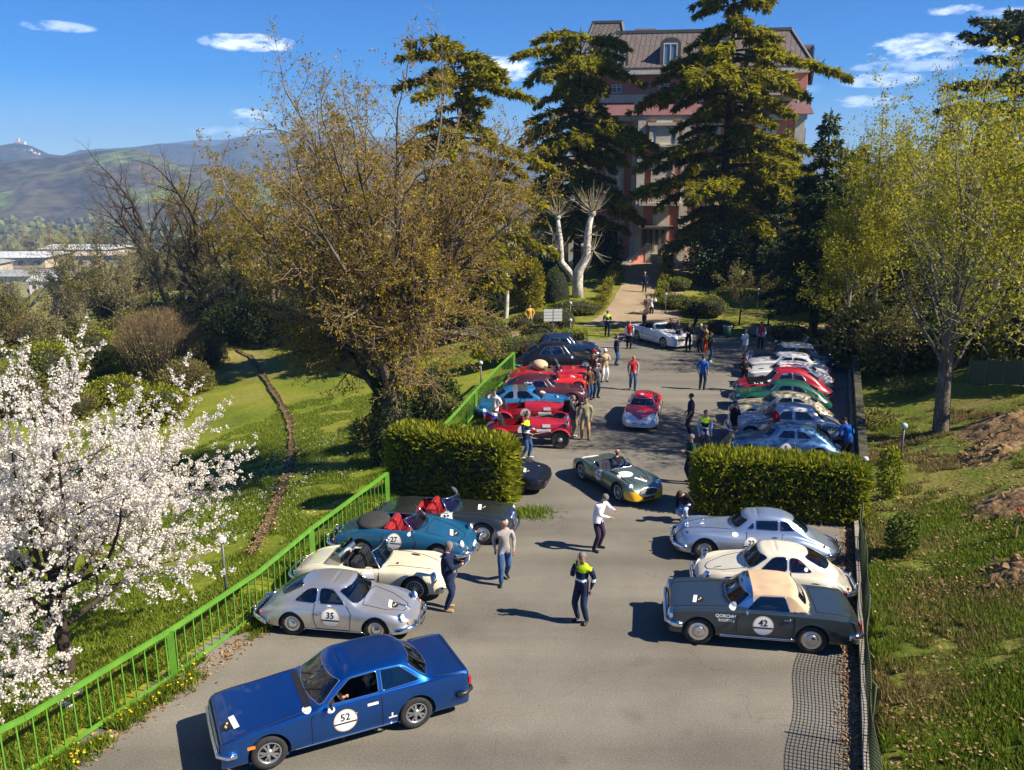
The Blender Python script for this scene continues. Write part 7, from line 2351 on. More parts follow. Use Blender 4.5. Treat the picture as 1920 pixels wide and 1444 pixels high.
def sp_roadster(L=3.98, W=1.50, wb=2.39, kind='mga'):
 """a two-seat sports car with flowing wings"""
 f = .72 * L / 3.98
 wu = (f, f + wb)
 k = L / 3.98
 zs = [(0, .44), (.06, .56), (.25, .70), (.62, .785), (1.1, .76), (1.7, .71), (2.2, .695), (2.7, .75), (3.0, .78), (3.4, .72), (3.8, .56), (3.98, .42)]
 zc = [(0, .42), (.06, .52), (.3, .66), (.8, .76), (1.25, .80), (1.7, .80), (2.4, .77), (3.0, .76), (3.5, .66), (3.85, .50), (3.98, .40)]
 zv = [(0, .43), (.06, .53), (.3, .63), (.8, .70), (1.3, .735), (2.0, .74), (2.7, .73), (3.3, .68), (3.98, .40)]
 ck = [(1.56, 0), (1.58, .45), (1.66, .54), (2.2, .58), (2.60, .52), (2.66, 0), (2.60, -.52), (2.2, -.58), (1.66, -.54), (1.58, -.45)]
 return dict(L=L, W=W, open=True, sill=.20, zs=shift(zs, k), zc=shift(zc, k), zv=shift(zv, k), ysh=[(0, .80), (.6 * k, .84), (1.6 * k, .92), (2.4 * k, .92), (3.0 * k, .86), (3.98 * k, .8)], cb=.66, cr=.5, edge=.86,
    nose=(.55 * k, 2.2, .55), tail=(.75 * k, 2.2, .50), wmod=[(0, 1), (.8 * k, 1.0), (1.8 * k, .95), (2.3 * k, .95), (3.0 * k, 1.0), (3.98 * k, 1.0)], nosepush=.05, tailpush=.05, wu=wu, wr=.325, arch=(.36, .345), archdz=.0, ww=.15, inset=.05,
    cockpit=[(a * k, b * W / 1.5) for a, b in ck], screenframe=(1.52 * k, .80, .55 * W / 1.5, .22, .36, .10), wheel='wire', lamps=[(.52 * W / 1.5, .64, .095, .25)], tails=[(.52 * W / 1.5, .58, .04, 0)],
    bumpers=[('f', .36, .80, .035, .08, CHROME, .12, 1.8), ('r', .38, .8, .035, .08, CHROME, .12, 1.8)], grille=(0, .46, .62, .22, 'oval'), seams=[[(1.62 * k, .70), (1.60 * k, .35), (2.25 * k, .33), (2.38 * k, .70)]],
    topseams=[[(.35 * k, .25), (.7 * k, .36), (1.45 * k, .46)], [(.35 * k, -.25), (.7 * k, -.36), (1.45 * k, -.46)]], interior=LEATHER_K, seatu=2.18 * k, seath=.42)
def sp_b24():
 d = sp_roadster(4.23, 1.56, 2.45)
 d.update(wheel='hub', wr=.33, arch=(.365, .35), lamps=[(.58, .68, .095, .12)], grille=(0, .56, .42, .36, 'bars'), zs=[(0, .50), (.04, .62), (.25, .755), (.7, .82), (1.3, .81), (2.0, .79), (2.6, .80), (3.2, .81), (3.7, .72), (4.05, .58), (4.23, .45)],
    zc=[(0, .55), (.04, .68), (.3, .80), (.9, .86), (1.5, .87), (2.5, .82), (3.2, .80), (3.8, .68), (4.1, .54), (4.23, .44)], zv=[(0, .50), (.04, .62), (.3, .74), (.9, .80), (1.6, .82), (2.6, .80), (3.3, .78), (4.23, .44)],
    screenframe=(1.45, .87, .62, .20, .36, .32), cockpit=[(1.62, 0), (1.66, .45), (1.74, .58), (2.3, .62), (2.78, .56), (2.84, 0), (2.78, -.56), (2.3, -.62), (1.74, -.58), (1.66, -.45)], seatu=2.25,
    nose=(.45, 2.4, .62), wmod=[(0, 1), (4.23, 1)], cb=.72)
 return d
def sp_pagoda():
 return dict(L=4.29, W=1.76, sharp=2, sill=.24, zs=[(0, .62), (.05, .72), (.4, .80), (1.0, .835), (2.2, .86), (3.2, .85), (4.1, .80), (4.29, .70)], zc=[(0, .60), (.05, .74), (.5, .82), (1.2, .875), (2.2, .90), (3.2, .89), (4.1, .83), (4.29, .70)],
    zv=[(0, .61), (.05, .72), (.5, .80), (1.2, .855), (2.2, .88), (3.2, .87), (4.1, .815), (4.29, .70)], zr=[(0, 1.25), (1.95, 1.27), (2.35, 1.30), (2.8, 1.28), (4.29, 1.2)], cab=(1.40, 1.98, 2.72, 3.22), cb=.88, cr=.72, drop=.07, bow=.16, rbow=.10,
    edge=.95, nose=(.30, 2.4, .86), tail=(.35, 2.2, .86), wu=(.83, 3.23), wr=.325, arch=.365, archdz=.01, win=[[(1.74, .895), (2.06, 1.185), (2.62, 1.20), (2.74, .905)]], wround=1, screen=(.05, .075, .93, .94), back=(.10, .12, .66, .78),
    wheel='cap', ww=.165, lamps=[(.70, .66, .125, .0)], tails=[(.72, .66, .12, .20)], bumpers=[('f', .50, .86, .045, .05, CHROME, .35, 1.5), ('r', .50, .86, .045, .05, CHROME, .30, 1.5)], strips=[([(1.18, .32), (2.88, .32)], .018, CHROME), ([(1.18, .27), (2.88, .27)], .012, CHROME)],
    seams=[[(1.56, .36), (1.56, .80)], [(2.84, .36), (2.84, .84)], [(1.56, .36), (2.84, .36)]], handles=[(2.68, .77)], mirrors=[('left', 1.75, .86)], grille=(0, .58, .80, .20, 'flat'), soft=lambda u, y, z: (z > .925) & (u > 1.90), softmat=[CANVAS],
    zones=[lambda u, y, z: (u > 1.42) & (u <= 1.92) & (z > .945)], mats=[CHROME], plate=.42, topseams=[[(.12, .58), (1.3, .62)], [(.12, -.58), (1.3, -.62)], [(3.35, -.6), (3.35, .6), (4.1, .62)], [(3.35, -.6), (4.1, -.62)]], interior=LEATHER_K)
def sp_xk():
 return dict(plate=.34, L=4.48, W=1.64, sill=.22, zs=[(0, .46), (.06, .60), (.3, .78), (.72, .87), (1.2, .84), (1.9, .77), (2.5, .755), (2.9, .80), (3.35, .83), (3.8, .74), (4.25, .56), (4.48, .42)],
    zc=[(0, .50), (.06, .62), (.35, .80), (1.0, .90), (1.6, .945), (2.2, .95), (3.2, .93), (3.7, .84), (4.2, .62), (4.48, .44)], zv=[(0, .46), (.06, .58), (.35, .72), (1.0, .80), (1.6, .86), (2.4, .90), (3.2, .86), (3.8, .72), (4.48, .42)],
    zr=[(0, 1.3), (2.1, 1.35), (2.55, 1.39), (3.0, 1.36), (4.48, 1.3)], ysh=[(0, .78), (.7, .82), (1.6, .90), (2.5, .92), (3.2, .86), (4.48, .78)], cab=(1.62, 2.12, 2.80, 3.72), cb=.70, cr=.56, drop=.12, bow=.14, rbow=.22, edge=.86,
    nose=(.55, 2.2, .58), tail=(.85, 2.2, .45), wmod=[(0, 1), (.9, 1.0), (2.0, .95), (2.6, .95), (3.3, 1.0), (4.48, 1)], nosepush=.05, tailpush=.06, wu=(.82, 3.41), wr=.345, arch=(.385, .36), archdz=.0, skirt=(None, .50), ww=.16, inset=.06,
    win=[[(1.98, 1.00), (2.16, 1.20), (2.17, 1.01)], [(2.22, 1.005), (2.22, 1.235), (2.83, 1.265), (2.83, 1.0)], [(2.88, 1.0), (2.88, 1.26), (3.08, 1.23), (3.30, 1.01)]], wround=1, screen=(.05, .10, .85, .92), back=(.10, .14, .70, .70),
    wheel='hub', lamps=[(.56, .72, .095, .15)], tails=[(.56, .62, .05, 0)], bumpers=[('f', .42, .80, .045, .08, CHROME, .30, 1.7), ('r', .42, .76, .045, .08, CHROME, .30, 1.7)], guards=[(True, .32, .42), (True, -.32, .42), (False, .32, .42), (False, -.32, .42)],
    grille=(0, .60, .34, .40, 'bars'), seams=[[(1.98, .92), (1.95, .40), (2.85, .36), (2.96, .92)]], handles=[(2.78, .84)], topseams=[[(.15, .18), (.8, .34), (1.55, .50)], [(.15, -.18), (.8, -.34), (1.55, -.50)]], interior=LEATHER_R, capm=0)
def sp_saloon(L=4.4, W=1.62, H=1.48, wb=2.63, sharp=1):
 k = L / 4.4
 f = .78 * k
 return dict(L=L, W=W, sharp=sharp, sill=.24, zs=shift([(0, .56), (.06, .68), (.4, .80), (1.0, .87), (2.2, .90), (3.2, .89), (3.9, .80), (4.25, .68), (4.4, .54)], k), zc=shift([(0, .58), (.06, .72), (.5, .86), (1.2, .93), (2.2, .95), (3.3, .94), (3.9, .86), (4.25, .70), (4.4, .54)], k),
    zr=shift([(0, H - .06), (1.9, H - .05), (2.4, H - .02), (3.0, H - .06), (4.4, H - .1)], k), cab=(1.38 * k, 1.86 * k, 2.95 * k, 3.52 * k), cb=.86, cr=.66, drop=.11, bow=.16, rbow=.16, edge=.93, nose=(.45, 2.3, .62), tail=(.55, 2.3, .60), nosepush=.04, tailpush=.05,
    wu=(f, f + wb), wr=.335, arch=(.365, .355), archdz=.0, ww=.155, inset=.06, win=[[(1.72 * k, .965), (1.98 * k, H - .20), (2.33 * k, H - .185), (2.33 * k, .965)], [(2.42 * k, .965), (2.42 * k, H - .185), (2.86 * k, H - .21), (3.20 * k, .98)]], wround=1,
    screen=(.05, .11, .88, .92), back=(.05, .12, .82, .84), wheel='hub', lamps=[(.60, .70, .09, .1)], tails=[(.62, .62, .06, .14)], bumpers=[('f', .44, .86, .045, .08, CHROME, .28, 1.6), ('r', .44, .86, .045, .08, CHROME, .28, 1.6)],
    grille=(0, .56, .5, .28, 'bars'), seams=[[(1.48 * k, .34), (1.48 * k, .88)], [(2.38 * k, .34), (2.38 * k, .94)], [(2.95 * k, .90), (2.85 * k, .5)]], handles=[(2.25 * k, .82), (2.55 * k, .82)], interior=LEATHER_T)
def sp_fastback(L=4.3, W=1.62, H=1.36, wb=2.55, wing=0.0):
 k = L / 4.3
 f = .80 * k
 return dict(L=L, W=W, sill=.22, zs=shift([(0, .46), (.06, .58), (.3, .72), (.8, .80 + wing), (1.4, .80), (2.2, .80), (3.0, .82), (3.6, .74), (4.1, .56), (4.3, .44)], k), zc=shift([(0, .46), (.06, .58), (.4, .74), (1.0, .84), (1.5, .89), (2.6, .90), (3.3, .86), (3.8, .70), (4.15, .54), (4.3, .42)], k),
    zv=shift([(0, .46), (.06, .57), (.4, .71 - wing * .3), (1.0, .80 - wing * .4), (1.5, .855), (2.6, .87), (3.3, .82), (4.3, .43)], k),
    zr=shift([(0, H - .06), (1.95, H - .03), (2.4, H), (2.9, H - .02), (4.3, H - .1)], k), ysh=shift([(0, .80), (.7, .84), (1.6, .90), (2.5, .91), (3.2, .86), (4.3, .78)], k), cab=(1.45 * k, 1.98 * k, 2.42 * k, 3.92 * k), fast=True, cb=.80, cr=.60, drop=.11, bow=.14, rbow=.25, edge=.86,
    nose=(.55, 2.2, .55), tail=(.75, 2.2, .48), nosepush=.05, tailpush=.06, wu=(f, f + wb), wr=.33, arch=(.365, .35), archdz=.0, ww=.155, inset=.06,
    win=[[(1.84 * k, .93), (2.08 * k, H - .15), (2.50 * k, H - .135), (2.50 * k, .93)], [(2.57 * k, .93), (2.57 * k, H - .14), (2.86 * k, H - .19), (3.15 * k, .94)]], wround=1, screen=(.05, .10, .86, .92), back=(.1, .12, .70, .74), backz=(.99, H - .16),
    wheel='wire', lamps=[(.56, .66, .09, .2)], tails=[(.56, .56, .045, 0)], bumpers=[('f', .40, .80, .04, .07, CHROME, .25, 1.6), ('r', .40, .78, .04, .07, CHROME, .25, 1.6)], grille=(0, .50, .55, .22, 'oval'),
    seams=[[(1.72 * k, .88), (1.70 * k, .36), (2.52 * k, .33), (2.58 * k, .90)]], handles=[(2.42 * k, .78)], topseams=[[(.25 * k, .22), (.8 * k, .38), (1.4 * k, .52)], [(.25 * k, -.22), (.8 * k, -.38), (1.4 * k, -.52)]], interior=LEATHER_T)
def sp_911():
 d = sp_356()
 d.update(L=4.16, W=1.61, zs=[(0, .46), (.06, .56), (.25, .70), (.6, .775), (1.0, .79), (1.8, .80), (2.6, .81), (3.2, .79), (3.7, .68), (4.05, .56), (4.16, .46)], zc=[(0, .44), (.06, .50), (.35, .58), (.8, .68), (1.3, .80), (1.6, .87), (2.7, .87), (3.2, .80), (3.7, .67), (4.05, .56), (4.16, .44)],
    zr=[(0, 1.25), (1.9, 1.27), (2.2, 1.30), (2.7, 1.28), (4.16, 1.2)], cab=(1.32, 1.88, 2.25, 3.65), cb=.86, cr=.64, nose=(.5, 2.3, .62), tail=(.55, 2.3, .62), wu=(.85, 3.06), wr=.31, win=[[(1.66, .90), (2.0, 1.185), (2.42, 1.195), (2.42, .895)], [(2.58, .895), (2.58, 1.185), (2.75, 1.16), (3.1, .91)]],
    zones=[lambda u, y, z: (u > 2.40) & (u < 2.62) & (z > .88), lambda u, y, z: (u > 1.98) & (u <= 2.42) & (z > 1.20)], mats=[STEEL, CANVAS_K], lamps=[(.57, .64, .10, .42)], wheel='hub',
    bumpers=[('f', .36, .84, .055, .03, None, .2, 1.6), ('r', .38, .84, .055, .03, None, .2, 1.6)], guards=[], backz=(.97, 1.19), seams=[[(1.52, .32), (1.48, .72), (1.62, .86)], [(2.48, .87), (2.46, .5), (2.40, .30), (1.52, .30)]], handles=[(2.32, .72)], ysh=[(0, .84), (.5, .84), (1.3, .90), (2.6, .91), (3.3, .87), (4.16, .84)])
 return d
def sp_tz():
 d = sp_fastback(3.95, 1.51, 1.20, 2.2, .05)
 d.update(wr=.31, arch=(.35, .35), nose=(.5, 2.2, .60), tail=(.25, 2.2, .86), cr=.56, zs=[(0, .36), (.05, .48), (.3, .66), (.75, .76), (1.3, .72), (2.0, .70), (2.6, .74), (3.1, .78), (3.6, .76), (3.95, .70)], zc=[(0, .36), (.05, .44), (.4, .60), (1.0, .72), (1.45, .78), (2.5, .80), (3.2, .82), (3.7, .80), (3.95, .74)],
    zv=[(0, .36), (.05, .44), (.4, .57), (1.0, .67), (1.5, .74), (2.5, .77), (3.2, .80), (3.95, .72)], zr=[(0, 1.12), (1.7, 1.16), (2.1, 1.19), (2.5, 1.17), (3.95, 1.1)], cab=(1.28, 1.80, 2.10, 3.75), backz=(.86, 1.05), win=[[(1.62, .82), (1.86, 1.06), (2.25, 1.07), (2.25, .82)], [(2.31, .82), (2.31, 1.065), (2.6, 1.02), (2.95, .85)]],
    bumpers=[], grille=(0, .36, .62, .10, 'oval'), lamps=[(.52, .58, .10, .5)], wheel='alloy', seams=[[(1.5, .75), (1.48, .30), (2.2, .28), (2.28, .80)]], topseams=[], handles=[], wu=(.80, 3.0))
 return d
def sp_wedge():
 return dict(L=4.25, W=1.80, sharp=2, sill=.20, zs=[(0, .40), (.05, .47), (.6, .62), (1.2, .72), (2.4, .80), (3.6, .84), (4.25, .78)], zc=[(0, .42), (.05, .49), (.6, .64), (1.2, .755), (2.4, .84), (3.6, .88), (4.25, .82)], zr=[(0, 1.08), (2.0, 1.11), (2.5, 1.13), (4.25, 1.1)], cab=(1.15, 1.95, 2.6, 3.8), cb=.86, cr=.62, drop=.06, bow=.12, rbow=.1,
    edge=.94, nose=(.5, 2.0, .62), tail=(.2, 2.2, .92), wu=(.90, 3.35), wr=.32, arch=.36, win=[[(1.6, .84), (2.0, 1.04), (2.7, 1.05), (2.9, .85)]], wround=1, screen=(.05, .07, .9, .92), wheel='alloy', ww=.2, interior=LEATHER_K, grille=(0, .36, 1.0, .06, 'flat'),
    topseams=[[(.3, .60), (1.1, .60)], [(.3, -.60), (1.1, -.60)], [(1.1, -.6), (1.1, .6)]], seams=[[(1.4, .3), (1.4, .76)], [(2.6, .3), (2.6, .82)]])
def sp_modern():
 return dict(L=4.69, W=1.81, sharp=1, sill=.20, zs=[(0, .56), (.05, .66), (.3, .78), (.9, .88), (1.6, .94), (2.8, .97), (3.9, .98), (4.5, .92), (4.69, .74)], zc=[(0, .60), (.05, .70), (.35, .82), (1.0, .94), (1.5, 1.0), (2.8, 1.0), (3.9, 1.02), (4.5, .95), (4.69, .74)], zr=[(0, 1.34), (2.2, 1.37), (2.7, 1.40), (3.3, 1.37), (4.69, 1.3)],
    cab=(1.50, 2.25, 3.05, 3.85), cb=.88, cr=.66, drop=.09, bow=.2, rbow=.15, edge=.93, nose=(.5, 2.4, .70), tail=(.4, 2.4, .76), wu=(.82, 3.58), wr=.335, arch=.37, win=[[(1.95, 1.02), (2.35, 1.27), (2.9, 1.28), (2.9, 1.02)], [(2.96, 1.02), (2.96, 1.28), (3.2, 1.25), (3.45, 1.04)]], wround=1, screen=(.05, .09, .9, .93), back=(.08, .1, .7, .75),
    wheel='modern', ww=.22, lamps=[(.68, .74, .12, .3)], tails=[(.66, .80, .30, .12)], grille=(0, .62, .80, .22, 'flat'), seams=[[(1.7, .35), (1.75, .95)], [(2.95, .35), (3.05, .98)]], handles=[(2.85, .88)], interior=LEATHER_K, trim=BLACKP, mirrors=[('left', 1.95, .95, WHITEP), ('right', 1.95, .95, WHITEP)],
    zones=[lambda u, y, z: (u > 2.22) & (z > 1.22)], mats=[CANVAS_K], strips=[([(1.2, .55), (3.4, .66)], .012, BLACKP)])
def heading(a, b):
 return math.atan2(b[1] - a[1], b[0] - a[0])
# ------------------------------------------------------------------ people: one continuous skinned figure each
SKIN = mat('skin', (0.44, 0.235, 0.155), 0.55, var=0.10, scale=12)
SKIN_T = mat('skin_tanned', (0.36, 0.18, 0.115), 0.55, var=0.10, scale=12)
SHOE_K = mat('black_shoes', (0.018, 0.016, 0.016), 0.5)
SHOE_T = mat('tan_shoes', (0.40, 0.235, 0.10), 0.6)
SHOE_W = mat('white_shoes', (0.62, 0.60, 0.57), 0.6)
SHOE_B = mat('brown_shoes', (0.10, 0.05, 0.028), 0.6)
EYE = mat('eye_dark', (0.03, 0.02, 0.018), 0.5)
LIPS = mat('lips', (0.27, 0.10, 0.085), 0.6)
def cloth(name, col, var=0.18): return mat(name, col, 0.9, var=var, scale=7, spec=0.15, bump=0.25, bscale=14)
NAVY = cloth('navy_cloth', (0.013, 0.019, 0.050)); BLACKC = cloth('black_cloth', (0.012, 0.012, 0.014)); JEANS = cloth('blue_jeans', (0.035, 0.085, 0.20), 0.3); JEANS_D = cloth('dark_jeans', (0.018, 0.032, 0.075), 0.3)
GREYC = cloth('grey_cloth', (0.32, 0.30, 0.285)); WHITEC = cloth('white_cloth', (0.72, 0.72, 0.74), .06); PURPLE = cloth('aubergine_cloth', (0.045, 0.028, 0.055)); HIVIS = cloth('hivis_yellow', (0.52, 0.80, 0.02), .05); REFL = cloth('reflective_grey', (0.62, 0.66, 0.70), .05)
REDC = cloth('red_cloth', (0.50, 0.018, 0.025)); BEIGEC = cloth('beige_cloth', (0.42, 0.34, 0.21)); TANC = cloth('tan_cloth', (0.40, 0.265, 0.13)); BROWNC = cloth('brown_cloth', (0.095, 0.05, 0.032)); GREYD = cloth('dark_grey_cloth', (0.06, 0.058, 0.062)); OLIVEC = cloth('olive_cloth', (0.27, 0.25, 0.15))
ROYAL = cloth('royal_blue_cloth', (0.015, 0.115, 0.42)); YELC = cloth('yellow_cloth', (0.50, 0.30, 0.05)); GREENC = cloth('dark_green_cloth', (0.018, 0.042, 0.032)); LBLUE = cloth('light_blue_cloth', (0.33, 0.44, 0.66), .06); ORANGEC = cloth('orange_red_cloth', (0.62, 0.08, 0.015)); KHAKI = cloth('khaki_cloth', (0.23, 0.19, 0.14))
HAIR_G = mat('grey_hair', (0.15, 0.142, 0.135), 0.85, var=0.25, scale=30); HAIR_W = mat('white_hair', (0.42, 0.405, 0.39), 0.85, var=0.1, scale=30); HAIR_D = mat('dark_hair', (0.022, 0.016, 0.012), 0.8, var=0.25, scale=30); HAIR_B = mat('brown_hair', (0.075, 0.042, 0.022), 0.8, var=0.25, scale=30)
def ik(sh, hand, l1, l2, hint):
 d = hand - sh
 L = min(d.length, (l1 + l2) * .995)
 if d.length < 1e-5: d = Vector((0, 0, -1))
 dn = d.normalized()
 a = (l1 * l1 - l2 * l2 + L * L) / (2 * L)
 h = math.sqrt(max(0, l1 * l1 - a * a))
 o = hint - dn * hint.dot(dn)
 o = o.normalized() if o.length > 1e-5 else Vector((0, 1, 0))
 return sh + dn * a + o * h, sh + dn * L
def person(label, loc, yaw, top, legs, shoes=None, hair=HAIR_G, skin=None, h=1.76, pose=None, sleeves='long', extra=None, group='people at the meeting', cap=None, coat=False, zones=None, woman=False, bald=False, seated=False, only_upper=False, stout=1.13):
 """top/legs/shoes: materials; pose: lean, twist, head (turn), nod, L/R hands (offset of the hand from its shoulder), stride, knees"""
 shoes = shoes or SHOE_K; skin = skin or SKIN
 P = dict(lean=0.0, head=0.0, nod=0.05, L=(0.09, 0.035, -0.50), R=(0.05, -0.04, -0.515), stride=0.0, spread=0.10, crouch=0.0, twist=0.0, side=0.0)
 P.update(pose or {})
 k = h / 1.76
 root = empty('person', loc, yaw)
 tag(root, label, 'person', group)
 pts, edges, rad, lab = [], [], [], []
 def add(p, r, parent, l):
  pts.append(Vector(p)); rad.append(r if isinstance(r, tuple) else (r, r)); lab.append(l)
  if parent is not None: edges.append((parent, len(pts) - 1))
  return len(pts) - 1
 cr = P['crouch']
 hipz = 0.93 - cr
 Rl = Matrix.Rotation(P['lean'], 3, 'Y') @ Matrix.Rotation(P['side'], 3, 'X')
 hip = Vector((-0.25 * cr - math.sin(P['lean']) * .12, 0, hipz))
 def up(x, y, z):                          # a point of the upper body, before leaning: z above the hips
  return hip + Rl @ (Matrix.Rotation(P['twist'] * min(1, z / .4), 3, 'Z') @ Vector((x, y, z)))
 sw = (0.165 if woman else 0.185)
 st_ = stout
 i_p = add(hip, (.138 * st_, .170 * st_), None, 'legs')
 i_w = add(up(0.005, 0, .15), ((.130 if not coat else .145) * st_, (.165 if not coat else .188) * st_), i_p, 'top')
 i_c = add(up(0.0, 0, .34), (.138 * st_, .190 * st_), i_w, 'top')
 i_u = add(up(-0.005, 0, .47), (.118, .160), i_c, 'top')
 i_n = add(up(0.005, 0, .565), .058, i_u, 'skin')
 hd = up(0.02, 0, .60)
 Rh = Rl @ Matrix.Rotation(P['twist'] + P['head'], 3, 'Z') @ Matrix.Rotation(P['nod'], 3, 'Y')
 hp = lambda v: hd + Rh @ Vector(v)
 i_h1 = add(hp((.015, 0, .045)), (.070, .066), i_n, 'skin')
 i_h2 = add(hp((.010, 0, .125)), (.092, .078), i_h1, 'skin')
 i_h3 = add(hp((.0, 0, .185)), (.060, .055), i_h2, 'skin')
 hands = []
 for sgn, key in ((1, 'L'), (-1, 'R')):
  sh = up(-0.005, sgn * sw, .475)
  i_s = add(sh, .088 * (1.05 if coat else 1), i_u, 'top')
  off = Vector(P[key]) * 1.0
  tgt = sh + Rl @ (Matrix.Rotation(P['twist'], 3, 'Z') @ off)
  el, wr_ = ik(sh, tgt, .285, .255, Rl @ (Matrix.Rotation(P['twist'], 3, 'Z') @ Vector(P.get(key + 'h', (-0.8, sgn * 0.5, -0.3)))))
  i_m = add(sh.lerp(el, .5), .068 * (1.1 if coat else 1), i_s, 'arm')
  i_e = add(el, .057 * (1.1 if coat else 1), i_m, 'arm')
  i_f = add(el.lerp(wr_, .55), .049 * (1.1 if coat else 1), i_e, 'fore')
  i_r = add(wr_, .026, i_f, 'fore')
  dh = (wr_ - el).normalized()
  i_hd = add(wr_ + dh * .055, (.034, .022), i_r, 'skin')
  i_ht = add(wr_ + dh * .095, (.032, .016), i_hd, 'skin')
  hands.append((wr_ + dh * .09, dh, sgn))
  stp = P['stride'] * sgn
  sp_ = P['spread']
  if seated:
   hj = hip + Vector((0.02, sgn * .09, -.02)); kn = hip + Vector((.44, sgn * .12, .03)); an = kn + Vector((.12, 0, -.40))
  else:
   hj = hip + Vector((0.0, sgn * .088, -.03))
   an = Vector((stp - .03, sgn * sp_, .085 + (max(0, -stp) * .22)))
   if cr > .25: an = Vector((.10 * sgn - .02, sgn * sp_, .085))
   kn, an2 = ik(hj, an, .43, .43, Vector((1, sgn * .12, 0.05)))
   an = an2
  i_hj = add(hj, (.112 * st_, .104 * st_), i_p, 'legs')
  i_t = add(hj.lerp(kn, .5), .092 * (st_ + 1) / 2, i_hj, 'legs')
  i_k = add(kn, .078, i_t, 'legs')
  i_sn = add(kn.lerp(an, .4), .074, i_k, 'legs')
  i_a = add(an, .062, i_sn, 'legs')
  fd = Vector((1, sgn * .22, 0)).normalized()
  pit = -0.5 * max(0, -stp)
  i_b = add(an + Vector((-.03, 0, -.045)), .040, i_a, 'shoe')
  i_to = add(an + fd * .19 + Vector((0, 0, -.055 + pit * .12)), (.052, .034), i_b, 'shoe')
 me = bpy.data.meshes.new('body')
 me.from_pydata([p * k for p in pts], edges, [])
 ob = bpy.data.objects.new('body', me)
 COL.objects.link(ob)
 md = ob.modifiers.new('skin', 'SKIN'); md.use_smooth_shade = True; md.branch_smoothing = 0.6
 sv = me.skin_vertices[0].data if len(me.skin_vertices) else None
 if sv is None:
  bm = bmesh.new(); bm.from_mesh(me); bm.verts.layers.skin.verify(); bm.to_mesh(me); bm.free()
  sv = me.skin_vertices[0].data
 for i, r in enumerate(rad): sv[i].radius = (r[0] * k, r[1] * k); sv[i].use_root = (i == 0)
 s2 = ob.modifiers.new('sub', 'SUBSURF'); s2.levels = 2; s2.render_levels = 2
 dg = bpy.context.evaluated_depsgraph_get()
 m2 = bpy.data.meshes.new_from_object(ob.evaluated_get(dg))
 bpy.data.objects.remove(ob); bpy.data.meshes.remove(me)
 V = np.zeros(len(m2.vertices) * 3); m2.vertices.foreach_get('co', V); V = V.reshape(-1, 3)
 F = [list(p.vertices) for p in m2.polygons]
 bpy.data.meshes.remove(m2)
 C = np.array([V[f].mean(0) for f in F])
 best = np.full(len(C), 1e9); who = np.zeros(len(C), int)
 for (a, b_) in edges:
  A, B = np.array(pts[a]) * k, np.array(pts[b_]) * k
  d = B - A; t = np.clip(((C - A) @ d) / max(d @ d, 1e-9), 0, 1)
  e = np.linalg.norm(C - (A + t[:, None] * d), axis=1) / (((rad[a][0] + rad[b_][0]) / 2 * k) + .01)
  up_ = e < best
  best[up_] = e[up_]; who[up_] = b_
 mats = [top, legs, skin, shoes, EYE, LIPS]
 code = {'top': 0, 'arm': 0 if sleeves != 'none' else 2, 'fore': 0 if sleeves == 'long' else 2, 'legs': 1, 'skin': 2, 'shoe': 3}
 mi = np.array([code[lab[w]] for w in who])
 if coat or True:     # the shirt or jacket hangs down over the hips
  low = hipz * k - (.17 if coat else .09) * k
  near = (mi == 1) & (C[:, 2] > low) & (not seated) & (cr < .2)
  mi[near] = 0
 if isinstance(sleeves, tuple): pass
 if zones:
  for zm, fn in zones:
   if zm not in mats: mats.append(zm)
   hz_ = C[:, 2] / k
   mi[fn(C / k, mi, np.array([lab[w] for w in who]))] = mats.index(zm)
 ex = MB()
 for (p, d, sgn) in hands:          # four unequal bent fingers and a thumb
  s_ = d.cross(Vector((0, 0, 1))); s_ = s_.normalized() if s_.length > .05 else Vector((1, 0, 0))
  n_ = s_.cross(d).normalized()
  for q, ln in enumerate((.068, .078, .072, .056)):
   o = p + s_ * (q - 1.5) * .017
   ex.tube([o * k, (o + d * ln * .55 - n_ * .006) * k, (o + d * ln * .95 - n_ * .022) * k], [.0095 * k, .0085 * k, .006 * k], 5, 2)
  o = p - d * .055 - s_ * .030
  ex.tube([o * k, (o - s_ * .025 + d * .03) * k, (o - s_ * .028 + d * .06) * k], [.011 * k, .010 * k, .007 * k], 5, 2)
 fc = lambda x, y, z: hp((x, y, z)) * k
 ex.add([fc(.088, .017, .085), fc(.088, -.017, .085), fc(.118, 0, .083), fc(.098, 0, .128), fc(.09, 0, .078)], [(0, 2, 3), (2, 1, 3), (0, 4, 2), (4, 1, 2)], 2, True)
 for y in (-.034, .034):
  ex.sphere(fc(.085, y, .128), .0115 * k, 6, 4, 4)
  ex.sphere(fc(.005, y * 2.25, .11), .026 * k, 6, 4, 2, sc=(.6, .5, 1.1))
 ex.tube([fc(.078, .026, .050), fc(.094, 0, .051), fc(.078, -.026, .050)], .006 * k, 4, 5)
 nb = len(V)
 V = np.concatenate([V, np.array(ex.v)])
 F = F + [[nb + i for i in f] for f in ex.f]
 mi = np.concatenate([mi, np.array(ex.m)])
 mesh_np('body', V, F, mats, root, mi=mi, smooth=True)
 if hair is not None and not bald:
  hb = MB()
  prof = [(max(.001, .100 * math.sin(a)), .104 * math.cos(a)) for a in np.linspace(0.01, 1.66, 7)]
  M = Matrix.Translation(hp((-.016, 0, .118)) * k) @ Rh.to_4x4() @ Matrix.Rotation(-.66, 4, 'Y') @ Matrix.Diagonal((k * 1.03, k * .90, k * .98, 1))
  hb.lathe([(r, z) for r, z in prof], 12, M)
  if woman:
   hb.tube([hp((-.06, 0, .13)) * k, hp((-.085, 0, .02)) * k, hp((-.075, 0, -.13)) * k], [.085 * k, .095 * k, .04 * k], 8)
  hb.build('hair', hair, root)
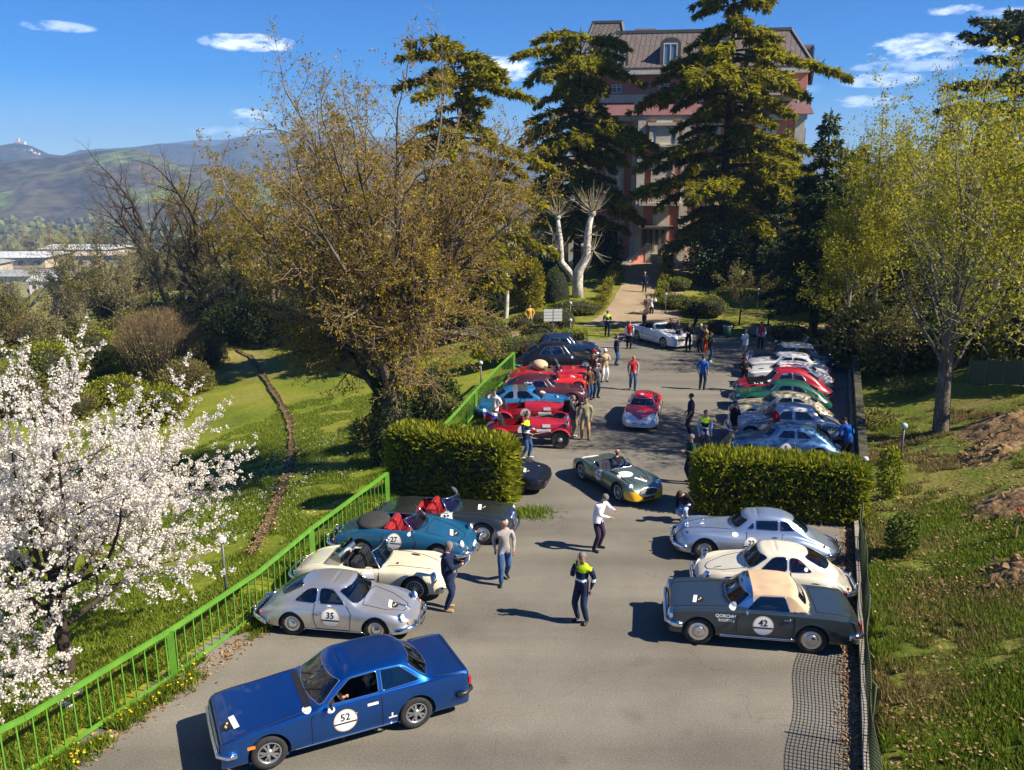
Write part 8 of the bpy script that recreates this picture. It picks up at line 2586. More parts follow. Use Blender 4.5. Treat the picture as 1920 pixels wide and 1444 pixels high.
 if cap is not None:
  cb_ = MB()
  M = Matrix.Translation(hp((.0, 0, .140)) * k) @ Rh.to_4x4() @ Matrix.Diagonal((k, k * .9, k, 1))
  cb_.lathe([(.001, .085), (.05, .078), (.085, .045), (.100, .0), (.101, -.012)], 12, M)
  q = [(M @ Vector((x, y, z))) for x, y, z in ((.07, .07, 0), (.07, -.07, 0), (.16, -.05, -.02), (.175, 0, -.022), (.16, .05, -.02))]
  q2 = [v + Vector((0, 0, -.006)) for v in q]
  cb_.add(q + q2, [(0, 1, 2, 3, 4), (9, 8, 7, 6, 5), (0, 5, 6, 1), (1, 6, 7, 2), (2, 7, 8, 3), (3, 8, 9, 4), (4, 9, 5, 0)])
  cb_.build('cap', cap, root)
 root['shx'] = 0; del root['shx']
 return root, dict(k=k, hands=[p * k for (p, d, s_) in hands], hd=hd * k, up=lambda x, y, z: up(x, y, z) * k)
def face_cam(loc, deg=0.0):
 """the yaw that turns a figure at loc towards the camera, plus an offset (positive = to the figure's left)"""
 return math.atan2(-loc[1], -loc[0]) + math.radians(deg)
def vest(lower=0.93, upper=1.52, half=0.24):
 """zone: a sleeveless vest over the trunk"""
 return lambda C, mi, lb: (mi == 0) & np.isin(lb, ['top']) & (np.abs(C[:, 1]) < .2)
HV = [(HIVIS, lambda C, mi, lb: (mi == 0) & (C[:, 2] > 1.27) & np.isin(lb, ['top'])), (REFL, lambda C, mi, lb: (mi == 0) & (C[:, 2] > 1.06) & (C[:, 2] < 1.125))]
# ------------------------------------------------------------------ the cars in their places
def put(kind_label, sp, colour, wheel_at, yaw, side, res=1.0, group=None, cat='car', name='parked_car', front=True, scale=1.0):
 """wheel_at: where the near front (or rear) wheel touches the ground; side: +1 if the near flank is the car's left"""
 L, W = sp['L'], sp['W']
 u = sp['wu'][0 if front else 1]
 y = math.radians(yaw)
 fx, fy = math.cos(y), math.sin(y)
 lx, ly = -fy, fx
 dx, dy = (L / 2 - u) * scale, side * (W / 2 - .10) * scale
 c = (wheel_at[0] - fx * dx - lx * dy, wheel_at[1] - fy * dx - ly * dy, 0.0)
 r = make_car(name, kind_label, sp, colour, c, y, group, cat, res)
 r[0].scale = (scale,) * 3
 return r
def squeeze(sp, k, wu):
 """the same car a little shorter: every length along the body times k"""
 for q in ('zs', 'zc', 'zv', 'zr', 'ysh', 'wmod'):
  if isinstance(sp.get(q), list): sp[q] = [(a * k, b) for a, b in sp[q]]
 sp['L'] *= k
 sp['cab'] = tuple(a * k for a in sp['cab'])
 for q in ('win', 'seams', 'topseams'): sp[q] = [[(a * k, b) for a, b in ln] for ln in sp.get(q, [])]
 sp['strips'] = [([(a * k, b) for a, b in ln], r_, m_) for ln, r_, m_ in sp.get('strips', [])]
 sp['handles'] = [(a * k, b) for a, b in sp.get('handles', [])]
 sp['mirrors'] = [(m_[0], m_[1] * k, *m_[2:]) for m_ in sp.get('mirrors', [])]
 if 'zones' in sp: sp['zones'] = [(lambda u, y, z, f=f: f(u / k, y, z)) for f in sp['zones']]
 if 'soft' in sp: sp['soft'] = (lambda u, y, z, f=sp['soft']: f(u / k, y, z))
 sp['wu'] = wu
 return sp
def silverpaint(name, col): return mat(name, col, 0.32, 0.75, 0.5, var=0.05, scale=2, coat=0.8)
P_BLUE = mat('paint_royal_blue', (0.004, 0.085, 0.36), 0.38, 0.85, 0.5, var=0.06, scale=2, coat=1.0)
P_SILVER = silverpaint('paint_silver', (0.58, 0.58, 0.58)); P_SILVERB = silverpaint('paint_silver_blue', (0.46, 0.55, 0.66))
P_CREAM = paint('paint_cream', (0.66, 0.60, 0.43)); P_IVORY = paint('paint_ivory', (0.68, 0.63, 0.48)); P_PETROL = paint('paint_petrol', (0.005, 0.072, 0.15)); P_DKGREEN = silverpaint('paint_dark_grey_green', (0.060, 0.075, 0.072))
P_ANTH = paint('paint_anthracite', (0.020, 0.031, 0.039)); P_RED = paint('paint_red', (0.58, 0.010, 0.012)); P_RED2 = paint('paint_deep_red', (0.36, 0.006, 0.016)); P_MAROON = mat('paint_maroon', (0.060, 0.010, 0.016), .35, 0, .4, var=.06, coat=.45); P_BLACK = mat('paint_black', (0.006, 0.006, 0.008), .3, 0, .35, var=.06, coat=.4)
P_BLUE2 = paint('paint_clear_blue', (0.010, 0.135, 0.33)); P_STEELB = silverpaint('paint_steel_blue', (0.085, 0.20, 0.36)); P_WHITE = paint('paint_white', (0.70, 0.70, 0.69)); P_GREY = paint('paint_pale_grey', (0.56, 0.57, 0.56)); P_SAGE = silverpaint('paint_sage_green', (0.20, 0.27, 0.205))
P_YELLOW = paint('paint_yellow', (0.72, 0.40, 0.01)); P_GREEN = paint('paint_racing_green', (0.006, 0.075, 0.045)); P_NAVY = mat('paint_navy', (0.008, 0.022, 0.062), .3, 0, .4, var=.06, coat=.5); P_CREAMY = paint('paint_pale_yellow', (0.70, 0.60, 0.36))
SIGNG = mat('green_print', (0.02, 0.16, 0.12), 0.5); FLAGW = cloth('flag_white', (0.75, 0.75, 0.78), .03); FLAGB = cloth('flag_blue', (0.02, 0.06, 0.42), .05); FLAGR = cloth('flag_red', (0.55, 0.02, 0.03), .05)
GRP_L, GRP_R = 'vintage cars parked along the green fence', 'vintage cars parked against the grassy bank'
# ---- left row
sp = squeeze(sp_boxcoupe(), .955, (.80, 3.49))
sp['decals'] = [('roundel', 'left', 2.14, .60, .215, '52'), ('plate', 'top', .26, .34, .40, 1.45), ('patch', 'top', 1.50, .68, .08, .11, WHITEP), ('rect', 'left', 2.66, .78, .20, .05, WHITEP), ('rect', 'left', 3.02, .42, .16, .03, WHITEP), ('rect', 'left', 3.01, .47, .03, .09, WHITEP),
    ('rect', 'left', .50, .55, .13, .06, AMBER), ('patch', 'left', 1.90, .86, .07, .05, WHITEP)]
sp['glass'] = glass_mat('green_tinted_glass', (0.30, 0.40, 0.36), 0.07)
sp['downwin'] = True
c52, _ = put('blue seventies coupe, boxy, driving out with roundel 52 on its door', sp, P_BLUE, spot(507, 1440, 0), -154.6, 1, 1.25, name='driving_car')
# scuttle grille
pk = MB(); V2, F2 = rect2d(.12, 1.25, 3, 8); lay(_, pk, V2, F2, (1.53, 0), 'top', .008, 0); pk.build('scuttle_grille', BLACKP, c52)
sp = sp_356()
sp['decals'] = [('roundel', 'right', 1.93, .56, .235, '35'), ('plate', 'top', .62, -.10, .34, 1.35), ('rect', 'right', 1.98, .84, .10, .03, WHITEP)] + [('patch', 'top', 1.50, y, .05, .045, WHITEP) for y in ()]
sp['strips'] = sp['strips'] + []
sp['swmat'] = BLACKP
c35, k35 = put('silver rounded coupe parked by the green fence, roundel 35', sp, P_SILVER, spot(706, 1203, 0), -8.5, -1, 1.2, GRP_L, scale=.93)
hs = MB()
pp = [k35.top(u_, 0, .02) for u_ in (.18, .35, .55)]
hs.tube([p for p in pp if p], .022, 6); hs.build('bonnet_handle', CHROME, c35)
sp = sp_roadster()
sp['decals'] = [('roundel', 'right', 1.90, .56, .20, ''), ('patch', 'top', 1.25, -.30, .035, .05, BLACKT), ('patch', 'top', .95, .30, .12, .05, BLACKT)]
sp['interior'] = LEATHER_K
cm, km = put('cream open roadster with black seats and wire wheels beside the silver coupe', sp, P_CREAM, spot(779, 1127, 0), -9, -1, 1.15, GRP_L)
# grey tonneau cover half raised behind the seats
tn = MB(); tn.add([(-.62, .55, .80), (-.62, -.55, .80), (-.95, -.50, .90), (-.95, .50, .90), (-.72, .5, 1.06), (-.72, -.5, 1.06)], [(0, 1, 5, 4), (2, 3, 4, 5), (0, 4, 3), (1, 2, 5)], 0)
tn.build('tonneau_cover', glass_mat('grey_side_screen', (0.35, 0.36, 0.35), 0.08), cm)
sp = sp_356(True)
sp.update(interior=LEATHER_R, inner2=LEATHER_R, seath=.46)
sp['decals'] = [('roundel', 'right', 2.02, .62, .21, '27'), ('plate', 'top', .58, -.05, .36, 1.35), ('rect', 'front', 0, .36, .34, .10, WHITEP), ('patch', 'right', 1.62, .82, .05, .04, WHITEP)]
c27, k27 = put('petrol-blue open convertible with red seats and black folded hood, roundel 27', sp, P_PETROL, spot(822, 1060, 0), -9, -1, 1.15, GRP_L)
fh = MB()
fh.sphere((-.86, 0, .86), 1, 16, 8, sc=(.46, .60, .16))
fh.build('folded_hood', CANVAS_K, c27)
sp = sp_b24()
sp.update(interior=LEATHER_R, inner2=LEATHER_R, seath=.46)
sp['decals'] = [('roundel', 'right', 1.82, .66, .22, '25'), ('plate', 'top', .95, -.05, .40, 1.4)]
c25, k25 = put('dark grey-green open car with red seats next to the left hedge, roundel 25', sp, P_DKGREEN, spot(906, 1021, 0), -10, -1, 1.1, GRP_L)
sp = sp_wedge()
sp['decals'] = [('plate', 'top', .70, -.30, .34, 1.4), ('rect', 'top', .42, .45, .07, .05, P_YELLOW)]
make_car('parked_car', 'black wedge-shaped sports car, only its nose showing past the left hedge', sp, P_BLACK, (-0.85, 27.5, 0), math.radians(-14), GRP_L, 'car', 1.0)
sp = sp_911()
sp['decals'] = [('roundel', 'right', 2.02, .58, .21, '29')]
put('clear-blue targa coupe with a brushed steel hoop, behind the red pre-war racer', sp, P_BLUE2, spot(1038, 785, 0), 1, -1, .9, GRP_L)
sp = sp_fastback(4.28, 1.60, 1.40, 2.55, .02)
sp['decals'] = [('roundel', 'right', 2.10, .60, .2, '5'), ('text', 'right', 2.72, 1.13, .10, 'L. Minelli', WHITEP), ('text', 'right', 2.74, 1.02, .10, 'M. Bognoni', WHITEP)]
sp['wheel'] = 'hub'
put('dark maroon coupe with crew names on its rear window', sp, P_MAROON, spot(1070, 764, 0), 2, -1, .9, GRP_L)
sp = sp_xk()
sp['decals'] = [('plate', 'top', .8, -.05, .36, 1.4)]
sp['L'] = 4.2; sp['skirt'] = (None, None)
sp2 = sp_roadster(4.2, 1.56, 2.5); sp2.update(interior=LEATHER_T, seath=.46); sp2['decals'] = [('plate', 'top', .85, -.05, .38, 1.4)]
sp2['screenframe'] = (1.55, .82, .58, .26, .40, .14)
put('bright red open car with a raked screen, right behind the maroon coupe', sp2, P_RED, spot(1083, 741, 0), 3, -1, .9, GRP_L)
sp = sp_roadster(4.3, 1.58, 2.55); sp.update(interior=LEATHER_T, inner2=LEATHER_T, seath=.55)
ct, kt = put('red drophead with a folded tan hood and split screen', sp, P_RED2, spot(1088, 723, 0), 3, -1, .9, GRP_L)
fh = MB(); fh.sphere((-.62, 0, .94), 1, 14, 8, sc=(.42, .60, .26)); fh.build('folded_hood', CANVAS, ct)
sp = sp_fastback(4.6, 1.62, 1.52, 2.85, .04); sp['wheel'] = 'hub'
sp['decals'] = [('patch', 'right', 1.60, .80, .06, .06, LBLUE)]
put('black pre-war streamlined saloon with a sloping back', sp, P_BLACK, spot(1098, 697, 0), 4, -1, .9, GRP_L)
sp = sp_saloon(4.3, 1.60, 1.52, 2.7); 
put('very dark blue saloon farthest along the green fence row, beside the clipped box bush', sp, P_NAVY, spot(1100, 676, 0), 5, -1, .8, GRP_L)
# ---- right row
sp = squeeze(sp_pagoda(), .945, (.66, 3.06))
sp['decals'] = [('roundel', 'left', 2.02, .60, .225, '42'), ('plate', 'top', .62, .30, .34, -1.45), ('patch', 'top', 1.38, .66, .08, .12, WHITEP), ('text', 'left', 1.22, .76, .10, 'QORCHH', WHITEP), ('text', 'left', 1.24, .665, .085, 'ROSTERS', WHITEP)]
put('anthracite convertible with its beige cloth roof up, roundel 42', sp, P_ANTH, spot(1308, 1207, 0), 171, 1, 1.25, GRP_R)
sp = sp_356(); sp.update(interior=LEATHER_R, wheelside=1)
sp['decals'] = [('patch', 'left', 2.72, .95, .05, .05, WHITEP), ('rect', 'top', .55, .18, .20, .035, BLACKT)]
put('ivory rounded coupe between the anthracite convertible and the silver-blue coupe', sp, P_IVORY, spot(1366, 1124, 0), 170.5, 1, 1.2, GRP_R, scale=.94)
sp = sp_xk()
sp['decals'] = [('roundel', 'left', 2.10, .60, .21, '22'), ('patch', 'left', 1.65, .84, .09, .05, WHITEP), ('patch', 'top', .75, .05, .06, .05, WHITEP)]
sp['wheel'] = 'hub'
cx, kx = put('silver-blue curvy coupe parked in front of the right hedge', sp, P_SILVERB, spot(1320, 1052, 0), 170, 1, 1.2, GRP_R, scale=.94)
ms = MB(); p = kx.top(.75, 0, 0); ms.tube([p, p + Vector((-.02, 0, .10))], .012, 6); ms.sphere(p + Vector((0, 0, .12)), .035, 8, 6, sc=(1.6, .7, .8)); ms.build('bonnet_mascot', CHROME, cx)
sp = sp_fastback(4.1, 1.58, 1.34, 2.45, .02); sp['decals'] = [('roundel', 'left', 2.05, .58, .21, '8')]
put('steel-blue fastback coupe behind the right hedge, its door standing ajar', sp, P_STEELB, spot(1402, 866, 0), 171, 1, 1.0, GRP_R)
sp = sp_saloon(4.42, 1.62, 1.46, 2.63); sp['interior'] = LEATHER_R
sp['decals'] = [('text', 'left', .98, .84, .185, 'FINMECCANICA', BLACKT), ('text', 'left', 3.74, .72, .34, 'Romeo', BLACKT), ('text', 'top', 2.45, -.05, .80, '21', SIGNG, 1.57), ('rect', 'top', .85, .10, .26, .40, WHITEP), ('text', 'top', .85, .10, .30, 'V', BLACKT, 1.57), ('rect', 'top', 4.0, .4, .14, .06, REDLENS)]
put('pale grey racing saloon lettered FINMECCANICA, number 21 on its roof', sp, P_GREY, spot(1406, 829, 0), 171.5, 1, 1.0, GRP_R)
sp = sp_fastback(4.1, 1.58, 1.30, 2.4, .0)
stripe = lambda u, y, z: (np.abs(np.abs(y - .05) - .10) < .025) & (z > .62)
sp['zones'] = [stripe]; sp['mats'] = [P_MAROON]
put('pale yellow coupe with twin dark stripes along its roof', sp, P_CREAMY, spot(1408, 796, 0), 171, 1, 1.0, GRP_R)
sp = sp_fastback(4.3, 1.62, 1.33, 2.5, .0); sp['bumpers'] = sp['bumpers'][:1]
put('racing-green fastback coupe between the pale yellow and the deep red one', sp, P_GREEN, spot(1408, 771, 0), 170, 1, .9, GRP_R)
sp = sp_fastback(4.35, 1.58, 1.44, 2.6, .02); sp['zones'] = [lambda u, y, z: (u > .5) & (u < 1.45) & (np.abs(y) < .72) & (z > .72)]; sp['mats'] = [P_BLACK]
sp['decals'] = [('text', 'left', .95, .82, .16, 'VOLVO', WHITEP), ('patch', 'top', 1.5, .55, .09, .07, WHITEP)]
put('deep red fastback saloon with a dark bonnet panel', sp, P_RED2, spot(1412, 749, 0), 170, 1, .9, GRP_R)
sp = sp_saloon(4.1, 1.58, 1.32, 2.35, 1); sp['zones'] = [lambda u, y, z: (np.abs(y) > .42) & (np.abs(y) < .50) & (z > 1.2)]; sp['mats'] = [P_RED]
sp['decals'] = [('patch', 'top', .7, .1, .14, .1, BLACKT)]
put('white coupe with red stripes on its roof edges', sp, P_WHITE, spot(1428, 729, 0), 169, 1, .9, GRP_R)
sp = sp_saloon(4.15, 1.58, 1.33, 2.35, 1); sp['decals'] = [('patch', 'top', .75, .3, .14, .06, WHITEP)]
put('off-white coupe wedged between the red-striped white coupe and the navy saloon', sp, P_GREY, spot(1428, 710, 0), 169, 1, .8, GRP_R)
sp = sp_saloon(4.55, 1.66, 1.46, 2.7); sp['zones'] = [lambda u, y, z: (z > 1.24) & (u > 1.6) & (u < 3.6)]; sp['mats'] = [P_IVORY]; sp['decals'] = [('patch', 'top', 1.3, .6, .1, .08, WHITEP)]
sp['strips'] = [([(.4, .62), (4.2, .62)], .014, CHROME)]
put('navy saloon with an ivory roof', sp, P_NAVY, spot(1433, 694, 0), 170, 1, .9, GRP_R)
sp = sp_roadster(4.2, 1.58, 2.5)
put('black open car in deep shade beyond the navy saloon', sp, P_BLACK, spot(1476, 668, 0), 172, 1, .8, GRP_R)
# ---- cars moving through the middle
sp = sp_tz()
sp['zones'] = [lambda u, y, z: (u < .12 + np.abs(y) * 1.0) & (u < .70), lambda u, y, z: (u > 1.3) & (np.abs(y) > .60) & (z < .70) & (u < 2.9)]
sp['mats'] = [P_WHITE, P_WHITE]; sp['capm'] = 1
sp['decals'] = [('plate', 'top', .75, .0, .34, -1.57), ('patch', 'top', 1.85, -.05, .08, .08, WHITEP)]
sp['steer'] = 0.0
tz, ktz = make_car('driving_car', 'red racing coupe with a white nose driving down the middle', sp, P_RED, (*(spot(1197, 811, 0) + Vector((.46, 1.9, 0)))[:2], 0), math.radians(-103), None, 'car', 1.1)
gr = MB(); gr.add([(1.985, .09, .40), (1.985, -.09, .40), (2.01, 0, .22)], [(0, 1, 2)]); 
gr.add([(1.97, .09, .40), (1.97, -.09, .40), (1.99, 0, .22)], [(2, 1, 0)]); gr.build('grille_shield', CHROME, tz)
sp = sp_roadster(3.9, 1.50, 2.29)
sp['zones'] = [lambda u, y, z: (u < .30) & (z < .52)]; sp['mats'] = [P_YELLOW]; sp['capm'] = 1
sp.update(bumpers=[], grille=(0, .47, .70, .20, 'oval'), wheel='wire', interior=LEATHER_K, screenframe=(1.52, .78, .56, .24, .20, .22), screenrim=False, darkbars=True, tails=[(.5, .56, .04, 0)])
sp['decals'] = [('patch', 'top', .98, -.26, .22, .28, WHITEP), ('plate', 'top', .52, .05, .40, -.7), ('patch', 'top', 3.25, -.20, .20, .34, WHITEP), ('roundel', 'right', 1.9, .55, .2, '9'), ('rect', 'front', .0, .285, .42, .09, BLACKT)]
ac, kac = put('sage-green open racer with a yellow nose band, driver at the wheel', sp, P_SAGE, spot(1160, 941, 0), -64, -1, 1.2, None, name='driving_car')
# ---- the white modern convertible at the far end
sp = sp_modern()
make_car('parked_car', 'white modern convertible with a black cloth roof at the foot of the path', sp, P_WHITE, (9.35, 53.4, 0.0), math.radians(-62), None, 'car', 1.0)
# a pale car glimpsed beyond the pollarded tree
sp = sp_modern(); b_ = spot(1030, 497)
make_car('parked_car', 'white car half hidden behind the white-barked tree', sp, P_WHITE, (b_.x, b_.y, b_.z), 0.1, None, 'car', .6)
# ---- the red pre-war racers: cycle wings, long bonnet, open cockpit
def racer(label, loc, yaw, number, flag):
 root = empty('vintage_racer', loc, yaw); tag(root, label, 'car', GRP_L)
 xs_ = [1.55, 1.45, 1.2, .8, .2, -.3, -.8, -1.3, -1.65, -1.85]
 hw = [.30, .34, .37, .42, .48, .52, .54, .48, .34, .12]
 top = [.92, .95, .97, 1.0, 1.03, 1.02, .98, .92, .80, .62]
 bot = [.45, .40, .38, .36, .34, .34, .34, .38, .44, .52]
 m = MB(); n = 14
 V, F = [], []
 for x, w, t, b in zip(xs_, hw, top, bot):
  for k in range(n):
   a = 2 * PI * k / n
   ca, sa = math.cos(a), math.sin(a)
   V.append((x, w * math.copysign(abs(ca) ** .55, ca), (t + b) / 2 + (t - b) / 2 * math.copysign(abs(sa) ** .6, sa)))
 N = len(xs_)
 for i in range(N - 1):
  for k in range(n):
   k2 = (k + 1) % n
   if xs_[i] <= -.3 and xs_[i + 1] >= -1.3 and 1 <= k <= 5: continue        # the open cockpit
   F.append((i * n + k, (i + 1) * n + k, (i + 1) * n + k2, i * n + k2))
 F.append(tuple(range(n))); F.append(tuple((N - 1) * n + k for k in range(n))[::-1])
 m.add(V, F, 0, True)
 m.build('body', P_RED2, root)
 it = MB(); it.box((-.8, 0, .50), (1.0, .86, .06))
 for y in (.22, -.22): seat_mb(it, -1.05, y, .58, .38, .52)
 it.build('seats', LEATHER_K, root)
 g = MB(); g.box((1.57, 0, .68), (.03, .50, .46))
 for k in range(9): g.bar((1.59, -.22 + k * .055, .47), (1.59, -.22 + k * .055, .89), .014, .014, 1)
 g.build('grille', [BLACKP, CHROME], root)
 wm, rm = wheel_mesh('black', .36, .15)
 for x in (1.15, -1.20):
  for sg in (1, -1):
   o = link_mesh('wheel', wm, root); o.location = (x, sg * .66, .36); o.rotation_euler = (0, 0, 0 if sg > 0 else PI); link_mesh('rim', rm, o)
   w = MB()
   V, F = [], []
   a0, a1 = (.35, 2.5) if x > 0 else (.15, 2.75)
   for k in range(13):
    a = a0 + (a1 - a0) * k / 12
    for dy, rr in ((-.12, .41), (-.06, .445), (.06, .445), (.12, .41)):
     V.append((x + rr * math.cos(a), sg * .66 + dy, .36 + rr * math.sin(a)))
   for k in range(12):
    for q in range(3): F.append((k * 4 + q, k * 4 + q + 1, k * 4 + q + 5, k * 4 + q + 4))
   w.add(V, F, 0, True)
   w.build('mudguard', P_RED2, root)
 for sg in (1, -1):
  l = MB()
  l.lathe([(.001, -.14), (.08, -.10), (.12, 0), (.115, .01)], 14, Matrix.Translation((1.45, sg * .42, .93)) @ Matrix.Rotation(PI / 2, 4, 'Y'), 0)
  l.lathe([(.115, .01), (.07, .03), (.001, .035)], 14, Matrix.Translation((1.45, sg * .42, .93)) @ Matrix.Rotation(PI / 2, 4, 'Y'), 1)
  l.bar((1.42, sg * .42, .85), (1.35, sg * .34, .7), .03)
  l.build('headlight', [CHROME, LAMP], root)
 s_ = MB()
 for y0 in (.24, -.24): s_.add([(-.28, y0 - .18, 1.02), (-.28, y0 + .18, 1.02), (-.36, y0 + .15, 1.22), (-.36, y0 - .15, 1.22)], [(0, 1, 2, 3)])
 s_.build('aero_screen', GLASS_C, root)
 sw = MB(); R = Matrix.Translation((-.52, .22, .95)) @ Matrix.Rotation(-1.1, 4, 'Y')
 sw.tube([R @ Vector((.19 * math.cos(a), .19 * math.sin(a), 0)) for a in np.linspace(0, 2 * PI, 17)], .012, 6, cap=False); sw.bar(R @ Vector((-.18, 0, 0)), R @ Vector((.18, 0, 0)), .02); sw.build('steering_wheel', BLACKP, root)
 st_ = MB(); st_.bar((.95, -.50, .60), (-1.4, -.60, .52), .04); st_.tube([(.7, -.52, .62), (-.4, -.62, .45), (-1.9, -.62, .42)], .035, 8); st_.build('exhaust_pipe', BLACKP, root)
 d = MB()
 for sg, wh in ((-1, 0),):
  for (u_, z_, r_, mt_, off) in ((-.28, .66, .22, 2, .0), (-.28, .66, .195, 0, .004)):
   V2, F2 = disc2d(r_, 24, 1)
   d.add([(u_ + a, sg * (.535 + off) - .0, z_ + b) for a, b in V2], F2, mt_)
  V2, F2 = text_mesh(number, True); d.add([(-.28 + a * .22, -.545, .70 + b * .22) for a, b in V2], F2, 1)
 d.build('number_roundel', [WHITEP, BLACKT, BEIGEP], root)
 for sg in (-1,):
  d = MB(); V2, F2 = rect2d(.55, .10); d.add([(.52 + a, -.475, .66 + b) for a, b in V2], F2, 0)
  d.build('sticker', [WHITEP], root); d = MB()
  V2, F2 = rect2d(.30, .13); d.add([(.62 + a, -.470, .84 + b) for a, b in V2], F2, 0)
  d.build('sticker', [WHITEP], root)
 if flag:
  f = MB(); f.tube([(-1.75, -.1, .7), (-1.85, -.1, 1.45)], .012, 6, 3)
  for k, z in enumerate((1.30, 1.18, 1.06)):
   for q in range(5):
    x0, x1 = -1.84 + .11 * q, -1.84 + .11 * (q + 1)
    s0, s1 = .05 * math.sin(q * 1.3), .05 * math.sin((q + 1) * 1.3)
    f.add([(x0, -.1 + s0, z - .04 * q), (x1, -.1 + s1, z - .04 * (q + 1)), (x1, -.1 + s1, z + .12 - .04 * (q + 1)), (x0, -.1 + s0, z + .12 - .04 * q)], [(0, 1, 2, 3)], k)
  tag(f.build('flag', [FLAGW, FLAGB, FLAGR, CHROME], root), 'small flag of white, blue and red stripes')
 return root
def racer_at(px, py, yaw, *a):
 w = spot(px, py, 0); y = math.radians(yaw)
 fx, fy = math.cos(y), math.sin(y)
 return racer(a[0], (w.x - fx * 1.15 - (-fy) * (-.66), w.y - fy * 1.15 - fx * (-.66), 0), y, a[1], a[2])
racer_at(1050, 841, -2, 'red open pre-war racer with a striped flag at its tail', '7', True)
racer_at(1050, 806, 0, 'second red open racer, between the flagged racer and the blue targa', '18', False)
# ------------------------------------------------------------------ everyone in the picture
HS = lambda m: [(m, lambda C, mi, lb: (mi == 0) & np.isin(lb, ['top']))]
PHOTO = dict(R=(.26, -.02, .05), Rh=(0, -1, -1), L=(.26, .02, .03), Lh=(0, 1, -1))
PHONE = dict(R=(.30, .06, -.22), Rh=(-.3, -.8, -.6), L=(.30, -.06, -.24), Lh=(-.3, .8, -.6), nod=.4)
CROSS = dict(R=(.22, .22, -.22), Rh=(-.2, -1, -.4), L=(.22, -.22, -.25), Lh=(-.2, 1, -.4))
POCK = dict(R=(.06, -.05, -.44), Rh=(-.6, -1, -.2), L=(.06, .05, -.44), Lh=(-.6, 1, -.2))
BEHIND = dict(R=(-.16, .10, -.40), Rh=(-.6, -1, 0), L=(-.16, -.10, -.42), Lh=(-.6, 1, 0))
def man(px, py, deg, label, top, legs, z=None, **kw):
 p = spot(px, py, 0 if z is None else z) if z != 'land' else spot(px, py)
 return person(label, (p.x, p.y, p.z), face_cam(p, deg), top, legs, **kw)
# the marshal in the foreground, radio at his mouth
r, k = man(1090, 1166, -32, 'marshal in navy with a yellow yoke holding a radio to his mouth', NAVY, JEANS_D, pose=dict(R=(.20, .14, .02), Rh=(-.1, -.5, -1), L=(.0, .05, -.50), spread=.12, nod=.12), zones=HV, coat=True, hair=HAIR_G, shoes=SHOE_K, h=1.78, skin=SKIN_T)
rd = MB(); q = k['hands'][1]; rd.box(q + Vector((.03, 0, .04)), (.04, .05, .12)); rd.tube([q + Vector((.03, .01, .09)), q + Vector((.03, .01, .22))], .007, 5)
o = tag(rd.build('radio', BLACKP), 'black hand radio held by the marshal in the foreground', 'radio'); o.matrix_world = r.matrix_basis
man(1120, 1031, 62, 'man in a white shirt leaning over the phone in his hands', WHITEC, PURPLE, pose=dict(lean=.24, L=(.40, -.02, -.10), R=(.36, .12, -.24), Lh=(-.2, .8, -.7), Rh=(-.3, -.8, -.6), nod=.55, spread=.15), hair=HAIR_G, h=1.76)
man(945, 1091, 8, 'bald man in a grey sweater and blue jeans walking past the parked cars', GREYC, JEANS, pose=dict(stride=-.22, nod=.35, L=(.12, .05, -.48), R=(-.06, -.04, -.50)), hair=None, h=1.76, skin=SKIN_T)
r, k = man(840, 1143, 85, 'grey-haired man in a navy jacket reading a sheet of paper', NAVY, JEANS_D, pose=dict(R=(.34, .06, -.20), L=(.32, -.06, -.22), nod=.4, Rh=(-.3, -.7, -.8), Lh=(-.3, .7, -.8)), coat=True, hair=HAIR_G, shoes=SHOE_T, h=1.78)
pp = MB(); q = (k['hands'][0] + k['hands'][1]) / 2; pp.box(q + Vector((.06, 0, .05)), (.012, .30, .21), rot=Matrix.Rotation(.7, 3, 'Y'))
o = tag(pp.build('paper_sheet', WHITEP), 'white sheet of paper in the hands of the man in the navy jacket', 'paper'); o.matrix_world = r.matrix_basis
man(986, 860, 70, 'marshal with a yellow yoke and jeans beside the flagged red racer', NAVY, JEANS, pose=dict(L=(.24, .10, -.34), R=(.22, -.05, -.34), nod=.2, spread=.12, stride=.1), zones=HV, coat=True, hair=HAIR_D, shoes=SHOE_W)
man(928, 806, -40, 'man in a white T-shirt on the phone behind the red racers', WHITEC, GREYD, pose=dict(R=(.14, -.06, .12), Rh=(.2, -1, -.8), L=(.1, .0, -.40), nod=.1), sleeves='short', hair=HAIR_D)
r, k = man(1073, 820, 65, 'grey-haired man with a black backpack watching the racers', GREYD, KHAKI, pose=dict(R=(.20, .10, .0), Rh=(0, -.6, -1)), coat=True, hair=HAIR_G, shoes=SHOE_W)
bp = MB(); bp.box(k['up'](-.24, 0, .33), (.20, .34, .46), taper=.8); bp.box(k['up'](-.36, 0, .24), (.08, .26, .24), taper=.8)
o = tag(bp.build('backpack', BLACKC), 'black backpack on the back of the grey-haired man by the racers', 'backpack'); o.matrix_world = r.matrix_basis
man(1097, 824, -5, 'man in an olive field jacket and tan trousers by the racers', OLIVEC, TANC, pose=dict(L=(.06, .05, -.50), R=(.10, -.1, -.46), spread=.14), coat=True, hair=HAIR_D, shoes=SHOE_B)
man(1104, 750, 40, 'woman with long dark hair in a brown jacket and jeans', BROWNC, JEANS, woman=True, hair=HAIR_D, coat=True, h=1.66, pose=POCK, shoes=SHOE_B)
man(1117, 746, 30, 'man in a charcoal jacket standing beside the woman with long hair', GREYD, JEANS_D, coat=True, hair=HAIR_B, pose=dict(L=(.2, .02, -.2), R=(.05, -.1, -.5)))
man(1112, 715, 60, 'person in a red cap raising a camera by the red drophead', BROWNC, GREYD, cap=REDC, hair=HAIR_B, pose=PHOTO, h=1.70)
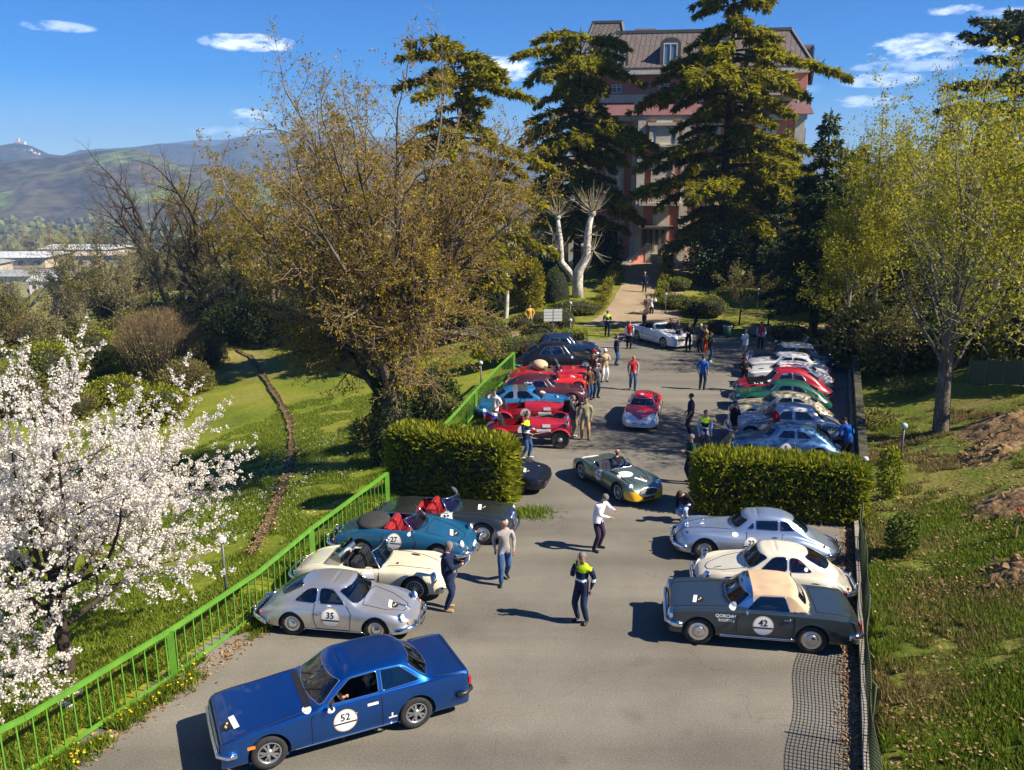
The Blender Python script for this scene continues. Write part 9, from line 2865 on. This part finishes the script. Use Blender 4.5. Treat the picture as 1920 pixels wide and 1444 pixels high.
man(1133, 716, 25, 'man in a beige jacket, white trousers and white cap holding a camera', BEIGEC, WHITEC, cap=WHITEC, hair=None, pose=dict(L=(.2, -.05, -.15), R=(.2, .05, -.15), spread=.13), coat=True, shoes=SHOE_B, skin=SKIN_T)
man(1155, 685, 75, 'man in a navy jacket and jeans pointing towards the sign', NAVY, JEANS, pose=dict(R=(.30, .35, .02), L=(.05, .14, -.46), head=.3), hair=HAIR_B, coat=True)
VZ = lambda m: [(m, lambda C, mi, lb: (mi == 0) & np.isin(lb, ['top']) & (np.abs(C[:, 1]) < .205))]
man(1186, 731, 5, 'bald man in a red waistcoat walking towards the cars', GREYC, JEANS, zones=VZ(REDC), hair=None, pose=dict(stride=.12), skin=SKIN_T)
man(1179, 654, 178, 'grey-haired man in a red waistcoat seen from behind', WHITEC, BLACKC, zones=VZ(REDC), hair=HAIR_G, pose=dict(stride=.1))
man(1138, 631, 170, 'marshal with a yellow yoke standing by the path, farthest of the marshals', NAVY, NAVY, zones=HV, coat=True, hair=HAIR_B)
man(1207, 629, 100, 'man in a navy jacket beside the front of the white convertible', NAVY, JEANS, coat=True, hair=HAIR_G, pose=POCK)
man(1211, 597, 60, 'man in a brown coat behind the white convertible', BROWNC, GREYD, hair=HAIR_D)
man(1220, 596, 150, 'man in a white pullover behind the white convertible', WHITEC, GREYD, hair=HAIR_D, pose=PHOTO)
man(1256, 647, 20, 'man all in black standing before the nose of the white convertible', BLACKC, BLACKC, hair=HAIR_G)
man(1270, 652, 25, 'man in a navy waistcoat and light trousers by the white convertible', NAVY, GREYC, hair=HAIR_G, pose=CROSS)
man(1290, 658, -10, 'man in black looking down at his camera near the bin', BLACKC, BLACKC, hair=HAIR_D, pose=PHONE)
man(1302, 612, 60, 'man in a black jacket farther back under the trees', BLACKC, JEANS_D, hair=HAIR_D, pose=PHOTO)
man(1312, 661, -30, 'man in dark clothes at the back of the chatting group', GREYD, BLACKC, hair=HAIR_W)
man(1321, 661, 130, 'person in an ochre jacket with an orange bag in the chatting group', YELC, ORANGEC, hair=HAIR_W, h=1.68)
man(1330, 679, 90, 'man in a black jacket and jeans at the right of the chatting group', BLACKC, JEANS, hair=HAIR_B, pose=POCK, shoes=SHOE_W)
man(1316, 731, 165, 'man in a royal blue T-shirt and jeans seen from behind', ROYAL, JEANS_D, sleeves='short', hair=HAIR_D, pose=dict(L=(.02, .05, -.5), R=(.02, -.05, -.5)))
man(1396, 673, -50, 'man in a white shirt and pale trousers by the navy saloon', WHITEC, GREYC, hair=HAIR_B, pose=CROSS)
man(1394, 733, 30, 'man in a black leather jacket by the noses of the right row', BLACKC, JEANS_D, hair=HAIR_G, pose=PHONE, coat=True)
man(1425, 656, 0, 'man in a red waistcoat and blue shirt under the trees, far right', LBLUE, BLACKC, zones=VZ(REDC), hair=HAIR_D)
man(1293, 818, -85, 'tanned man in a navy T-shirt and dark trousers standing in profile', NAVY, PURPLE, sleeves='short', hair=HAIR_D, pose=dict(L=(.10, .08, -.50), R=(.16, .0, -.46)), shoes=SHOE_W, skin=SKIN_T, h=1.80)
man(1319, 853, 15, 'marshal in a light blue shirt with a yellow and navy vest walking', LBLUE, GREYD, hair=HAIR_D, pose=dict(stride=.2), zones=[(HIVIS, lambda C, mi, lb: (mi == 0) & (C[:, 2] > 1.27) & np.isin(lb, ['top'])), (NAVY, lambda C, mi, lb: (mi == 0) & (C[:, 2] <= 1.27) & np.isin(lb, ['top'])), (REFL, lambda C, mi, lb: (mi == mi) & (C[:, 2] > 1.05) & (C[:, 2] < 1.10) & np.isin(lb, ['top']))])
man(1293, 906, -70, 'elderly man in a dark green jacket left of the right hedge', GREENC, NAVY, hair=HAIR_G, coat=True, pose=dict(L=(.28, .0, -.20), R=(.18, .1, -.36)), shoes=SHOE_K)
man(1283, 978, -30, 'person in black crouching at the corner of the right hedge', BLACKC, LBLUE, hair=HAIR_D, pose=dict(crouch=.42, lean=.75, L=(.30, .0, -.30), R=(.30, .0, -.30), nod=.5))
man(1373, 832, 85, 'man in a dark jacket and khaki trousers inspecting the blue fastback', BLACKC, KHAKI, hair=HAIR_B, coat=True, pose=dict(R=(.16, .1, .06), Rh=(.1, -.6, -1)), shoes=SHOE_B)
man(1366, 858, 80, 'man crouching by the nose of the blue fastback', OLIVEC, ORANGEC, hair=HAIR_B, pose=dict(crouch=.45, lean=.5, L=(.34, 0, -.2), R=(.34, 0, -.2)), shoes=SHOE_B)
man(1452, 838, -75, 'man in a red polo shirt leaning between the pale grey saloon and the blue fastback', REDC, REDC, hair=HAIR_G, sleeves='short', pose=dict(lean=.2, L=(.35, 0, -.25), R=(.35, 0, -.25)))
man(1586, 868, -140, 'man in a blue pullover bending at the tail of the blue fastback', ROYAL, BROWNC, hair=HAIR_D, pose=dict(lean=.45, L=(.30, .05, -.35), R=(.30, -.05, -.35), nod=.3))
man(1208, 549, 5, 'grey-haired man in dark clothes walking down the gravel path', NAVY, NAVY, z='land', hair=HAIR_W, pose=dict(stride=.12))
man(993, 618, 20, 'man in an ochre jacket and jeans standing on the lawn by the sign', YELC, JEANS, z='land', hair=HAIR_D, pose=POCK, shoes=SHOE_W, coat=True)
man(1247, 507, 170, 'two-piece dark figure waiting at the foot of the villa steps', BLACKC, BLACKC, z='land', hair=HAIR_D)
man(1258, 505, 200, 'second dark figure at the foot of the villa steps, nearer the bushes', BLACKC, BLACKC, z='land', hair=HAIR_D)
# the drivers
def driver(label, car_root, x, y, z, top, hair, bald=False, arms=None, skin=None):
 pose = dict(L=(.36, -.04, -.14), R=(.36, .04, -.14), Lh=(0, .7, -1), Rh=(0, -.7, -1), nod=0.0)
 pose.update(arms or {})
 w = Matrix.Translation(car_root.location) @ Matrix.Rotation(car_root.rotation_euler.z, 4, 'Z')
 p = w @ Vector((x, y, z - .93))
 return person(label, p, car_root.rotation_euler.z, top, GREYD, hair=hair, seated=True, pose=pose, bald=bald, skin=skin)
driver('bald driver in a black sweater at the wheel of the sage-green racer', ac, -.35, .28, .40, BLACKC, None, True, skin=SKIN_T)
driver('driver in a navy jacket, arm on the sill of the blue coupe', c52, -.42, .40, .36, NAVY, HAIR_G, arms=dict(L=(.30, .20, -.16), lean=0.0))
driver('driver behind the screen of the red and white racing coupe', tz, -.30, .30, .26, GREYD, HAIR_D)
bpy.context.view_layer.update()
